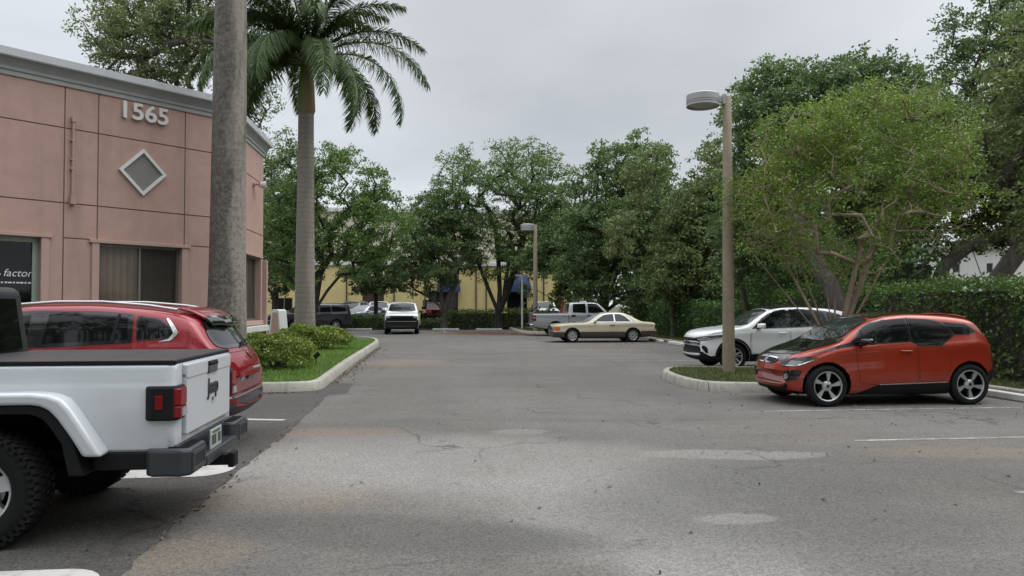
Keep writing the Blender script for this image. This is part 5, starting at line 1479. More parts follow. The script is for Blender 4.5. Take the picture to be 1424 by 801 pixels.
for sg in (1, -1):
    h_ = P_('headlight', [(.10, sg * .42, .75), (.14, sg * .46, .685), (.30, sg * .71, .69), (.50, sg * .81, .785), (.62, sg * .83, .84), (.40, sg * .72, .835), (.2, sg * .52, .795)], 35 * sg, [M['lens_dark'], M['gloss_black']], 0.009, 0.03, ring=0.015, res=0.05)[0]
    P_('lamp', [(.22, sg * .56, .70), (.33, sg * .70, .70), (.40, sg * .74, .765), (.26, sg * .60, .765)], 35 * sg, M['lens'], 0.016, 0.02, parent=h_)
    P_('running_light', [(.15, sg * .46, .672), (.30, sg * .72, .678), (.52, sg * .82, .775), (.52, sg * .82, .788), (.29, sg * .71, .70), (.15, sg * .46, .69)], 35 * sg, M['chrome'], 0.015, 0.006, parent=h_)
    k_ = P_('grille', [(sg * .02, .70), (sg * .30, .70), (sg * .36, .745), (sg * .33, .80), (sg * .05, .815), (sg * .02, .80)], 0, [M['black_plastic'], M['chrome']], 0.012, 0.035, ring=0.020)
    f_ = P_('fog_lamp', [(.12 + 0.0, sg * (.60 + .075 * math.cos(t_)), .50 + .075 * math.sin(t_)) for t_ in [i * math.pi / 8 for i in range(16)]], 30 * sg, [M['lens'], M['gloss_black']], 0.012, 0, ring=0.028)
    P_('fog_lamp_surround', [(.1, sg * .50, .52), (.1, sg * .54, .585), (.2, sg * .74, .62), (.28, sg * .80, .60), (.22, sg * .76, .45), (.12, sg * .62, .415)], 30 * sg, M['gloss_black'], 0.006, 0.02)
P_('lower_grille', [(-.56, .27), (.56, .27), (.62, .36), (.50, .395), (-.50, .395), (-.62, .36)], 0, M['black_plastic'], 0.008, 0.03)
P_('number_plate_panel', [(-.16, .50), (.16, .50), (.16, .60), (-.16, .60)], 0, OR, 0.004, 0.01)
P_('front_lip', [(-.62, .20), (.62, .20), (.68, .255), (-.68, .255)], 0, M['black_plastic'], 0.012, 0.02)
P_('badge', [(.04 * math.cos(t_) , .846 + .02 * math.sin(t_)) for t_ in [i * math.pi / 8 for i in range(16)]], 0, [M['badge'], M['chrome']], 0.012, 0, ring=0.006)
c.handle(2.15, .93); c.mirror_(1.34, 1.10, .90, (.13, .23, .13), [M['gloss_black']])
MB().add([(c.X(3.2), -.012, 1.53), (c.X(3.2), .012, 1.53), (c.X(3.36), .012, 1.5), (c.X(3.36), -.012, 1.5), (c.X(3.33), 0, 1.60), (c.X(3.36), 0, 1.60)], [(0, 1, 4), (0, 4, 5, 3), (1, 2, 5, 4), (2, 3, 5)]).build('antenna', M['gloss_black'], c.root)
P_('panel_gap', [(.36, .235), (.42, .62), (.428, .62), (.368, .235)], 90, M['seam'], 0.003, 0, mirror=True)
c.wheels('turbine', 0.17, 0.252)
orange_car = c

# ---- white compact utility car
M['white'] = paint('white_paint', (0.74, 0.75, 0.76), 0.0, rough=0.3)
M['truck_white'] = paint('greyish_white_paint', (0.53, 0.55, 0.57), 0.0, rough=0.3)
c = Car('utility_car', 'white compact utility car with black roof behind the tall lamp post', 'car', dict(
    dark_below=[(-1, .50, .37), (4.0, 6, .55)], L=4.6, axles=(0.93, 3.62), R=0.36, arch=0.43, paint=M['white'], tumble=0.30, wide=0.5, corner=0.11, bow=(0.26, 0.16),
    top=[(0, .74), (.03, .88), (.10, .96), (.3, 1.035), (.7, 1.09), (1.15, 1.135), (1.28, 1.16), (1.7, 1.42), (2.05, 1.60), (2.4, 1.675), (2.8, 1.685), (3.5, 1.65), (4.1, 1.575), (4.25, 1.48), (4.45, 1.15), (4.55, 1.02), (4.6, .86)],
    belt=[(0, .70), (.08, .84), (.3, .95), (.8, 1.03), (1.3, 1.075), (2.4, 1.10), (3.4, 1.15), (4.2, 1.17), (4.5, 1.0), (4.6, .82)],
    width=[(0, .70), (.06, .78), (.2, .86), (.5, .905), (.93, .93), (1.6, .91), (3.0, .915), (3.6, .93), (4.2, .88), (4.5, .80), (4.6, .70)],
    bottom=[(0, .42), (.05, .30), (.4, .22), (1.4, .22), (3.3, .22), (4.2, .26), (4.5, .36), (4.6, .48)]))
P_ = c.patch; WH = M['white']
P_('windshield', [(1.24, 0), (1.30, .5), (1.40, .72), (1.98, .60), (2.05, .3), (2.06, 0), (2.05, -.3), (1.98, -.60), (1.40, -.72), (1.30, -.5)], 'T', [M['screen'], M['gloss_black']], 0.006, 0.05, ring=0.03)
P_('roof_panel', [(2.12, 0), (2.09, .585), (2.8, .575), (4.0, .54), (4.02, 0), (4.0, -.54), (2.8, -.575), (2.09, -.585)], 'T', M['roof_black'], 0.006, 0.05)
P_('window_surround', [(1.44, 1.09), (1.76, 1.37), (2.08, 1.56), (2.48, 1.615), (3.1, 1.61), (3.55, 1.555), (3.93, 1.47), (4.16, 1.29), (3.55, 1.165), (2.4, 1.115)], 90, M['gloss_black'], 0.0035, 0.02, mirror=True)
P_('front_window', [(1.50, 1.12), (1.78, 1.36), (2.10, 1.545), (2.46, 1.595), (2.44, 1.13)], 90, [M['glass'], M['gloss_black']], 0.005, 0.035, ring=0.02, mirror=True)
P_('rear_window', [(2.50, 1.135), (2.52, 1.598), (3.1, 1.59), (3.48, 1.54), (3.56, 1.30), (3.50, 1.18)], 90, [M['glass'], M['gloss_black']], 0.005, 0.035, ring=0.02, mirror=True)
P_('quarter_window', [(3.60, 1.20), (3.54, 1.52), (3.9, 1.45), (4.1, 1.30)], 90, M['glass'], 0.005, 0.035, mirror=True)
P_('rear_windshield', [(-.58, 1.50), (.58, 1.50), (.66, 1.16), (-.66, 1.16)], 180, M['glass'], 0.006, 0.06)
P_('tail_lamp', [(-.82, .98), (-.4, .98), (-.4, 1.06), (-.80, 1.10)], 180, M['red_lens'], 0.012, 0.02); P_('tail_lamp', [(.82, .98), (.4, .98), (.4, 1.06), (.80, 1.10)], 180, M['red_lens'], 0.012, 0.02)
P_('door', [(1.42, .44), (1.42, .95), (1.47, 1.095), (2.42, 1.105), (2.48, .95), (2.48, .44)], 90, [WH, M['seam']], 0.003, 0.03, ring=0.007, mirror=True)
P_('rear_door', [(2.50, .44), (2.50, 1.11), (3.50, 1.155), (3.52, 1.0), (3.28, .80), (3.16, .58), (3.14, .44)], 90, [WH, M['seam']], 0.003, 0.03, ring=0.007, mirror=True)
P_('sill', [(1.36, .24), (1.36, .43), (3.16, .43), (3.16, .24)], 90, M['black_plastic'], 0.010, 0.03, mirror=True)
def arch_trim(c, u, w=0.06, a0=-18, a1=198, mat=None, zoff=0.0, off=0.012):
    o_, i_ = [], []
    for k in range(25):
        a = R(a0 + (a1 - a0) * k / 24); o_.append((u + (c.Ra + w) * math.cos(a), c.R + (c.Ra + w) * math.sin(a))); i_.append((u + (c.Ra + .004) * math.cos(a), c.R + (c.Ra + .004) * math.sin(a)))
    c.patch('wheel_arch', o_ + i_[::-1], 90, mat or M['black_plastic'], off, 0, 0.08, mirror=True)
arch_trim(c, c.uf); arch_trim(c, c.ur)
gr = P_('grille', [(-.40, .845), (.40, .845), (.54, .865), (.66, .74), (.56, .665), (-.56, .665), (-.66, .74), (-.54, .865)], 0, [M['black_plastic'], M['gloss_black']], 0.012, 0.03, ring=0.02)[0]
P_('badge', [(.085 * math.cos(t_), .775 + .06 * math.sin(t_)) for t_ in [i * math.pi / 10 for i in range(20)]], 0, [M['badge'], M['chrome']], 0.026, 0, ring=0.012, parent=gr)
P_('badge', [(.075, .775), (.075, .781), (-.075, .781), (-.075, .775)], 0, M['chrome'], 0.028, 0, parent=gr)
for sg in (1, -1): P_('badge', [(sg * .028, .74), (sg * .038, .74), (sg * .038, .815), (sg * .028, .815)], 0, M['chrome'], 0.03, 0, parent=gr)
P_('lower_grille', [(-.58, .63), (.58, .63), (.74, .47), (.86, .34), (-.86, .34), (-.74, .47)], 0, M['black_plastic'], 0.010, 0.03)
P_('bumper_lip', [(-.90, .23), (.90, .23), (.92, .37), (.70, .36), (-.70, .36), (-.92, .37)], 0, M['black_plastic'], 0.014, 0.02)
P_('bumper_side', [(.0, .24), (.50, .24), (.50, .40), (.2, .36), (.0, .34)], 90, M['black_plastic'], 0.012, 0.02, mirror=True)
for sg in (1, -1):
    h_ = P_('headlight', [(.04, sg * .52, .85), (.06, sg * .56, .775), (.25, sg * .78, .785), (.62, sg * .88, .875), (.70, sg * .885, .94), (.40, sg * .82, .915), (.14, sg * .66, .885)], 38 * sg, [M['lens_dark'], M['gloss_black']], 0.010, 0.02, ring=0.012, res=0.05)[0]
    P_('running_light', [(.06, sg * .57, .795), (.25, sg * .78, .80), (.55, sg * .87, .87), (.55, sg * .87, .888), (.25, sg * .78, .822), (.06, sg * .57, .812)], 38 * sg, M['lens'], 0.017, 0.006, parent=h_)
    P_('lamp', [(.10, sg * .62, .83), (.2, sg * .72, .83), (.32, sg * .79, .875), (.2, sg * .73, .875)], 38 * sg, M['lens'], 0.016, 0.01, parent=h_)
    P_('fog_lamp', [(.12, sg * .70, .62), (.16, sg * .76, .66), (.24, sg * .82, .60), (.26, sg * .83, .46), (.2, sg * .79, .46)], 40 * sg, M['black_plastic'], 0.012, 0.02)
c.handle(2.28, .98); c.handle(3.30, 1.02); c.mirror_(1.62, 1.17, .93, (.15, .25, .16))
c.seam([(.22, .925), (.6, .985), (1.05, 1.03), (1.40, 1.065)]); c.seam([(1.40, .45), (1.38, .75), (1.41, 1.05)])
for sg in (1, -1):
    MB().tube([c.cast('T', c.X(u), sg * .60, 0.03) for u in (2.2, 2.6, 3.2, 3.7, 4.0)], 0.018, 6).build('roof_rail', M['black_plastic'], c.root, smooth=50)
c.wheels('five', 0.225, 0.245)
PRAV = None
s0 = (515 - 425) / 1.7
c.put((0, 0, 0), LEFTWARD); white_car = c
# near front wheel stands at photo (1031, 514)
def put_wheel(c, px, py, u, side, heading, z=0.0):
    g = G(px, py, z); loc = Vector((c.X(u), side * (float(c.W(u)) - 0.05), 0))
    r_ = Matrix.Rotation(heading, 3, 'Z') @ loc
    c.put((g.x - r_.x, g.y - r_.y, z), heading)
put_wheel(c, 1020, 515.5, c.uf, 1, LEFTWARD)
put_wheel(orange_car, 1151, 566, orange_car.uf, 1, LEFTWARD)

# ---- red utility car, tail to the road
M['red'] = paint('deep_red_paint', (0.235, 0.004, 0.012), 0.2, rough=0.28)
c = Car('utility_car', 'glossy red utility car with silver roof rails beyond the white pickup truck', 'car', dict(
    dark_below=[(4.22, 6, .60), (-1, .5, .4)], under=M['grey_plastic'], L=4.8, axles=(0.92, 3.73), R=0.365, arch=0.43, paint=M['red'], tumble=0.30, wide=0.55, corner=0.10, bow=(0.26, 0.20),
    top=[(0, .74), (.03, .86), (.1, .95), (.4, 1.06), (1.0, 1.16), (1.2, 1.20), (1.7, 1.50), (2.05, 1.66), (2.5, 1.735), (3.0, 1.74), (3.6, 1.70), (4.1, 1.625), (4.28, 1.56), (4.5, 1.30), (4.62, 1.16), (4.72, 1.05), (4.8, .86)],
    belt=[(0, .70), (.1, .86), (.5, 1.0), (1.2, 1.10), (2.4, 1.20), (3.4, 1.255), (4.2, 1.28), (4.6, 1.12), (4.8, .82)],
    width=[(0, .72), (.06, .80), (.2, .88), (.5, .93), (.92, .955), (2.0, .945), (3.7, .965), (4.3, .93), (4.6, .87), (4.75, .80), (4.8, .74)],
    bottom=[(0, .42), (.05, .30), (.4, .24), (1.4, .23), (3.4, .24), (4.3, .30), (4.65, .38), (4.8, .50)]))
P_ = c.patch; RD = M['red']
P_('windshield', [(1.18, 0), (1.25, .5), (1.36, .74), (1.98, .62), (2.05, 0), (1.98, -.62), (1.36, -.74), (1.25, -.5)], 'T', [M['screen'], M['gloss_black']], 0.006, 0.05, ring=0.03)
P_('window_surround', [(1.44, 1.13), (1.84, 1.46), (2.15, 1.605), (2.52, 1.645), (3.2, 1.635), (3.60, 1.605), (3.62, 1.28), (2.5, 1.222)], 90, M['gloss_black'], 0.0035, 0.02, mirror=True)
P_('sunroof', [(2.3, 0), (2.3, .44), (3.6, .42), (3.6, 0), (3.6, -.42), (2.3, -.44)], 'T', M['glass'], 0.006, 0.05)
P_('front_window', [(1.50, 1.16), (1.85, 1.44), (2.15, 1.585), (2.52, 1.625), (2.50, 1.235)], 90, [M['glass'], M['gloss_black']], 0.005, 0.03, ring=0.03, mirror=True)
P_('rear_window', [(2.62, 1.245), (2.66, 1.628), (3.2, 1.615), (3.56, 1.59), (3.60, 1.29)], 90, [M['glass'], M['gloss_black']], 0.005, 0.03, ring=0.022, mirror=True)
P_('window_bar', [(3.38, 1.28), (3.42, 1.28), (3.46, 1.60), (3.43, 1.60)], 90, M['black_plastic'], 0.009, 0.0, mirror=True)
P_('pillar', [(2.50, 1.24), (2.52, 1.63), (2.66, 1.63), (2.62, 1.245)], 90, M['gloss_black'], 0.004, 0.0, mirror=True)
q_ = P_('quarter_window', [(3.66, 1.30), (3.64, 1.585), (3.88, 1.555), (4.02, 1.46), (4.06, 1.38), (4.02, 1.32)], 90, [M['glass'], M['gloss_black']], 0.005, 0.04, ring=0.015, mirror=True)
P_('chrome_trim', [(3.90, 1.285), (4.04, 1.30), (4.11, 1.385), (4.05, 1.48), (3.98, 1.555), (3.96, 1.55), (4.02, 1.455), (4.055, 1.385), (4.01, 1.32)], 90, M['chrome'], 0.010, 0.01, mirror=True)
P_('door', [(1.42, .42), (1.40, 1.0), (1.46, 1.13), (2.54, 1.215), (2.58, .95), (2.56, .42)], 90, [RD, M['seam']], 0.003, 0.03, ring=0.007, mirror=True)
P_('rear_door', [(2.60, .42), (2.60, 1.225), (3.62, 1.265), (3.64, 1.05), (3.40, .86), (3.27, .64), (3.25, .42)], 90, [RD, M['seam']], 0.003, 0.03, ring=0.007, mirror=True)
P_('rear_windshield', [(-.60, 1.545), (.60, 1.545), (.72, 1.36), (.73, 1.22), (.55, 1.185), (-.55, 1.185), (-.73, 1.22), (-.72, 1.36)], 180, [M['screen'], M['gloss_black']], 0.008, 0.06, ring=0.04)
P_('spoiler', [(4.02, .62), (4.30, .60), (4.36, 0), (4.30, -.60), (4.02, -.62), (4.05, 0)], 'T', RD, 0.03, 0.04, thick=0.025)
P_('spoiler_edge', [(4.28, .60), (4.36, .58), (4.42, 0), (4.36, -.58), (4.28, -.60), (4.33, 0)], 'T', M['gloss_black'], 0.045, 0.03, thick=0.03)
w_ = c.cast(180, 0.0, 1.20, 0.03)
MB().tube([c.cast(180, -.02, 1.19, .03), c.cast(180, .12, 1.23, .035), c.cast(180, .40, 1.235, .03)], 0.014, 6).build('wiper', M['black_plastic'], c.root)
for sg in (1, -1):
    P_('tail_lamp', [(sg * .90, .84), (sg * .60, .86), (sg * .62, 1.02), (sg * .90, 1.07)], 180, [M['red_lens'], M['gloss_black']], 0.012, 0.03, ring=0.012)
    P_('tail_lamp', [(4.55, .84), (4.56, 1.07), (4.34, 1.09), (4.40, .92)], 90 * sg, [M['red_lens'], M['gloss_black']], 0.012, 0.02, ring=0.01)
    MB().tube([c.cast('T', c.X(u), sg * .655, 0.035) for u in (1.95, 2.25, 2.7, 3.2, 3.7, 4.02)], 0.018, 8).build('roof_rail', M['alloy'], c.root, smooth=50)
    P_('reflector', [(sg * .62, .56), (sg * .80, .56), (sg * .80, .60), (sg * .62, .60)], 180, M['red_lens'], 0.018, 0.01)
P_('rear_bumper', [(-.94, .30), (.94, .30), (.96, .60), (.72, .64), (.5, .60), (-.5, .60), (-.72, .64), (-.96, .60)], 180, M['grey_plastic'], 0.008, 0.05)
P_('bumper_side', [(4.25, .32), (4.8, .32), (4.82, .64), (4.5, .62), (4.3, .52)], 90, M['grey_plastic'], 0.010, 0.04, mirror=True)
P_('trim_strip', [(-.86, .615), (.86, .615), (.86, .64), (-.86, .64)], 180, M['chrome'], 0.016, 0.01)
P_('sill', [(1.36, .24), (1.36, .40), (3.26, .40), (3.26, .26)], 90, M['grey_plastic'], 0.010, 0.03, mirror=True)
P_('badge', [(.07 * math.cos(t_), 1.08 + .045 * math.sin(t_)) for t_ in [i * math.pi / 10 for i in range(20)]], 180, [RD, M['chrome']], 0.012, 0, ring=0.012)
P_('badge', [(-.028, 1.05), (-.012, 1.05), (.028, 1.11), (.012, 1.11)], 180, M['chrome'], 0.014, 0)
P_('tailgate', [(-.66, .66), (.66, .66), (.78, .80), (.76, 1.14), (-.76, 1.14), (-.78, .80)], 180, [RD, M['seam']], 0.003, 0.05, ring=0.008)
P_('model_lettering', [(-.48, .80), (-.34, .80), (-.34, .83), (-.48, .83)], 180, M['chrome'], 0.012, 0.004)
c.plate(180, .86)
c.handle(2.40, 1.08, mat=M['chrome']); c.handle(3.46, 1.12, mat=M['chrome']); c.mirror_(1.62, 1.22, .95, (.15, .25, .17))
P_('grille', [(-.5, .62), (.5, .62), (.56, .8), (-.56, .8)], 0, [M['black_plastic'], M['chrome']], 0.012, 0.04, ring=0.02)
for sg in (1, -1): P_('headlight', [(.1, sg * .58, .78), (.3, sg * .82, .80), (.62, sg * .9, .96), (.3, sg * .78, .94)], 38 * sg, M['lens'], 0.010, 0.03)
arch_trim(c, c.uf, 0.05, mat=M['grey_plastic']); arch_trim(c, c.ur, 0.05, mat=M['grey_plastic'])
c.wheels('five', 0.235, 0.25)
# its tail: middle of the rear plane
tail = Vector((-3.22, 9.50, 0)); dirn = Vector((math.cos(LEFTWARD), math.sin(LEFTWARD), 0))
pm = tail + dirn * (4.8 - c.xm); c.put(pm, LEFTWARD); red_car = c

# ---- cream coupe
M['cream_paint'] = paint('cream_paint', (0.50, 0.455, 0.33), 0.0, rough=0.3)
M['brown_clad'] = plain('brown_lower_cladding', (0.060, 0.047, 0.036), 0.45)
c = Car('coupe', 'old cream coupe with brown lower panels, parked between the silver pickup truck and the hedge', 'car', dict(
    dark_below=[(-1, 6, .46)], under=M['brown_clad'], L=4.93, axles=(0.90, 3.75), R=0.325, arch=0.375, paint=M['cream_paint'], tumble=0.62, wide=0.62, corner=0.09, bow=(0.10, 0.06),
    top=[(0, .70), (.04, .80), (.15, .83), (.8, .885), (1.5, .925), (1.62, .945), (2.05, 1.22), (2.3, 1.345), (2.6, 1.395), (3.0, 1.41), (3.35, 1.38), (3.7, 1.25), (4.0, 1.08), (4.15, 1.0), (4.3, .965), (4.75, .925), (4.9, .86), (4.93, .78)],
    belt=[(0, .68), (.04, .77), (.3, .81), (1.5, .875), (3.0, .905), (4.0, .915), (4.8, .87), (4.93, .74)],
    width=[(0, .78), (.06, .84), (.3, .89), (.9, .91), (2.5, .915), (4.0, .90), (4.6, .86), (4.88, .80), (4.93, .76)],
    bottom=[(0, .40), (.05, .28), (.4, .20), (1.4, .19), (3.3, .19), (4.5, .24), (4.93, .38)]))
P_ = c.patch
P_('windshield', [(1.62, 0), (1.66, .5), (1.76, .70), (2.26, .52), (2.30, 0), (2.26, -.52), (1.76, -.70), (1.66, -.5)], 'T', [M['lens'], M['gloss_black']], 0.006, 0.05, ring=0.02)
P_('front_window', [(1.86, .94), (2.10, 1.11), (2.42, 1.29), (2.88, 1.335), (2.88, .94)], 90, [M['screen'], M['chrome']], 0.005, 0.03, ring=0.014, mirror=True)
P_('rear_window', [(2.91, .94), (2.91, 1.335), (3.2, 1.325), (3.42, 1.22), (3.70, .96), (3.66, .94)], 90, [M['screen'], M['chrome']], 0.005, 0.03, ring=0.014, mirror=True)
P_('rear_windshield', [(3.45, 0), (3.46, .5), (4.0, .62), (4.06, 0), (4.0, -.62), (3.46, -.5)], 'T', M['screen'], 0.006, 0.05)
P_('cladding', [(1.26, .20), (1.26, .49), (3.38, .49), (3.38, .20)], 90, M['brown_clad'], 0.012, 0.02, mirror=True)
P_('cladding', [(.0, .26), (.0, .48), (.52, .49), (.54, .24)], 90, M['brown_clad'], 0.012, 0.02, mirror=True)
P_('cladding', [(4.11, .24), (4.11, .53), (4.93, .53), (4.93, .30)], 90, M['brown_clad'], 0.012, 0.02, mirror=True)
P_('bumper', [(-.84, .28), (.84, .28), (.84, .50), (-.84, .50)], 0, M['brown_clad'], 0.02, 0.03, thick=0.03); P_('bumper', [(-.82, .34), (.82, .34), (.82, .54), (-.82, .54)], 180, M['brown_clad'], 0.02, 0.03, thick=0.03)
P_('bumper_trim', [(-.84, .50), (.84, .50), (.84, .52), (-.84, .52)], 0, M['chrome'], 0.03, 0, thick=0.01)
P_('grille', [(-.34, .53), (.34, .53), (.34, .77), (-.34, .77)], 0, [M['black_plastic'], M['chrome']], 0.014, 0.02, ring=0.035, thick=0.02)
for sg in (1, -1):
    P_('headlight', [(sg * .38, .55), (sg * .70, .55), (sg * .70, .73), (sg * .38, .73)], 0, [M['lens'], M['chrome']], 0.012, 0.02, ring=0.015)
    P_('indicator', [(.04, sg * .74, .56), (.06, sg * .80, .56), (.34, sg * .875, .57), (.32, sg * .875, .71), (.06, sg * .80, .73), (.04, sg * .74, .73)], 50 * sg, M['amber'], 0.012, 0.015)
    P_('tail_lamp', [(sg * .42, .62), (sg * .80, .62), (sg * .80, .80), (sg * .42, .80)], 180, M['red_lens'], 0.012, 0.02)
P_('tail_lamp', [(4.80, .62), (4.93, .62), (4.93, .78), (4.80, .80)], 90, M['red_lens'], 0.008, 0.01, mirror=True)
P_('door', [(1.72, .50), (1.70, .85), (1.80, .905), (2.98, .915), (3.04, .75), (2.98, .50)], 90, [M['cream_paint'], M['seam']], 0.003, 0.03, ring=0.007, mirror=True)
P_('trim_strip', [(1.26, .49), (3.38, .49), (3.38, .505), (1.26, .505)], 90, M['chrome'], 0.015, 0, mirror=True)
c.handle(2.78, .80, 0.24, M['black_plastic']); c.mirror_(1.95, .985, .86, (.11, .17, .12))
c.wheels('holes', 0.205, 0.215)
put_wheel(c, 796, 476.5, c.uf, 1, LEFTWARD); coupe = c

# ---- silver pickup truck facing right
def pickup_body(c, paint_, u_cab, u_end, z_rail, w):
    """cargo bed cut as an inset dark trough with a tailgate"""
M['silver'] = paint('silver_paint', (0.40, 0.41, 0.43), 0.55, rough=0.35)
c = Car('pickup_truck', 'silver crew cab pickup truck seen from its tail beside the far kerb', 'pickup truck', dict(
    L=5.9, axles=(0.98, 4.60), R=0.39, arch=0.46, paint=M['silver'], tumble=0.26, wide=0.55, corner=0.09, bow=(0.16, 0.03),
    top=[(0, .90), (.03, 1.04), (.1, 1.12), (.5, 1.19), (1.35, 1.25), (1.5, 1.28), (1.95, 1.66), (2.2, 1.86), (2.5, 1.91), (3.3, 1.91), (3.72, 1.885), (3.80, 1.84), (3.88, 1.30), (3.95, 1.29), (5.7, 1.30), (5.88, 1.30), (5.9, 1.27)],
    belt=[(0, .88), (.1, 1.07), (.5, 1.13), (1.4, 1.19), (3.7, 1.25), (3.95, 1.255), (5.88, 1.265), (5.9, 1.25)],
    width=[(0, .88), (.06, .93), (.3, .98), (1.0, 1.0), (3.8, 1.0), (5.6, .99), (5.85, .975), (5.9, .96)],
    bottom=[(0, .46), (.05, .36), (.4, .32), (5.2, .38), (5.7, .46), (5.9, .50)]))
P_ = c.patch
P_('windshield', [(1.5, 0), (1.56, .7), (1.64, .80), (2.14, .70), (2.18, 0), (2.14, -.70), (1.64, -.80), (1.56, -.7)], 'T', M['screen'], 0.006, 0.04)
P_('front_window', [(1.78, 1.27), (2.05, 1.56), (2.25, 1.80), (2.78, 1.82), (2.76, 1.29)], 90, [M['glass'], M['gloss_black']], 0.005, 0.04, ring=0.02, mirror=True)
P_('rear_window', [(2.88, 1.29), (2.90, 1.82), (3.62, 1.80), (3.64, 1.31)], 90, [M['glass'], M['gloss_black']], 0.005, 0.04, ring=0.02, mirror=True)
P_('rear_windshield', [(-.68, 1.36), (.68, 1.36), (.62, 1.80), (-.62, 1.80)], 180, M['glass'], 0.01, 0.05)
P_('door', [(1.62, .50), (1.60, 1.1), (1.72, 1.24), (2.80, 1.265), (2.82, .50)], 90, [M['silver'], M['seam']], 0.003, 0.03, ring=0.009, mirror=True)
P_('rear_door', [(2.84, .50), (2.84, 1.265), (3.70, 1.28), (3.74, 1.0), (3.72, .50)], 90, [M['silver'], M['seam']], 0.003, 0.03, ring=0.009, mirror=True)
c.seam([(3.88, .46), (3.88, 1.26)], wdt=0.025)
P_('cargo_bed', [(3.96, .80), (5.80, .80), (5.80, -.80), (3.96, -.80)], 'T', M['black_plastic'], 0.004, 0.03)
P_('bed_rail', [(3.92, 1.245), (5.86, 1.25), (5.86, 1.285), (3.92, 1.285)], 90, M['black_plastic'], 0.012, 0.01, mirror=True)
P_('tail_lamp', [(-.94, .86), (-.76, .86), (-.76, 1.14), (-.94, 1.14)], 180, M['red_lens'], 0.014, 0.02); P_('tail_lamp', [(.94, .86), (.76, .86), (.76, 1.14), (.94, 1.14)], 180, M['red_lens'], 0.014, 0.02)
l_ = P_('tail_lamp', [(5.70, .84), (5.92, .84), (5.92, 1.16), (5.72, 1.16)], 90, M['red_lens'], 0.012, 0.03, mirror=True)
for o_ in l_: pass
P_('reversing_lamp', [(5.76, .98), (5.88, .98), (5.88, 1.06), (5.76, 1.06)], 90, M['lens'], 0.018, 0.01, mirror=True)
P_('tailgate', [(-.74, .66), (.74, .66), (.74, 1.24), (-.74, 1.24)], 180, [M['silver'], M['seam']], 0.004, 0.03, ring=0.012)
MB().box((c.X(5.96), 0, .58), (.20, 1.9, .20)).build('rear_bumper', M['chrome'], c.root, bevel=0.03)
P_('sill', [(1.5, .36), (1.5, .48), (4.06, .50), (4.06, .40)], 90, M['grey_plastic'], 0.008, 0.02, mirror=True)
c.handle(2.66, 1.12, 0.26, M['black_plastic']); c.handle(3.60, 1.13, 0.26, M['black_plastic'])
P_('door_pull', [(2.54, 1.07), (2.78, 1.07), (2.78, 1.17), (2.54, 1.17)], 90, M['black_plastic'], 0.01, 0.03, mirror=True); P_('door_pull', [(3.48, 1.08), (3.70, 1.08), (3.70, 1.18), (3.48, 1.18)], 90, M['black_plastic'], 0.01, 0.03, mirror=True)
c.mirror_(1.72, 1.36, .98, (.12, .24, .24), [M['black_plastic']])
P_('grille', [(-.55, .70), (.55, .70), (.55, 1.05), (-.55, 1.05)], 0, [M['black_plastic'], M['chrome']], 0.012, 0.05, ring=0.03)
for sg in (1, -1): P_('headlight', [(sg * .6, .78), (sg * .9, .78), (sg * .88, 1.03), (sg * .6, 1.03)], 0, M['lens'], 0.012, 0.03)
arch_trim(c, c.ur, 0.05, 0, 180, M['silver']); arch_trim(c, c.uf, 0.05, 0, 180, M['silver'])
P_('bed_rack', [(3.9, 1.3)] * 3, 90, M['black_plastic'], 0, 0) if False else None
mb = MB()
for sg in (1, -1): mb.tube([(c.X(5.75), sg * .84, 1.29), (c.X(5.45), sg * .84, 1.60)], 0.03, 8)
mb.tube([(c.X(5.45), -.84, 1.60), (c.X(5.45), .84, 1.60)], 0.03, 8); mb.build('bed_rack', M['black_plastic'], c.root, smooth=50)
c.wheels('five', 0.24, 0.25)
put_wheel(c, 773, 467.5, c.ur, -1, RIGHTWARD); silver_truck = c

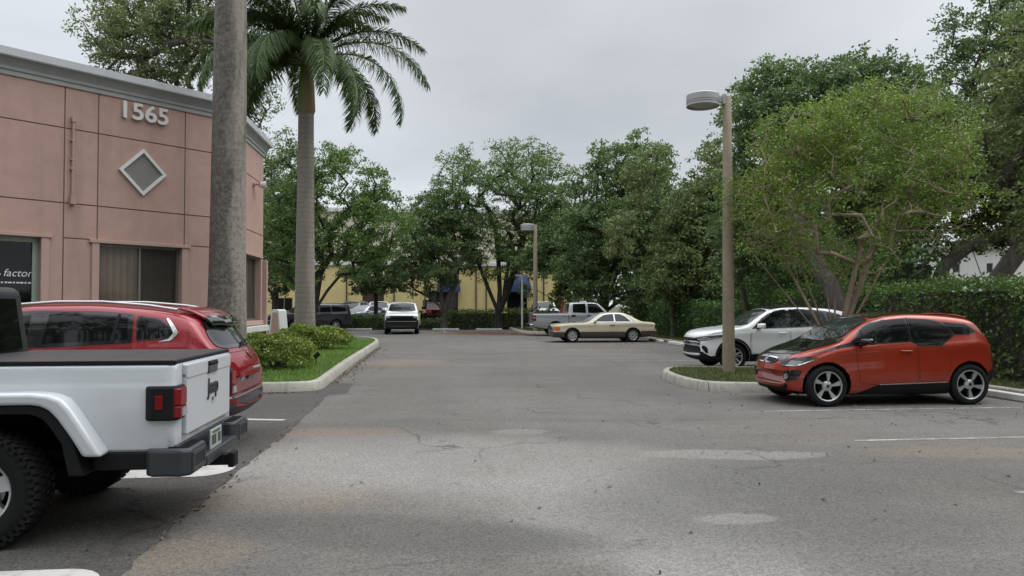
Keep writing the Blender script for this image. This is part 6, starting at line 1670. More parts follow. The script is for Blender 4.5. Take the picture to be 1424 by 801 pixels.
# ---- white full size utility vehicle facing the camera, and the cars behind the far hedge
def big_suv(name, label, paint_, extra=None, H=1.93, L=5.35, W_=1.03, white_face=True):
    k = H / 1.93
    c = Car(name, label, 'car', dict(
        dark_below=[(-1, .22, .84 * k)], L=L, axles=(0.95, 0.95 + 3.07 * L / 5.35), R=0.39, arch=0.45, paint=paint_, tumble=0.26, wide=0.5, corner=0.10, bow=(0.14, 0.05),
        top=[(0, 1.0 * k), (.03, 1.12 * k), (.12, 1.20 * k), (.5, 1.25 * k), (1.25, 1.29 * k), (1.4, 1.32 * k), (1.85, 1.66 * k), (2.2, 1.87 * k), (2.6, 1.92 * k), (3.4, 1.93 * k), (L - .35, 1.88 * k), (L - .2, 1.80 * k), (L - .08, 1.25 * k), (L - .03, 1.0 * k), (L, .8 * k)],
        belt=[(0, .97 * k), (.12, 1.14 * k), (.5, 1.19 * k), (1.4, 1.23 * k), (L - .4, 1.28 * k), (L - .1, 1.15 * k), (L, .76 * k)],
        width=[(0, .90 * W_), (.06, .95 * W_), (.3, .98 * W_), (1.0, W_), (L - .8, W_), (L - .2, .97 * W_), (L, .9 * W_)],
        bottom=[(0, .42), (.05, .34), (.4, .30), (L - .6, .34), (L, .46)]))
    P_ = c.patch
    P_('windshield', [(1.40, 0), (1.47, .6), (1.56, .80 * W_), (2.12, .69 * W_), (2.18, 0), (2.12, -.69 * W_), (1.56, -.80 * W_), (1.47, -.6)], 'T', [M['screen'], M['gloss_black']], 0.006, 0.05, ring=0.03)
    P_('front_window', [(1.75, 1.28 * k), (2.0, 1.53 * k), (2.25, 1.79 * k), (2.75, 1.81 * k), (2.73, 1.30 * k)], 90, [M['glass'], M['gloss_black']], 0.005, 0.04, ring=0.02, mirror=True)
    P_('rear_window', [(2.85, 1.31 * k), (2.87, 1.81 * k), (3.65, 1.80 * k), (3.66, 1.33 * k)], 90, [M['glass'], M['gloss_black']], 0.005, 0.04, ring=0.02, mirror=True)
    if L > 4.9: P_('quarter_window', [(3.76, 1.34 * k), (3.76, 1.80 * k), (L - .5, 1.76 * k), (L - .42, 1.40 * k)], 90, M['glass'], 0.005, 0.05, mirror=True)
    P_('rear_windshield', [(-.68, 1.34 * k), (.68, 1.34 * k), (.62, 1.76 * k), (-.62, 1.76 * k)], 180, M['glass'], 0.008, 0.05)
    for sg in (1, -1): P_('tail_lamp', [(sg * .94 * W_, .95 * k), (sg * .76 * W_, .95 * k), (sg * .76 * W_, 1.3 * k), (sg * .90 * W_, 1.3 * k)], 180, M['red_lens'], 0.012, 0.02)
    g_ = P_('grille', [(-.86 * W_, .83 * k), (.86 * W_, .83 * k), (.88 * W_, 1.06 * k), (.62, 1.10 * k), (-.62, 1.10 * k), (-.88 * W_, 1.06 * k)], 0, M['black_plastic'], 0.010, 0.03)[0]
    P_('grille_bar', [(-.60, .945 * k), (.60, .945 * k), (.60, .965 * k), (-.60, .965 * k)], 0, M['chrome'] if white_face else M['gloss_black'], 0.018, 0, parent=g_)
    P_('lower_grille', [(-.86 * W_, .36 * k), (.86 * W_, .36 * k), (.88 * W_, .82 * k), (-.88 * W_, .82 * k)], 0, M['black_plastic'], 0.012, 0.04)
    P_('bumper_strip', [(-.84 * W_, .755 * k), (.84 * W_, .755 * k), (.84 * W_, .785 * k), (-.84 * W_, .785 * k)], 0, M['steel'], 0.016, 0.01)
    for sg in (1, -1):
        P_('headlight', [(sg * .66, .96 * k), (sg * .91 * W_, .97 * k), (sg * .90 * W_, 1.06 * k), (sg * .66, 1.07 * k)], 0, M['lens'], 0.020, 0.02)
    P_('door', [(1.6, .5), (1.6, 1.2 * k), (2.78, 1.26 * k), (2.80, .5)], 90, [paint_, M['seam']], 0.003, 0.03, ring=0.008, mirror=True)
    P_('rear_door', [(2.82, .5), (2.82, 1.27 * k), (3.68, 1.29 * k), (3.6, .95), (3.5, .5)], 90, [paint_, M['seam']], 0.003, 0.03, ring=0.008, mirror=True)
    c.handle(2.62, 1.12 * k); c.mirror_(1.70, 1.36 * k, .98 * W_, (.13, .25, .20), [M['gloss_black']] if white_face else None)
    for sg in (1, -1): MB().tube([c.cast('T', c.X(u), sg * .66 * W_, 0.03) for u in (2.3, 2.9, 3.6, L - .6)], 0.02, 6).build('roof_rail', M['gloss_black'], c.root)
    c.wheels('five', 0.26, 0.26)
    return c
M['dark_paint'] = paint('dark_grey_paint', (0.028, 0.031, 0.036), 0.3)
M['blue_grey'] = paint('blue_grey_paint', (0.17, 0.19, 0.225), 0.4)
M['silver2'] = paint('pale_silver_paint', (0.34, 0.37, 0.41), 0.5)
M['jeep_red'] = paint('bright_red_paint', (0.33, 0.012, 0.018), 0.0)
TOWARD = -math.pi / 2 + ROAD
c = big_suv('utility_vehicle', 'white full size utility vehicle with black grille facing the camera at the far end', M['white'])
g = (G(533.5, 465.5) + G(581, 465.5)) / 2; nose = Vector((g.x, g.y, 0))
c.put(nose + DV * (0.15 + c.xm), TOWARD + R(1.0))
c = big_suv('utility_vehicle', 'dark grey utility vehicle parked behind the palm trunk', M['dark_paint'], white_face=False, H=1.86)
c.put((A(428, 49.5), 49.5, 0), math.pi + ROAD + R(38))
c = big_suv('utility_vehicle', 'blue grey utility vehicle behind the far hedge nearest the yellow wall', M['blue_grey'], H=1.78, L=4.75, W_=0.95)
c.put((A(490, 62.0), 62.0, 0.3), TOWARD + R(-14))
c = big_suv('utility_vehicle', 'white utility vehicle half hidden behind the far hedge beside the brown door', M['white'], H=1.76, L=4.7, W_=0.95)
c.put((A(527, 62.0), 62.0, 0.3), TOWARD + R(4))
c = big_suv('utility_vehicle', 'pale car behind the silver pickup truck at the yellow wall', M['white'], H=1.75, L=4.7, W_=0.95)
c.put((A(757, 62.5), 62.5, 0.3), TOWARD)
def sedan(label, paint_):
    c = Car('sedan', label, 'car', dict(L=4.7, axles=(0.92, 3.70), R=0.33, arch=0.385, paint=paint_, tumble=0.5, wide=0.55, corner=0.1, bow=(0.22, 0.14),
        top=[(0, .62), (.04, .74), (.15, .82), (.8, .94), (1.3, 1.0), (1.45, 1.03), (1.95, 1.30), (2.3, 1.43), (2.7, 1.46), (3.2, 1.42), (3.7, 1.25), (4.1, 1.07), (4.55, 1.03), (4.66, .95), (4.7, .82)],
        belt=[(0, .58), (.15, .77), (.8, .88), (2.4, .95), (4.1, 1.0), (4.6, .95), (4.7, .78)], width=[(0, .70), (.1, .80), (.4, .88), (.92, .91), (3.7, .91), (4.4, .86), (4.7, .74)],
        bottom=[(0, .36), (.08, .24), (.5, .19), (4.0, .20), (4.7, .36)]))
    P_ = c.patch
    P_('windshield', [(1.42, 0), (1.5, .5), (1.60, .70), (2.22, .56), (2.26, 0), (2.22, -.56), (1.60, -.70), (1.5, -.5)], 'T', M['lens'], 0.006, 0.05)
    P_('front_window', [(1.72, .98), (2.05, 1.22), (2.35, 1.35), (2.72, 1.37), (2.70, .99)], 90, M['glass'], 0.005, 0.03, mirror=True); P_('rear_window', [(2.76, .99), (2.78, 1.37), (3.2, 1.33), (3.6, 1.16), (3.66, 1.02)], 90, M['glass'], 0.005, 0.03, mirror=True)
    P_('rear_windshield', [(3.35, 0), (3.36, .52), (4.0, .62), (4.04, 0), (4.0, -.62), (3.36, -.52)], 'T', M['screen'], 0.006, 0.05)
    P_('grille', [(-.4, .44), (.4, .44), (.46, .66), (-.46, .66)], 0, M['black_plastic'], 0.01, 0.03)
    for sg in (1, -1):
        P_('headlight', [(.1, sg * .52, .62), (.3, sg * .78, .64), (.6, sg * .86, .78), (.25, sg * .7, .76)], 35 * sg, M['lens'], 0.01, 0.02)
        P_('tail_lamp', [(sg * .5, .80), (sg * .82, .80), (sg * .80, .95), (sg * .5, .95)], 180, M['red_lens'], 0.012, 0.02)
    P_('door', [(1.66, .36), (1.64, .94), (2.72, .965), (2.74, .36)], 90, [paint_, M['seam']], 0.003, 0.03, ring=0.008, mirror=True); P_('rear_door', [(2.76, .36), (2.76, .97), (3.66, 1.0), (3.5, .7), (3.3, .36)], 90, [paint_, M['seam']], 0.003, 0.03, ring=0.008, mirror=True)
    c.handle(2.6, .86); c.mirror_(1.72, 1.0, .88, (.12, .2, .13)); c.wheels('five', 0.21, 0.22)
    return c
c = sedan('pale silver sedan behind the far hedge with its windshield over the leaves', M['silver2'])
c.put((A(506, 58.6), 58.6, 0.30), TOWARD + R(-35))

# ---- boxy vehicles: red open off-roader behind the hedge and the white off-road pickup in the foreground
def offroader(label, p, heading):
    root = empty('off_roader', p, heading); tag(root, label, 'car', 'cars parked in the lot')
    r_ = M['jeep_red']; b_ = M['black_plastic']
    MB().box((-.2, 0, .83), (3.2, 1.52, .55)).build('body', r_, root, bevel=0.05)
    mb = MB(); mb.box((1.35, 0, .93), (1.0, 1.25, .42), taper=0.96); mb.build('bonnet', r_, root, bevel=0.05)
    g_ = MB().box((1.88, 0, .88), (.07, 1.22, .50)).build('grille', r_, root, bevel=0.03)
    for k in range(7): MB().box((1.925, -.27 + k * .09, .90), (.03, .05, .34)).build('slot', M['gloss_black'], g_)
    for sg in (1, -1):
        mb = MB(); mb.lathe([(0.0, .0), (.09, 0), (.10, -.03)], 20, 'Y', 0, Matrix.Translation((1.94, sg * .46, .94)) @ Matrix.Rotation(-math.pi / 2, 4, 'Z')); mb.build('headlight', M['lens'], root, smooth=40)
        for x in (1.15, -1.3): MB().box((x, sg * .80, .86), (1.0, .26, .07)).build('fender', r_, root, bevel=0.03)
        MB().box((.95, sg * .92, 1.22), (.12, .20, .18)).build('mirror', b_, root, bevel=0.03)
    MB().box((2.0, 0, .58), (.2, 1.7, .18)).build('front_bumper', b_, root, bevel=0.03)
    mb = MB()
    for sg in (1, -1):
        mb.tube([(.72, sg * .68, 1.1), (.50, sg * .64, 1.78), (-1.6, sg * .64, 1.80), (-1.75, sg * .66, 1.1)], .04, 8); mb.tube([(-.5, sg * .66, 1.1), (-.5, sg * .64, 1.79)], .04, 8)
    mb.tube([(.50, -.64, 1.78), (.50, .64, 1.78)], .045, 8); mb.tube([(-.5, -.64, 1.79), (-.5, .64, 1.79)], .04, 8); mb.build('roll_cage', b_, root, smooth=50)
    mb = MB(); mb.box((-.55, 0, 1.80), (2.3, 1.36, .07)); mb.build('roof', b_, root, bevel=0.03)
    mb = MB(); m_ = Matrix.Translation((.62, 0, 1.43)) @ Matrix.Rotation(R(-17), 4, 'Y'); mb.box((0, 0, 0), (.02, 1.22, .6), M=m_); mb.build('windshield', M['lens'], root)
    for sg in (1, -1): MB().box((-.15, sg * .40, 1.2), (.2, .5, .75)).build('seat', b_, root, bevel=0.06)
    key = ('offroad', .4, .25, .23)
    if key not in WHEELS: WHEELS[key] = wheel_meshes('offroad', .4, .25, .23, M['dark_alloy'])
    for x in (1.2, -1.25):
        for sg in (1, -1):
            e = empty('wheel', (x, sg * .76, .4), 0 if sg > 0 else math.pi, root)
            for nm, me in zip(('tyre', 'rim'), WHEELS[key]): o = bpy.data.objects.new(nm, me); COL.objects.link(o); o.parent = e
    return root
offroader('bright red open-sided off-roader behind the far hedge beside the dark oak trunk', (A(603, 58.6), 58.6, 0.30), TOWARD + R(6))
# ---- white off-road pickup in the left foreground, tail to the road
M['lid'] = plain('bed_cover_vinyl', (0.022, 0.020, 0.021), 0.42, bump=0.1, scale=14)
M['steel_black'] = plain('powder_coated_bumper', (0.030, 0.032, 0.037), 0.42, bump=0.08, scale=16)
M['hardtop'] = plain('black_hardtop', (0.016, 0.016, 0.017), 0.6, bump=0.12, scale=22)
tk = empty('pickup_truck', (0, 0, 0)); tag(tk, 'white off-road pickup truck with black bumper and black bed cover in the left foreground', 'pickup truck', 'cars parked in the lot')
WT = M['truck_white']
def boolean(o, cut):
    md = o.modifiers.new('b', 'BOOLEAN'); md.operation = 'DIFFERENCE'; md.object = cut; md.solver = 'EXACT'
    dg = bpy.context.evaluated_depsgraph_get(); dg.update()
    me = bpy.data.meshes.new_from_object(o.evaluated_get(dg)); me.name = o.name
    o.modifiers.clear(); old = o.data; o.data = me; bpy.data.objects.remove(cut)
BX0, BX1, BW = -1.27, 0.43, 0.775
sec = [(BW - .03, .63), (BW - .005, .66), (BW + .004, .80), (BW + .004, 1.09), (BW - .006, 1.125), (BW - .014, 1.15), (BW - .014, 1.225), (BW - .022, 1.252), (BW - .045, 1.268), (BW - .085, 1.270)]
ring = sec + [(-y, z) for y, z in sec[::-1]]
xs = [BX0, BX0 + .008, BX0 + .03, BX0 + .065, -0.9, -.5, 0, BX1]
ins = [.055, .032, .010, 0, 0, 0, 0, 0]
mb = MB(); n = len(ring); vs = []; fs = []
for x, i_ in zip(xs, ins):
    for (y, z) in ring: vs.append((x, y - math.copysign(i_, y) * (abs(y) > .6), z))
for i in range(len(xs) - 1):
    for j in range(n): fs.append((i * n + j, i * n + (j + 1) % n, (i + 1) * n + (j + 1) % n, (i + 1) * n + j))
fs += [tuple(range(n))[::-1], tuple((len(xs) - 1) * n + j for j in range(n))]
mb.add(vs, fs); body = mb.build('body', [WT, M['well']], tk)
arch = [(-.70, .3), (-.70, .62), (-.45, .97), (-.33, 1.03), (.36, 1.03), (.50, .93), (.66, .62), (.66, .3)]
cut = MB()
for sg in (1, -1):
    cut.add([(x, sg * .45, z) for x, z in arch] + [(x, sg * 1.2, z) for x, z in arch], [tuple(range(8)), tuple(range(15, 7, -1))] + [(i, (i + 1) % 8, 8 + (i + 1) % 8, 8 + i) for i in range(8)])
cut = cut.build('cut', M['well']); boolean(body, cut)
for p in body.data.polygons:
    c_ = p.center; p.material_index = 1 if (-.71 < c_.x < .67 and c_.z < 1.035 and abs(c_.y) < BW - .02 and c_.z > .32) else 0
    p.use_smooth = True
body.data.set_sharp_from_angle(angle=R(30))
def loop_solid(o_, i_, y0, y1):
    n = len(o_); mb = MB(); vs = []
    for y in (y0, y1): vs += [(x, y, z) for x, z in o_] + [(x, y, z) for x, z in i_]
    fs = []
    for k in range(n - 1):
        fs += [(k, k + 1, n + k + 1, n + k), (2 * n + k, 2 * n + k + 1, 3 * n + k + 1, 3 * n + k), (k, k + 1, 2 * n + k + 1, 2 * n + k), (n + k, n + k + 1, 3 * n + k + 1, 3 * n + k)]
    fs += [(0, n, 3 * n, 2 * n), (n - 1, 2 * n - 1, 4 * n - 1, 3 * n - 1)]
    return mb.add(vs, fs)
fo = [(-.83, .635), (-.73, .80), (-.62, .97), (-.56, 1.04), (-.48, 1.075), (-.36, 1.09), (.40, 1.09), (.50, 1.07), (.60, .98), (.70, .80), (.78, .635)]
fi = [(-.70, .635), (-.62, .77), (-.53, .90), (-.47, .965), (-.41, .995), (-.34, 1.005), (.36, 1.005), (.43, .985), (.51, .90), (.60, .77), (.66, .635)]
f2_ = [(-.60, .50), (-.55, .73), (-.47, .85), (-.42, .905), (-.37, .93), (-.31, .94), (.33, .94), (.38, .92), (.45, .85), (.53, .73), (.58, .50)]
fi2 = [(-.705, .50)] + fi[1:-1] + [(.665, .50)]
for sg in (1, -1):
    loop_solid(fo, fi, sg * .74, sg * .925).build('fender', WT, tk, smooth=35, bevel=0.03, seg=3)
    loop_solid(fi2, f2_, sg * .72, sg * .90).build('fender_liner', M['black_plastic'], tk, smooth=35, bevel=0.012)
    MB().box((-.98, sg * (BW - .035), .575), (.55, .06, .13)).build('side_trim', M['black_plastic'], tk, bevel=0.012)
    MB().box((.55 + .1, sg * (BW - .04), .55), (.3, .06, .2)).build('side_trim', M['black_plastic'], tk, bevel=0.012)
    # tail lamp wrapping the corner
    hb = MB(); hb.prism([(BX0 - .035, sg * .625), (BX0 - .035, sg * .775), (BX0 + .01, sg * .815), (BX0 + .15, sg * .815), (BX0 + .20, sg * .79), (BX0 + .20, sg * .625)], .865, 1.115)
    h_ = hb.build('tail_lamp', M['black_plastic'], tk, bevel=0.018)
    lb = MB(); lb.prism([(BX0 - .047, sg * .640), (BX0 - .047, sg * .775), (BX0 - .018, sg * .802), (BX0 - .0, sg * .806), (BX0 + .0, sg * .640)], .975, 1.098); lb.build('lens', M['red_lens'], h_, bevel=0.008)
    lb = MB(); lb.prism([(BX0 - .045, sg * .644), (BX0 - .045, sg * .773), (BX0 - .016, sg * .80), (BX0 - .0, sg * .804), (BX0 + .0, sg * .644)], .885, .968); lb.build('lens', M['red_lens'], h_, bevel=0.006)
    lb = MB(); lb.box((BX0 - .050, sg * .71, .925), (.012, .10, .060)); lb.build('reversing_lamp', M['lens'], h_)
    MB().box((BX0 + .095, sg * .815, 1.0), (.055, .012, .10)).build('side_marker', M['red_lens'], h_, bevel=0.004)
# tailgate
tg = MB(); tg.box((BX0 - .010, 0, .965), (.05, 1.20, .47)); tgo = tg.build('tailgate', WT, tk, bevel=0.012)
MB().box((BX0 - .012, 0, 1.205), (.06, 1.20, .115)).build('upper_band', WT, tgo, bevel=0.014)
MB().box((BX0 + .006, .604, .98), (.012, .006, .58)).build('panel_gap', M['seam'], tgo); MB().box((BX0 + .006, -.604, .98), (.012, .006, .58)).build('panel_gap', M['seam'], tgo)
hd = MB(); hd.box((BX0 - .040, -.03, 1.195), (.02, .26, .105)); hdo = hd.build('tailgate_handle', M['gloss_black'], tgo, bevel=0.02)
MB().box((BX0 - .050, -.03, 1.222), (.02, .22, .03)).build('grip', M['black_plastic'], hdo, bevel=0.008)
REAR = Matrix(((0, 0, -1, 0), (-1, 0, 0, 0), (0, 1, 0, 0), (0, 0, 0, 1)))      # text facing backwards
lt_ = text_mesh('tailgate_lettering', 'Jeep', 0.185, 0.006, M['badge'], tgo, Matrix.Translation((BX0 - .038, -.06, 1.03)) @ REAR, bold=0.003, sx=0.92)
MB().box((BX0 - .036, -.07, .915), (.004, .09, .055)).build('sticker', M['plate'], tgo)
MB().box((BX0 - .0375, -.055, .925), (.004, .035, .03)).build('sticker', M['badge'], tgo)
# bed cover in folding panels
lm_ = MB()
for a, b in ((BX0 + .03, -.70), (-.692, -.14), (-.132, BX1)): lm_.box(((a + b) / 2, 0, 1.287), (b - a, 1.44, .026))
lm_.build('bed_cover', M['lid'], tk, bevel=0.008)
mb = MB()
for sg in (1, -1): mb.box(((BX0 + BX1) / 2 + .01, sg * .728, 1.283), (BX1 - BX0 - .03, .03, .032))
mb.box((BX0 + .022, 0, 1.281), (.03, 1.46, .03)); mb.build('bed_rail', M['black_plastic'], tk, bevel=0.006)
# rear bumper
bp = MB()
bp.box((BX0 - .07, 0, .505), (.15, .92, .09)); bp.box((BX0 + .02, 0, .60), (.10, 1.5, .16))
bpo = bp.build('rear_bumper', M['steel_black'], tk, bevel=0.02)
for sg in (1, -1):
    eb = MB(); eb.prism([(BX0 + .19, sg * .79), (BX0 + .19, sg * .70), (BX0 + .02, sg * .42), (BX0 - .09, sg * .42), (BX0 - .14, sg * .47), (BX0 - .14, sg * .80), (BX0 - .07, sg * .86), (BX0 + .14, sg * .845)], .47, .665)
    e_ = eb.build('bumper_end', M['steel_black'], bpo, bevel=0.022)
    fr_ = MB(); y0_, y1_ = sg * .52, sg * .79
    fr_.box((BX0 - .138, sg * .655, .625), (.022, .30, .03)); fr_.box((BX0 - .138, sg * .655, .51), (.022, .30, .03)); fr_.box((BX0 - .138, sg * .52, .5675), (.022, .03, .085)); fr_.box((BX0 - .138, sg * .79, .5675), (.022, .03, .085))
    fr_.build('recess_frame', M['steel_black'], e_, bevel=0.006)
    MB().box((BX0 - .137, sg * .655, .5675), (.012, .24, .085)).build('recess', M['seam'], e_)
    st = MB()
    for k in range(9): st.box((BX0 - .03, sg * (.46 + .038 * k), .668), (.14, .018, .008))
    st.build('step_ribs', M['black_plastic'], e_)
pl = MB().box((BX0 - .100, .08, .625), (.012, .31, .155)).build('licence_plate', M['plate'], tk, bevel=0.004)
for k in range(6):
    if k != 3: MB().box((BX0 - .108, .19 - k * .043, .618), (.005, .026, .075)).build('character', M['plate_ink'], pl)
MB().box((BX0 - .107, .08, .678), (.004, .2, .018)).build('character', M['plate_ink'], pl)
ht = MB(); ht.box((BX0 - .12, 0, .43), (.26, .10, .09)); ht.box((BX0 - .22, 0, .43), (.05, .14, .12)); ht.box((BX0 - .02, 0, .45), (.1, .5, .06)); ht.build('tow_hitch', M['black_plastic'], tk, bevel=0.008)
# underbody
ub_ = MB()
for sg in (1, -1): ub_.box((1.2, sg * .42, .55), (4.9, .10, .14))
ub_.box((1.2, 0, .62), (4.9, 1.30, .05)); ub_.tube([(0, -.75, .40), (0, .75, .40)], .045, 10); ub_.tube([(3.49, -.75, .40), (3.49, .75, .40)], .045, 10)
ub_.lathe([(0.0, -.14), (.13, -.08), (.15, 0), (.13, .08), (0.0, .14)], 14, 'Y', 0, Matrix.Translation((0, .05, .42)))
ub_.tube([(-.15, -.5, .52), (-.9, -.55, .52), (-1.1, -.55, .50)], .09, 10)
for sg in (1, -1): ub_.tube([(-.12, sg * .55, .34), (-.2, sg * .58, .75)], .035, 8); ub_.tube([(.05, sg * .5, .38), (.9, sg * .42, .52)], .03, 8)
ub_.build('underbody', M['well'], tk, smooth=50)
# cab, bonnet and front end
mb = MB(); mb.box((1.42, 0, .93), (1.92, 1.56, .60)); mb.build('cab', WT, tk, bevel=0.04)
hv = [(.47, -.76, 1.235), (2.30, -.76, 1.235), (2.30, .76, 1.235), (.47, .76, 1.235), (.53, -.69, 1.86), (1.75, -.68, 1.87), (1.75, .68, 1.87), (.53, .69, 1.86)]
mb = MB(); mb.add(hv, [(3, 2, 1, 0), (4, 5, 6, 7), (0, 1, 5, 4), (1, 2, 6, 5), (2, 3, 7, 6), (3, 0, 4, 7)]); ht_ = mb.build('hardtop', M['hardtop'], tk, bevel=0.07, seg=4)
for sg in (1, -1):
    def yz(z): return sg * (.765 - (z - 1.235) * .115)
    for (xa, xb, nm) in ((.60, 1.12, 'rear_window'), (1.22, 1.86, 'front_window')):
        pts = [(xa, 1.28), (xb, 1.28), (xb - .02 if nm == 'rear_window' else xb - .24, 1.74), (xa + .02, 1.74)]
        mb = MB(); mb.add([(x, yz(z), z) for x, z in pts], [(0, 1, 2, 3)]); mb.build(nm, M['glass'], tk)
    mb = MB(); mb.box((1.55, sg * .785, .93), (.86, .02, .54)); mb.build('door', WT, tk, bevel=0.015); mb = MB(); mb.box((.75, sg * .785, .95), (.60, .02, .50)); mb.build('rear_door', WT, tk, bevel=0.015)
    MB().box((2.15, sg * .93, 1.28), (.10, .20, .20)).build('mirror', M['black_plastic'], tk, bevel=0.03)
    loop_solid([(x + 3.49, z) for x, z in fo], [(x + 3.49, z) for x, z in fi], sg * .60, sg * .925).build('fender', WT, tk, smooth=35, bevel=0.03)
mb = MB(); mb.add([(.468 + .06 * ((z - 1.3) / .56) - .012, y, z) for y, z in ((-.58, 1.32), (.58, 1.32), (.54, 1.76), (-.54, 1.76))], [(0, 1, 2, 3)]); mb.build('rear_windshield', M['glass'], tk)
mb = MB(); mb.add([(2.32, -.70, 1.25), (2.32, .70, 1.25), (1.80, .64, 1.82), (1.80, -.64, 1.82)], [(0, 1, 2, 3)]); mb.build('windshield', M['screen'], tk)
mb = MB(); mb.box((3.15, 0, 1.0), (1.55, 1.36, .44), taper=.97); mb.build('bonnet', WT, tk, bevel=0.06, seg=3)
MB().box((3.96, 0, .95), (.08, 1.36, .5)).build('grille', WT, tk, bevel=0.03); MB().box((4.1, 0, .60), (.22, 1.8, .2)).build('front_bumper', M['steel_black'], tk, bevel=0.03)
for sg in (1, -1):
    mb = MB(); mb.lathe([(0, .03), (.09, .02), (.10, -.03)], 20, 'Y', 0, Matrix.Translation((4.0, sg * .5, 1.0)) @ Matrix.Rotation(-math.pi / 2, 4, 'Z')); mb.build('headlight', M['lens'], tk, smooth=40)
wm_ = wheel_meshes('offroad', .40, .255, .232, M['alloy'])
for x in (0, 3.49):
    for sg in (1, -1):
        e = empty('wheel', (x, sg * (.915 - .1275), .40), 0 if sg > 0 else math.pi, tk)
        for nm, me in zip(('tyre', 'rim'), wm_): o = bpy.data.objects.new(nm, me); COL.objects.link(o); o.parent = e
tail = Vector((-2.54, 6.23, 0)); dirn = Vector((math.cos(LEFTWARD), math.sin(LEFTWARD), 0))
pp = tail + dirn * 1.27; tk.location = (pp.x, pp.y, 0); tk.rotation_euler = (0, 0, LEFTWARD)

# ------------------------------------------------------------------ lamp posts and small things
M['lamp_head'] = plain('pale_grey_lamp_metal', (0.36, 0.36, 0.355), 0.45, 0.2)
M['lamp_dark'] = plain('lamp_groove', (0.10, 0.10, 0.10), 0.6)
M['lamp_glass'] = plain('lamp_diffuser', (0.42, 0.41, 0.37), 0.3)
def lamp_post(label, base, ztop, r0, r1, arm, rh, hh, az):
    root = empty('lamp_post', base, az); tag(root, label, 'lamp post', 'drum lamp posts of the parking lot')
    z0 = 0; h = ztop - base[2]
    mb = MB(); mb.lathe([(r0, -0.05), (r0 + (r1 - r0) * .5, h * .5), (r1, h - .02), (r1 * .8, h), (0.001, h + .002)], 10); mb.build('pole', M['pole'], root, smooth=50)
    zc = h - hh * .35
    mb = MB(); mb.box((r1 * .75, 0, zc + .02), (.09, r1 * 1.7, hh * .85)); mb.box((r1 * .8 + (arm - rh) / 2, 0, zc + .02), (arm - rh + .12, .11, .15)); mb.build('arm', M['lamp_head'], root, bevel=0.012)
    mb = MB(); b = zc - hh * .5; t = zc + hh * .5; g = hh * .05
    prof = [(0.001, t + .03), (rh * .55, t + .025), (rh * .92, t), (rh, t - .03), (rh, b + hh * .42), (rh - .012, b + hh * .40), (rh - .012, b + hh * .36), (rh, b + hh * .34), (rh, b + hh * .26), (rh - .012, b + hh * .24), (rh - .012, b + hh * .20), (rh, b + hh * .18), (rh, b), (rh - .03, b), (rh - .04, b + .06), (0.001, b + .06)]
    mb.lathe([(r_, z) for r_, z in prof], 40, 'Z', 0, Matrix.Translation((arm, 0, 0))); o = mb.build('lamp_head', M['lamp_head'], root, smooth=35)
    mb = MB(); mb.lathe([(0.001, b + .045), (rh - .042, b + .045), (rh - .042, b + .055)], 32, 'Z', 0, Matrix.Translation((arm, 0, 0))); mb.build('diffuser', M['lamp_glass'], o)
g = G(1013.5, 519, KH - .04)
lamp_post('tall tan concrete lamp post with round drum head on the near kerbed island', tuple(g), Hh(132, g.y), 0.150, 0.098, 0.56, 0.375, 0.285, math.pi)
lamp_post('distant brown lamp post with a pale drum head behind the silver pickup bed', (A(744.5, 46.3), 46.3, 0.1), Hh(313, 46.3), 0.155, 0.11, 0.5, 0.40, 0.40, math.pi)
pb = empty('sign_post', (A(726, 51), 51, .08)); tag(pb, 'thin pale grey post standing in the far hedge under the right awning', 'post')
mb = MB(); mb.box((0, 0, 1.85), (.13, .13, 3.7)); mb.build('post', M['stop'], pb, bevel=0.01); mb = MB(); mb.box((0, -.02, 3.68), (.9, .06, .08)); mb.build('crossbar', M['stop'], pb)
lp = empty('flagpole', (A(1400, 40), 40, 0)); tag(lp, 'white pole standing behind the tall hedge near the right edge', 'pole')
mb = MB(); mb.lathe([(.15, 0), (.13, 4.6), (.12, 6.5), (0.001, 6.52)], 14); mb.build('pole', M['white_trim'], lp, smooth=40)
MB().box((0, 0, .15), (.5, .5, .3)).build('base', M['kerb'], lp, bevel=0.02)
# pale stub trunks in front of the low hedge
def sapling(label, base, h, r, lean):
    o = empty('thin_trunk', base); tag(o, label, 'tree trunk')
    mb = MB(); mb.tube([(0, 0, 0), (lean * .3, 0, h * .35), (lean * .55, .05, h * .7), (lean, 0, h)], [r * 1.2, r, r * .9, r * .8], 9); mb.build('trunk', M['bark'], o, smooth=60)
sapling('slim grey trunk leaning left above the roof of the white compact car', (A(1046, 29.5), 29.5, 0), 3.4, .12, -0.62)

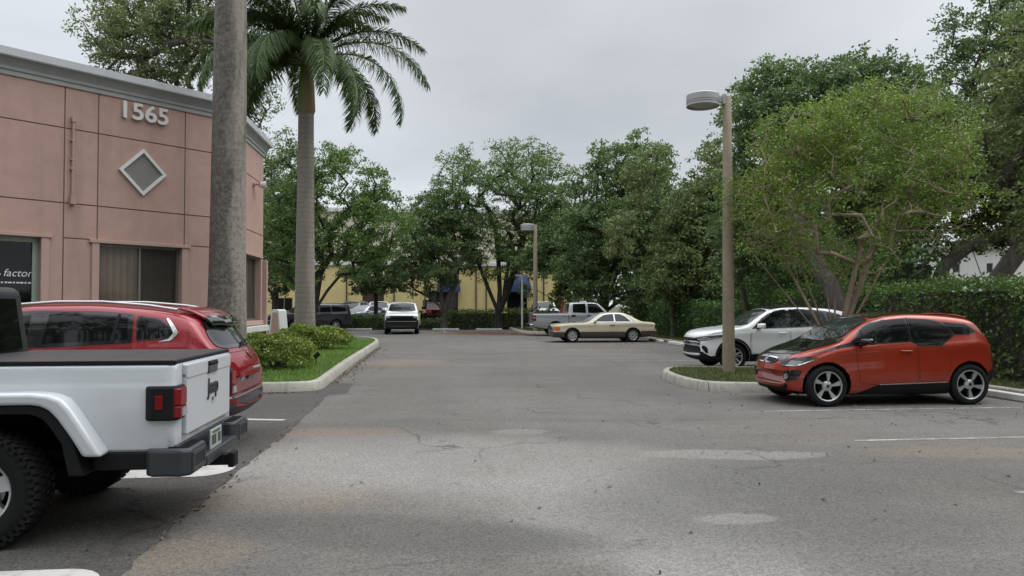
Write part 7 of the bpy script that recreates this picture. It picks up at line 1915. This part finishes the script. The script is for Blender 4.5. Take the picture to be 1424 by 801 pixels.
# stucco end wall of a low ramp: pink face with a pale raised border
rw = empty('monument_sign', (A(388, 31.5), 31.5, KH - .05), R(-12)); tag(rw, 'small pink and white tapered monument sign between the building corner and the shrubs', 'sign')
pol = [(-.31, 0), (.31, 0), (.17, 1.34), (.10, 1.40), (-.10, 1.40), (-.17, 1.34)]
mb = MB(); mb.prism(pol, -.32, .32, M=Matrix.Rotation(math.pi / 2, 4, 'X')); mb.build('slab', M['white_trim'], rw, bevel=0.015)
mb = MB(); mb.prism([(-.22, .05), (.22, .05), (.11, 1.28), (-.11, 1.28)], .322, .334, M=Matrix.Rotation(math.pi / 2, 4, 'X')); mb.build('panel', M['pink'], rw)
mb = MB()
for i, (y, z) in enumerate(((-.15, .55), (-.02, .62), (.1, .56), (0.0, .78), (-.1, .88))): mb.box((.262 - z * .105, y, z), (.012, .05, .16), rz=.0)
mb.build('lettering', M['badge'], rw)
# black garden spotlight on the grass
sp_ = empty('garden_spotlight', (A(440, 19.6), 19.6, KH - .04), R(25)); tag(sp_, 'small black garden spotlight on the grass beside the nearer shrub', 'spotlight')
mb = MB(); mb.tube([(0, 0, -.02), (0, 0, .16)], .012, 8); mb.build('stake', M['black_plastic'], sp_)
mb = MB(); m_ = Matrix.Translation((0, 0, .24)) @ Matrix.Rotation(R(50), 4, 'Y'); mb.lathe([(0.001, -.10), (.045, -.10), (.055, -.06), (.065, .10), (.058, .10), (.05, .07), (0.001, .07)], 16, 'Z', 0, m_); h_ = mb.build('lamp_head', M['black_plastic'], sp_, smooth=40)
# wheel stops
for (n0, d0, lab) in ((10.42, 12.9, 'wheel stop with stencilled letters behind the orange hatchback'), (10.55, 34.3, 'wheel stop behind the tail of the cream coupe'), (10.55, 31.4, 'wheel stop lying in front of the low green hedge')):
    o = wheel_stop(rp(n0, d0, 0.004), math.pi / 2 + ROAD, lab)
    if n0 < 10.5:
        tm = text_mesh('lettering', '37', 0.13, 0.002, M['badge'], o, Matrix.Translation((.66, .062, .114)) @ Matrix.Rotation(math.pi, 4, 'Z') @ Matrix.Rotation(R(20), 4, 'X') @ Matrix.Diagonal((1.5, 1, 1, 1)))
for (px_, lab) in ((499, 'far wheel stop left of the white utility vehicle'), (620, 'far wheel stop in the first empty bay right of the white utility vehicle'), (680, 'far wheel stop in the last bay under the big many-stemmed tree')):
    wheel_stop((A(px_, 51.6), 51.6, 0.004), ROAD, lab)
wheel_stop((A(558, 51.3), 51.3, 0.004), ROAD, 'far wheel stop behind the white utility vehicle, hidden by its wheels')
wheel_stop((A(360, 51.8), 51.8, 0.004), ROAD, 'far wheel stop glimpsed beside the corner of the pink building')
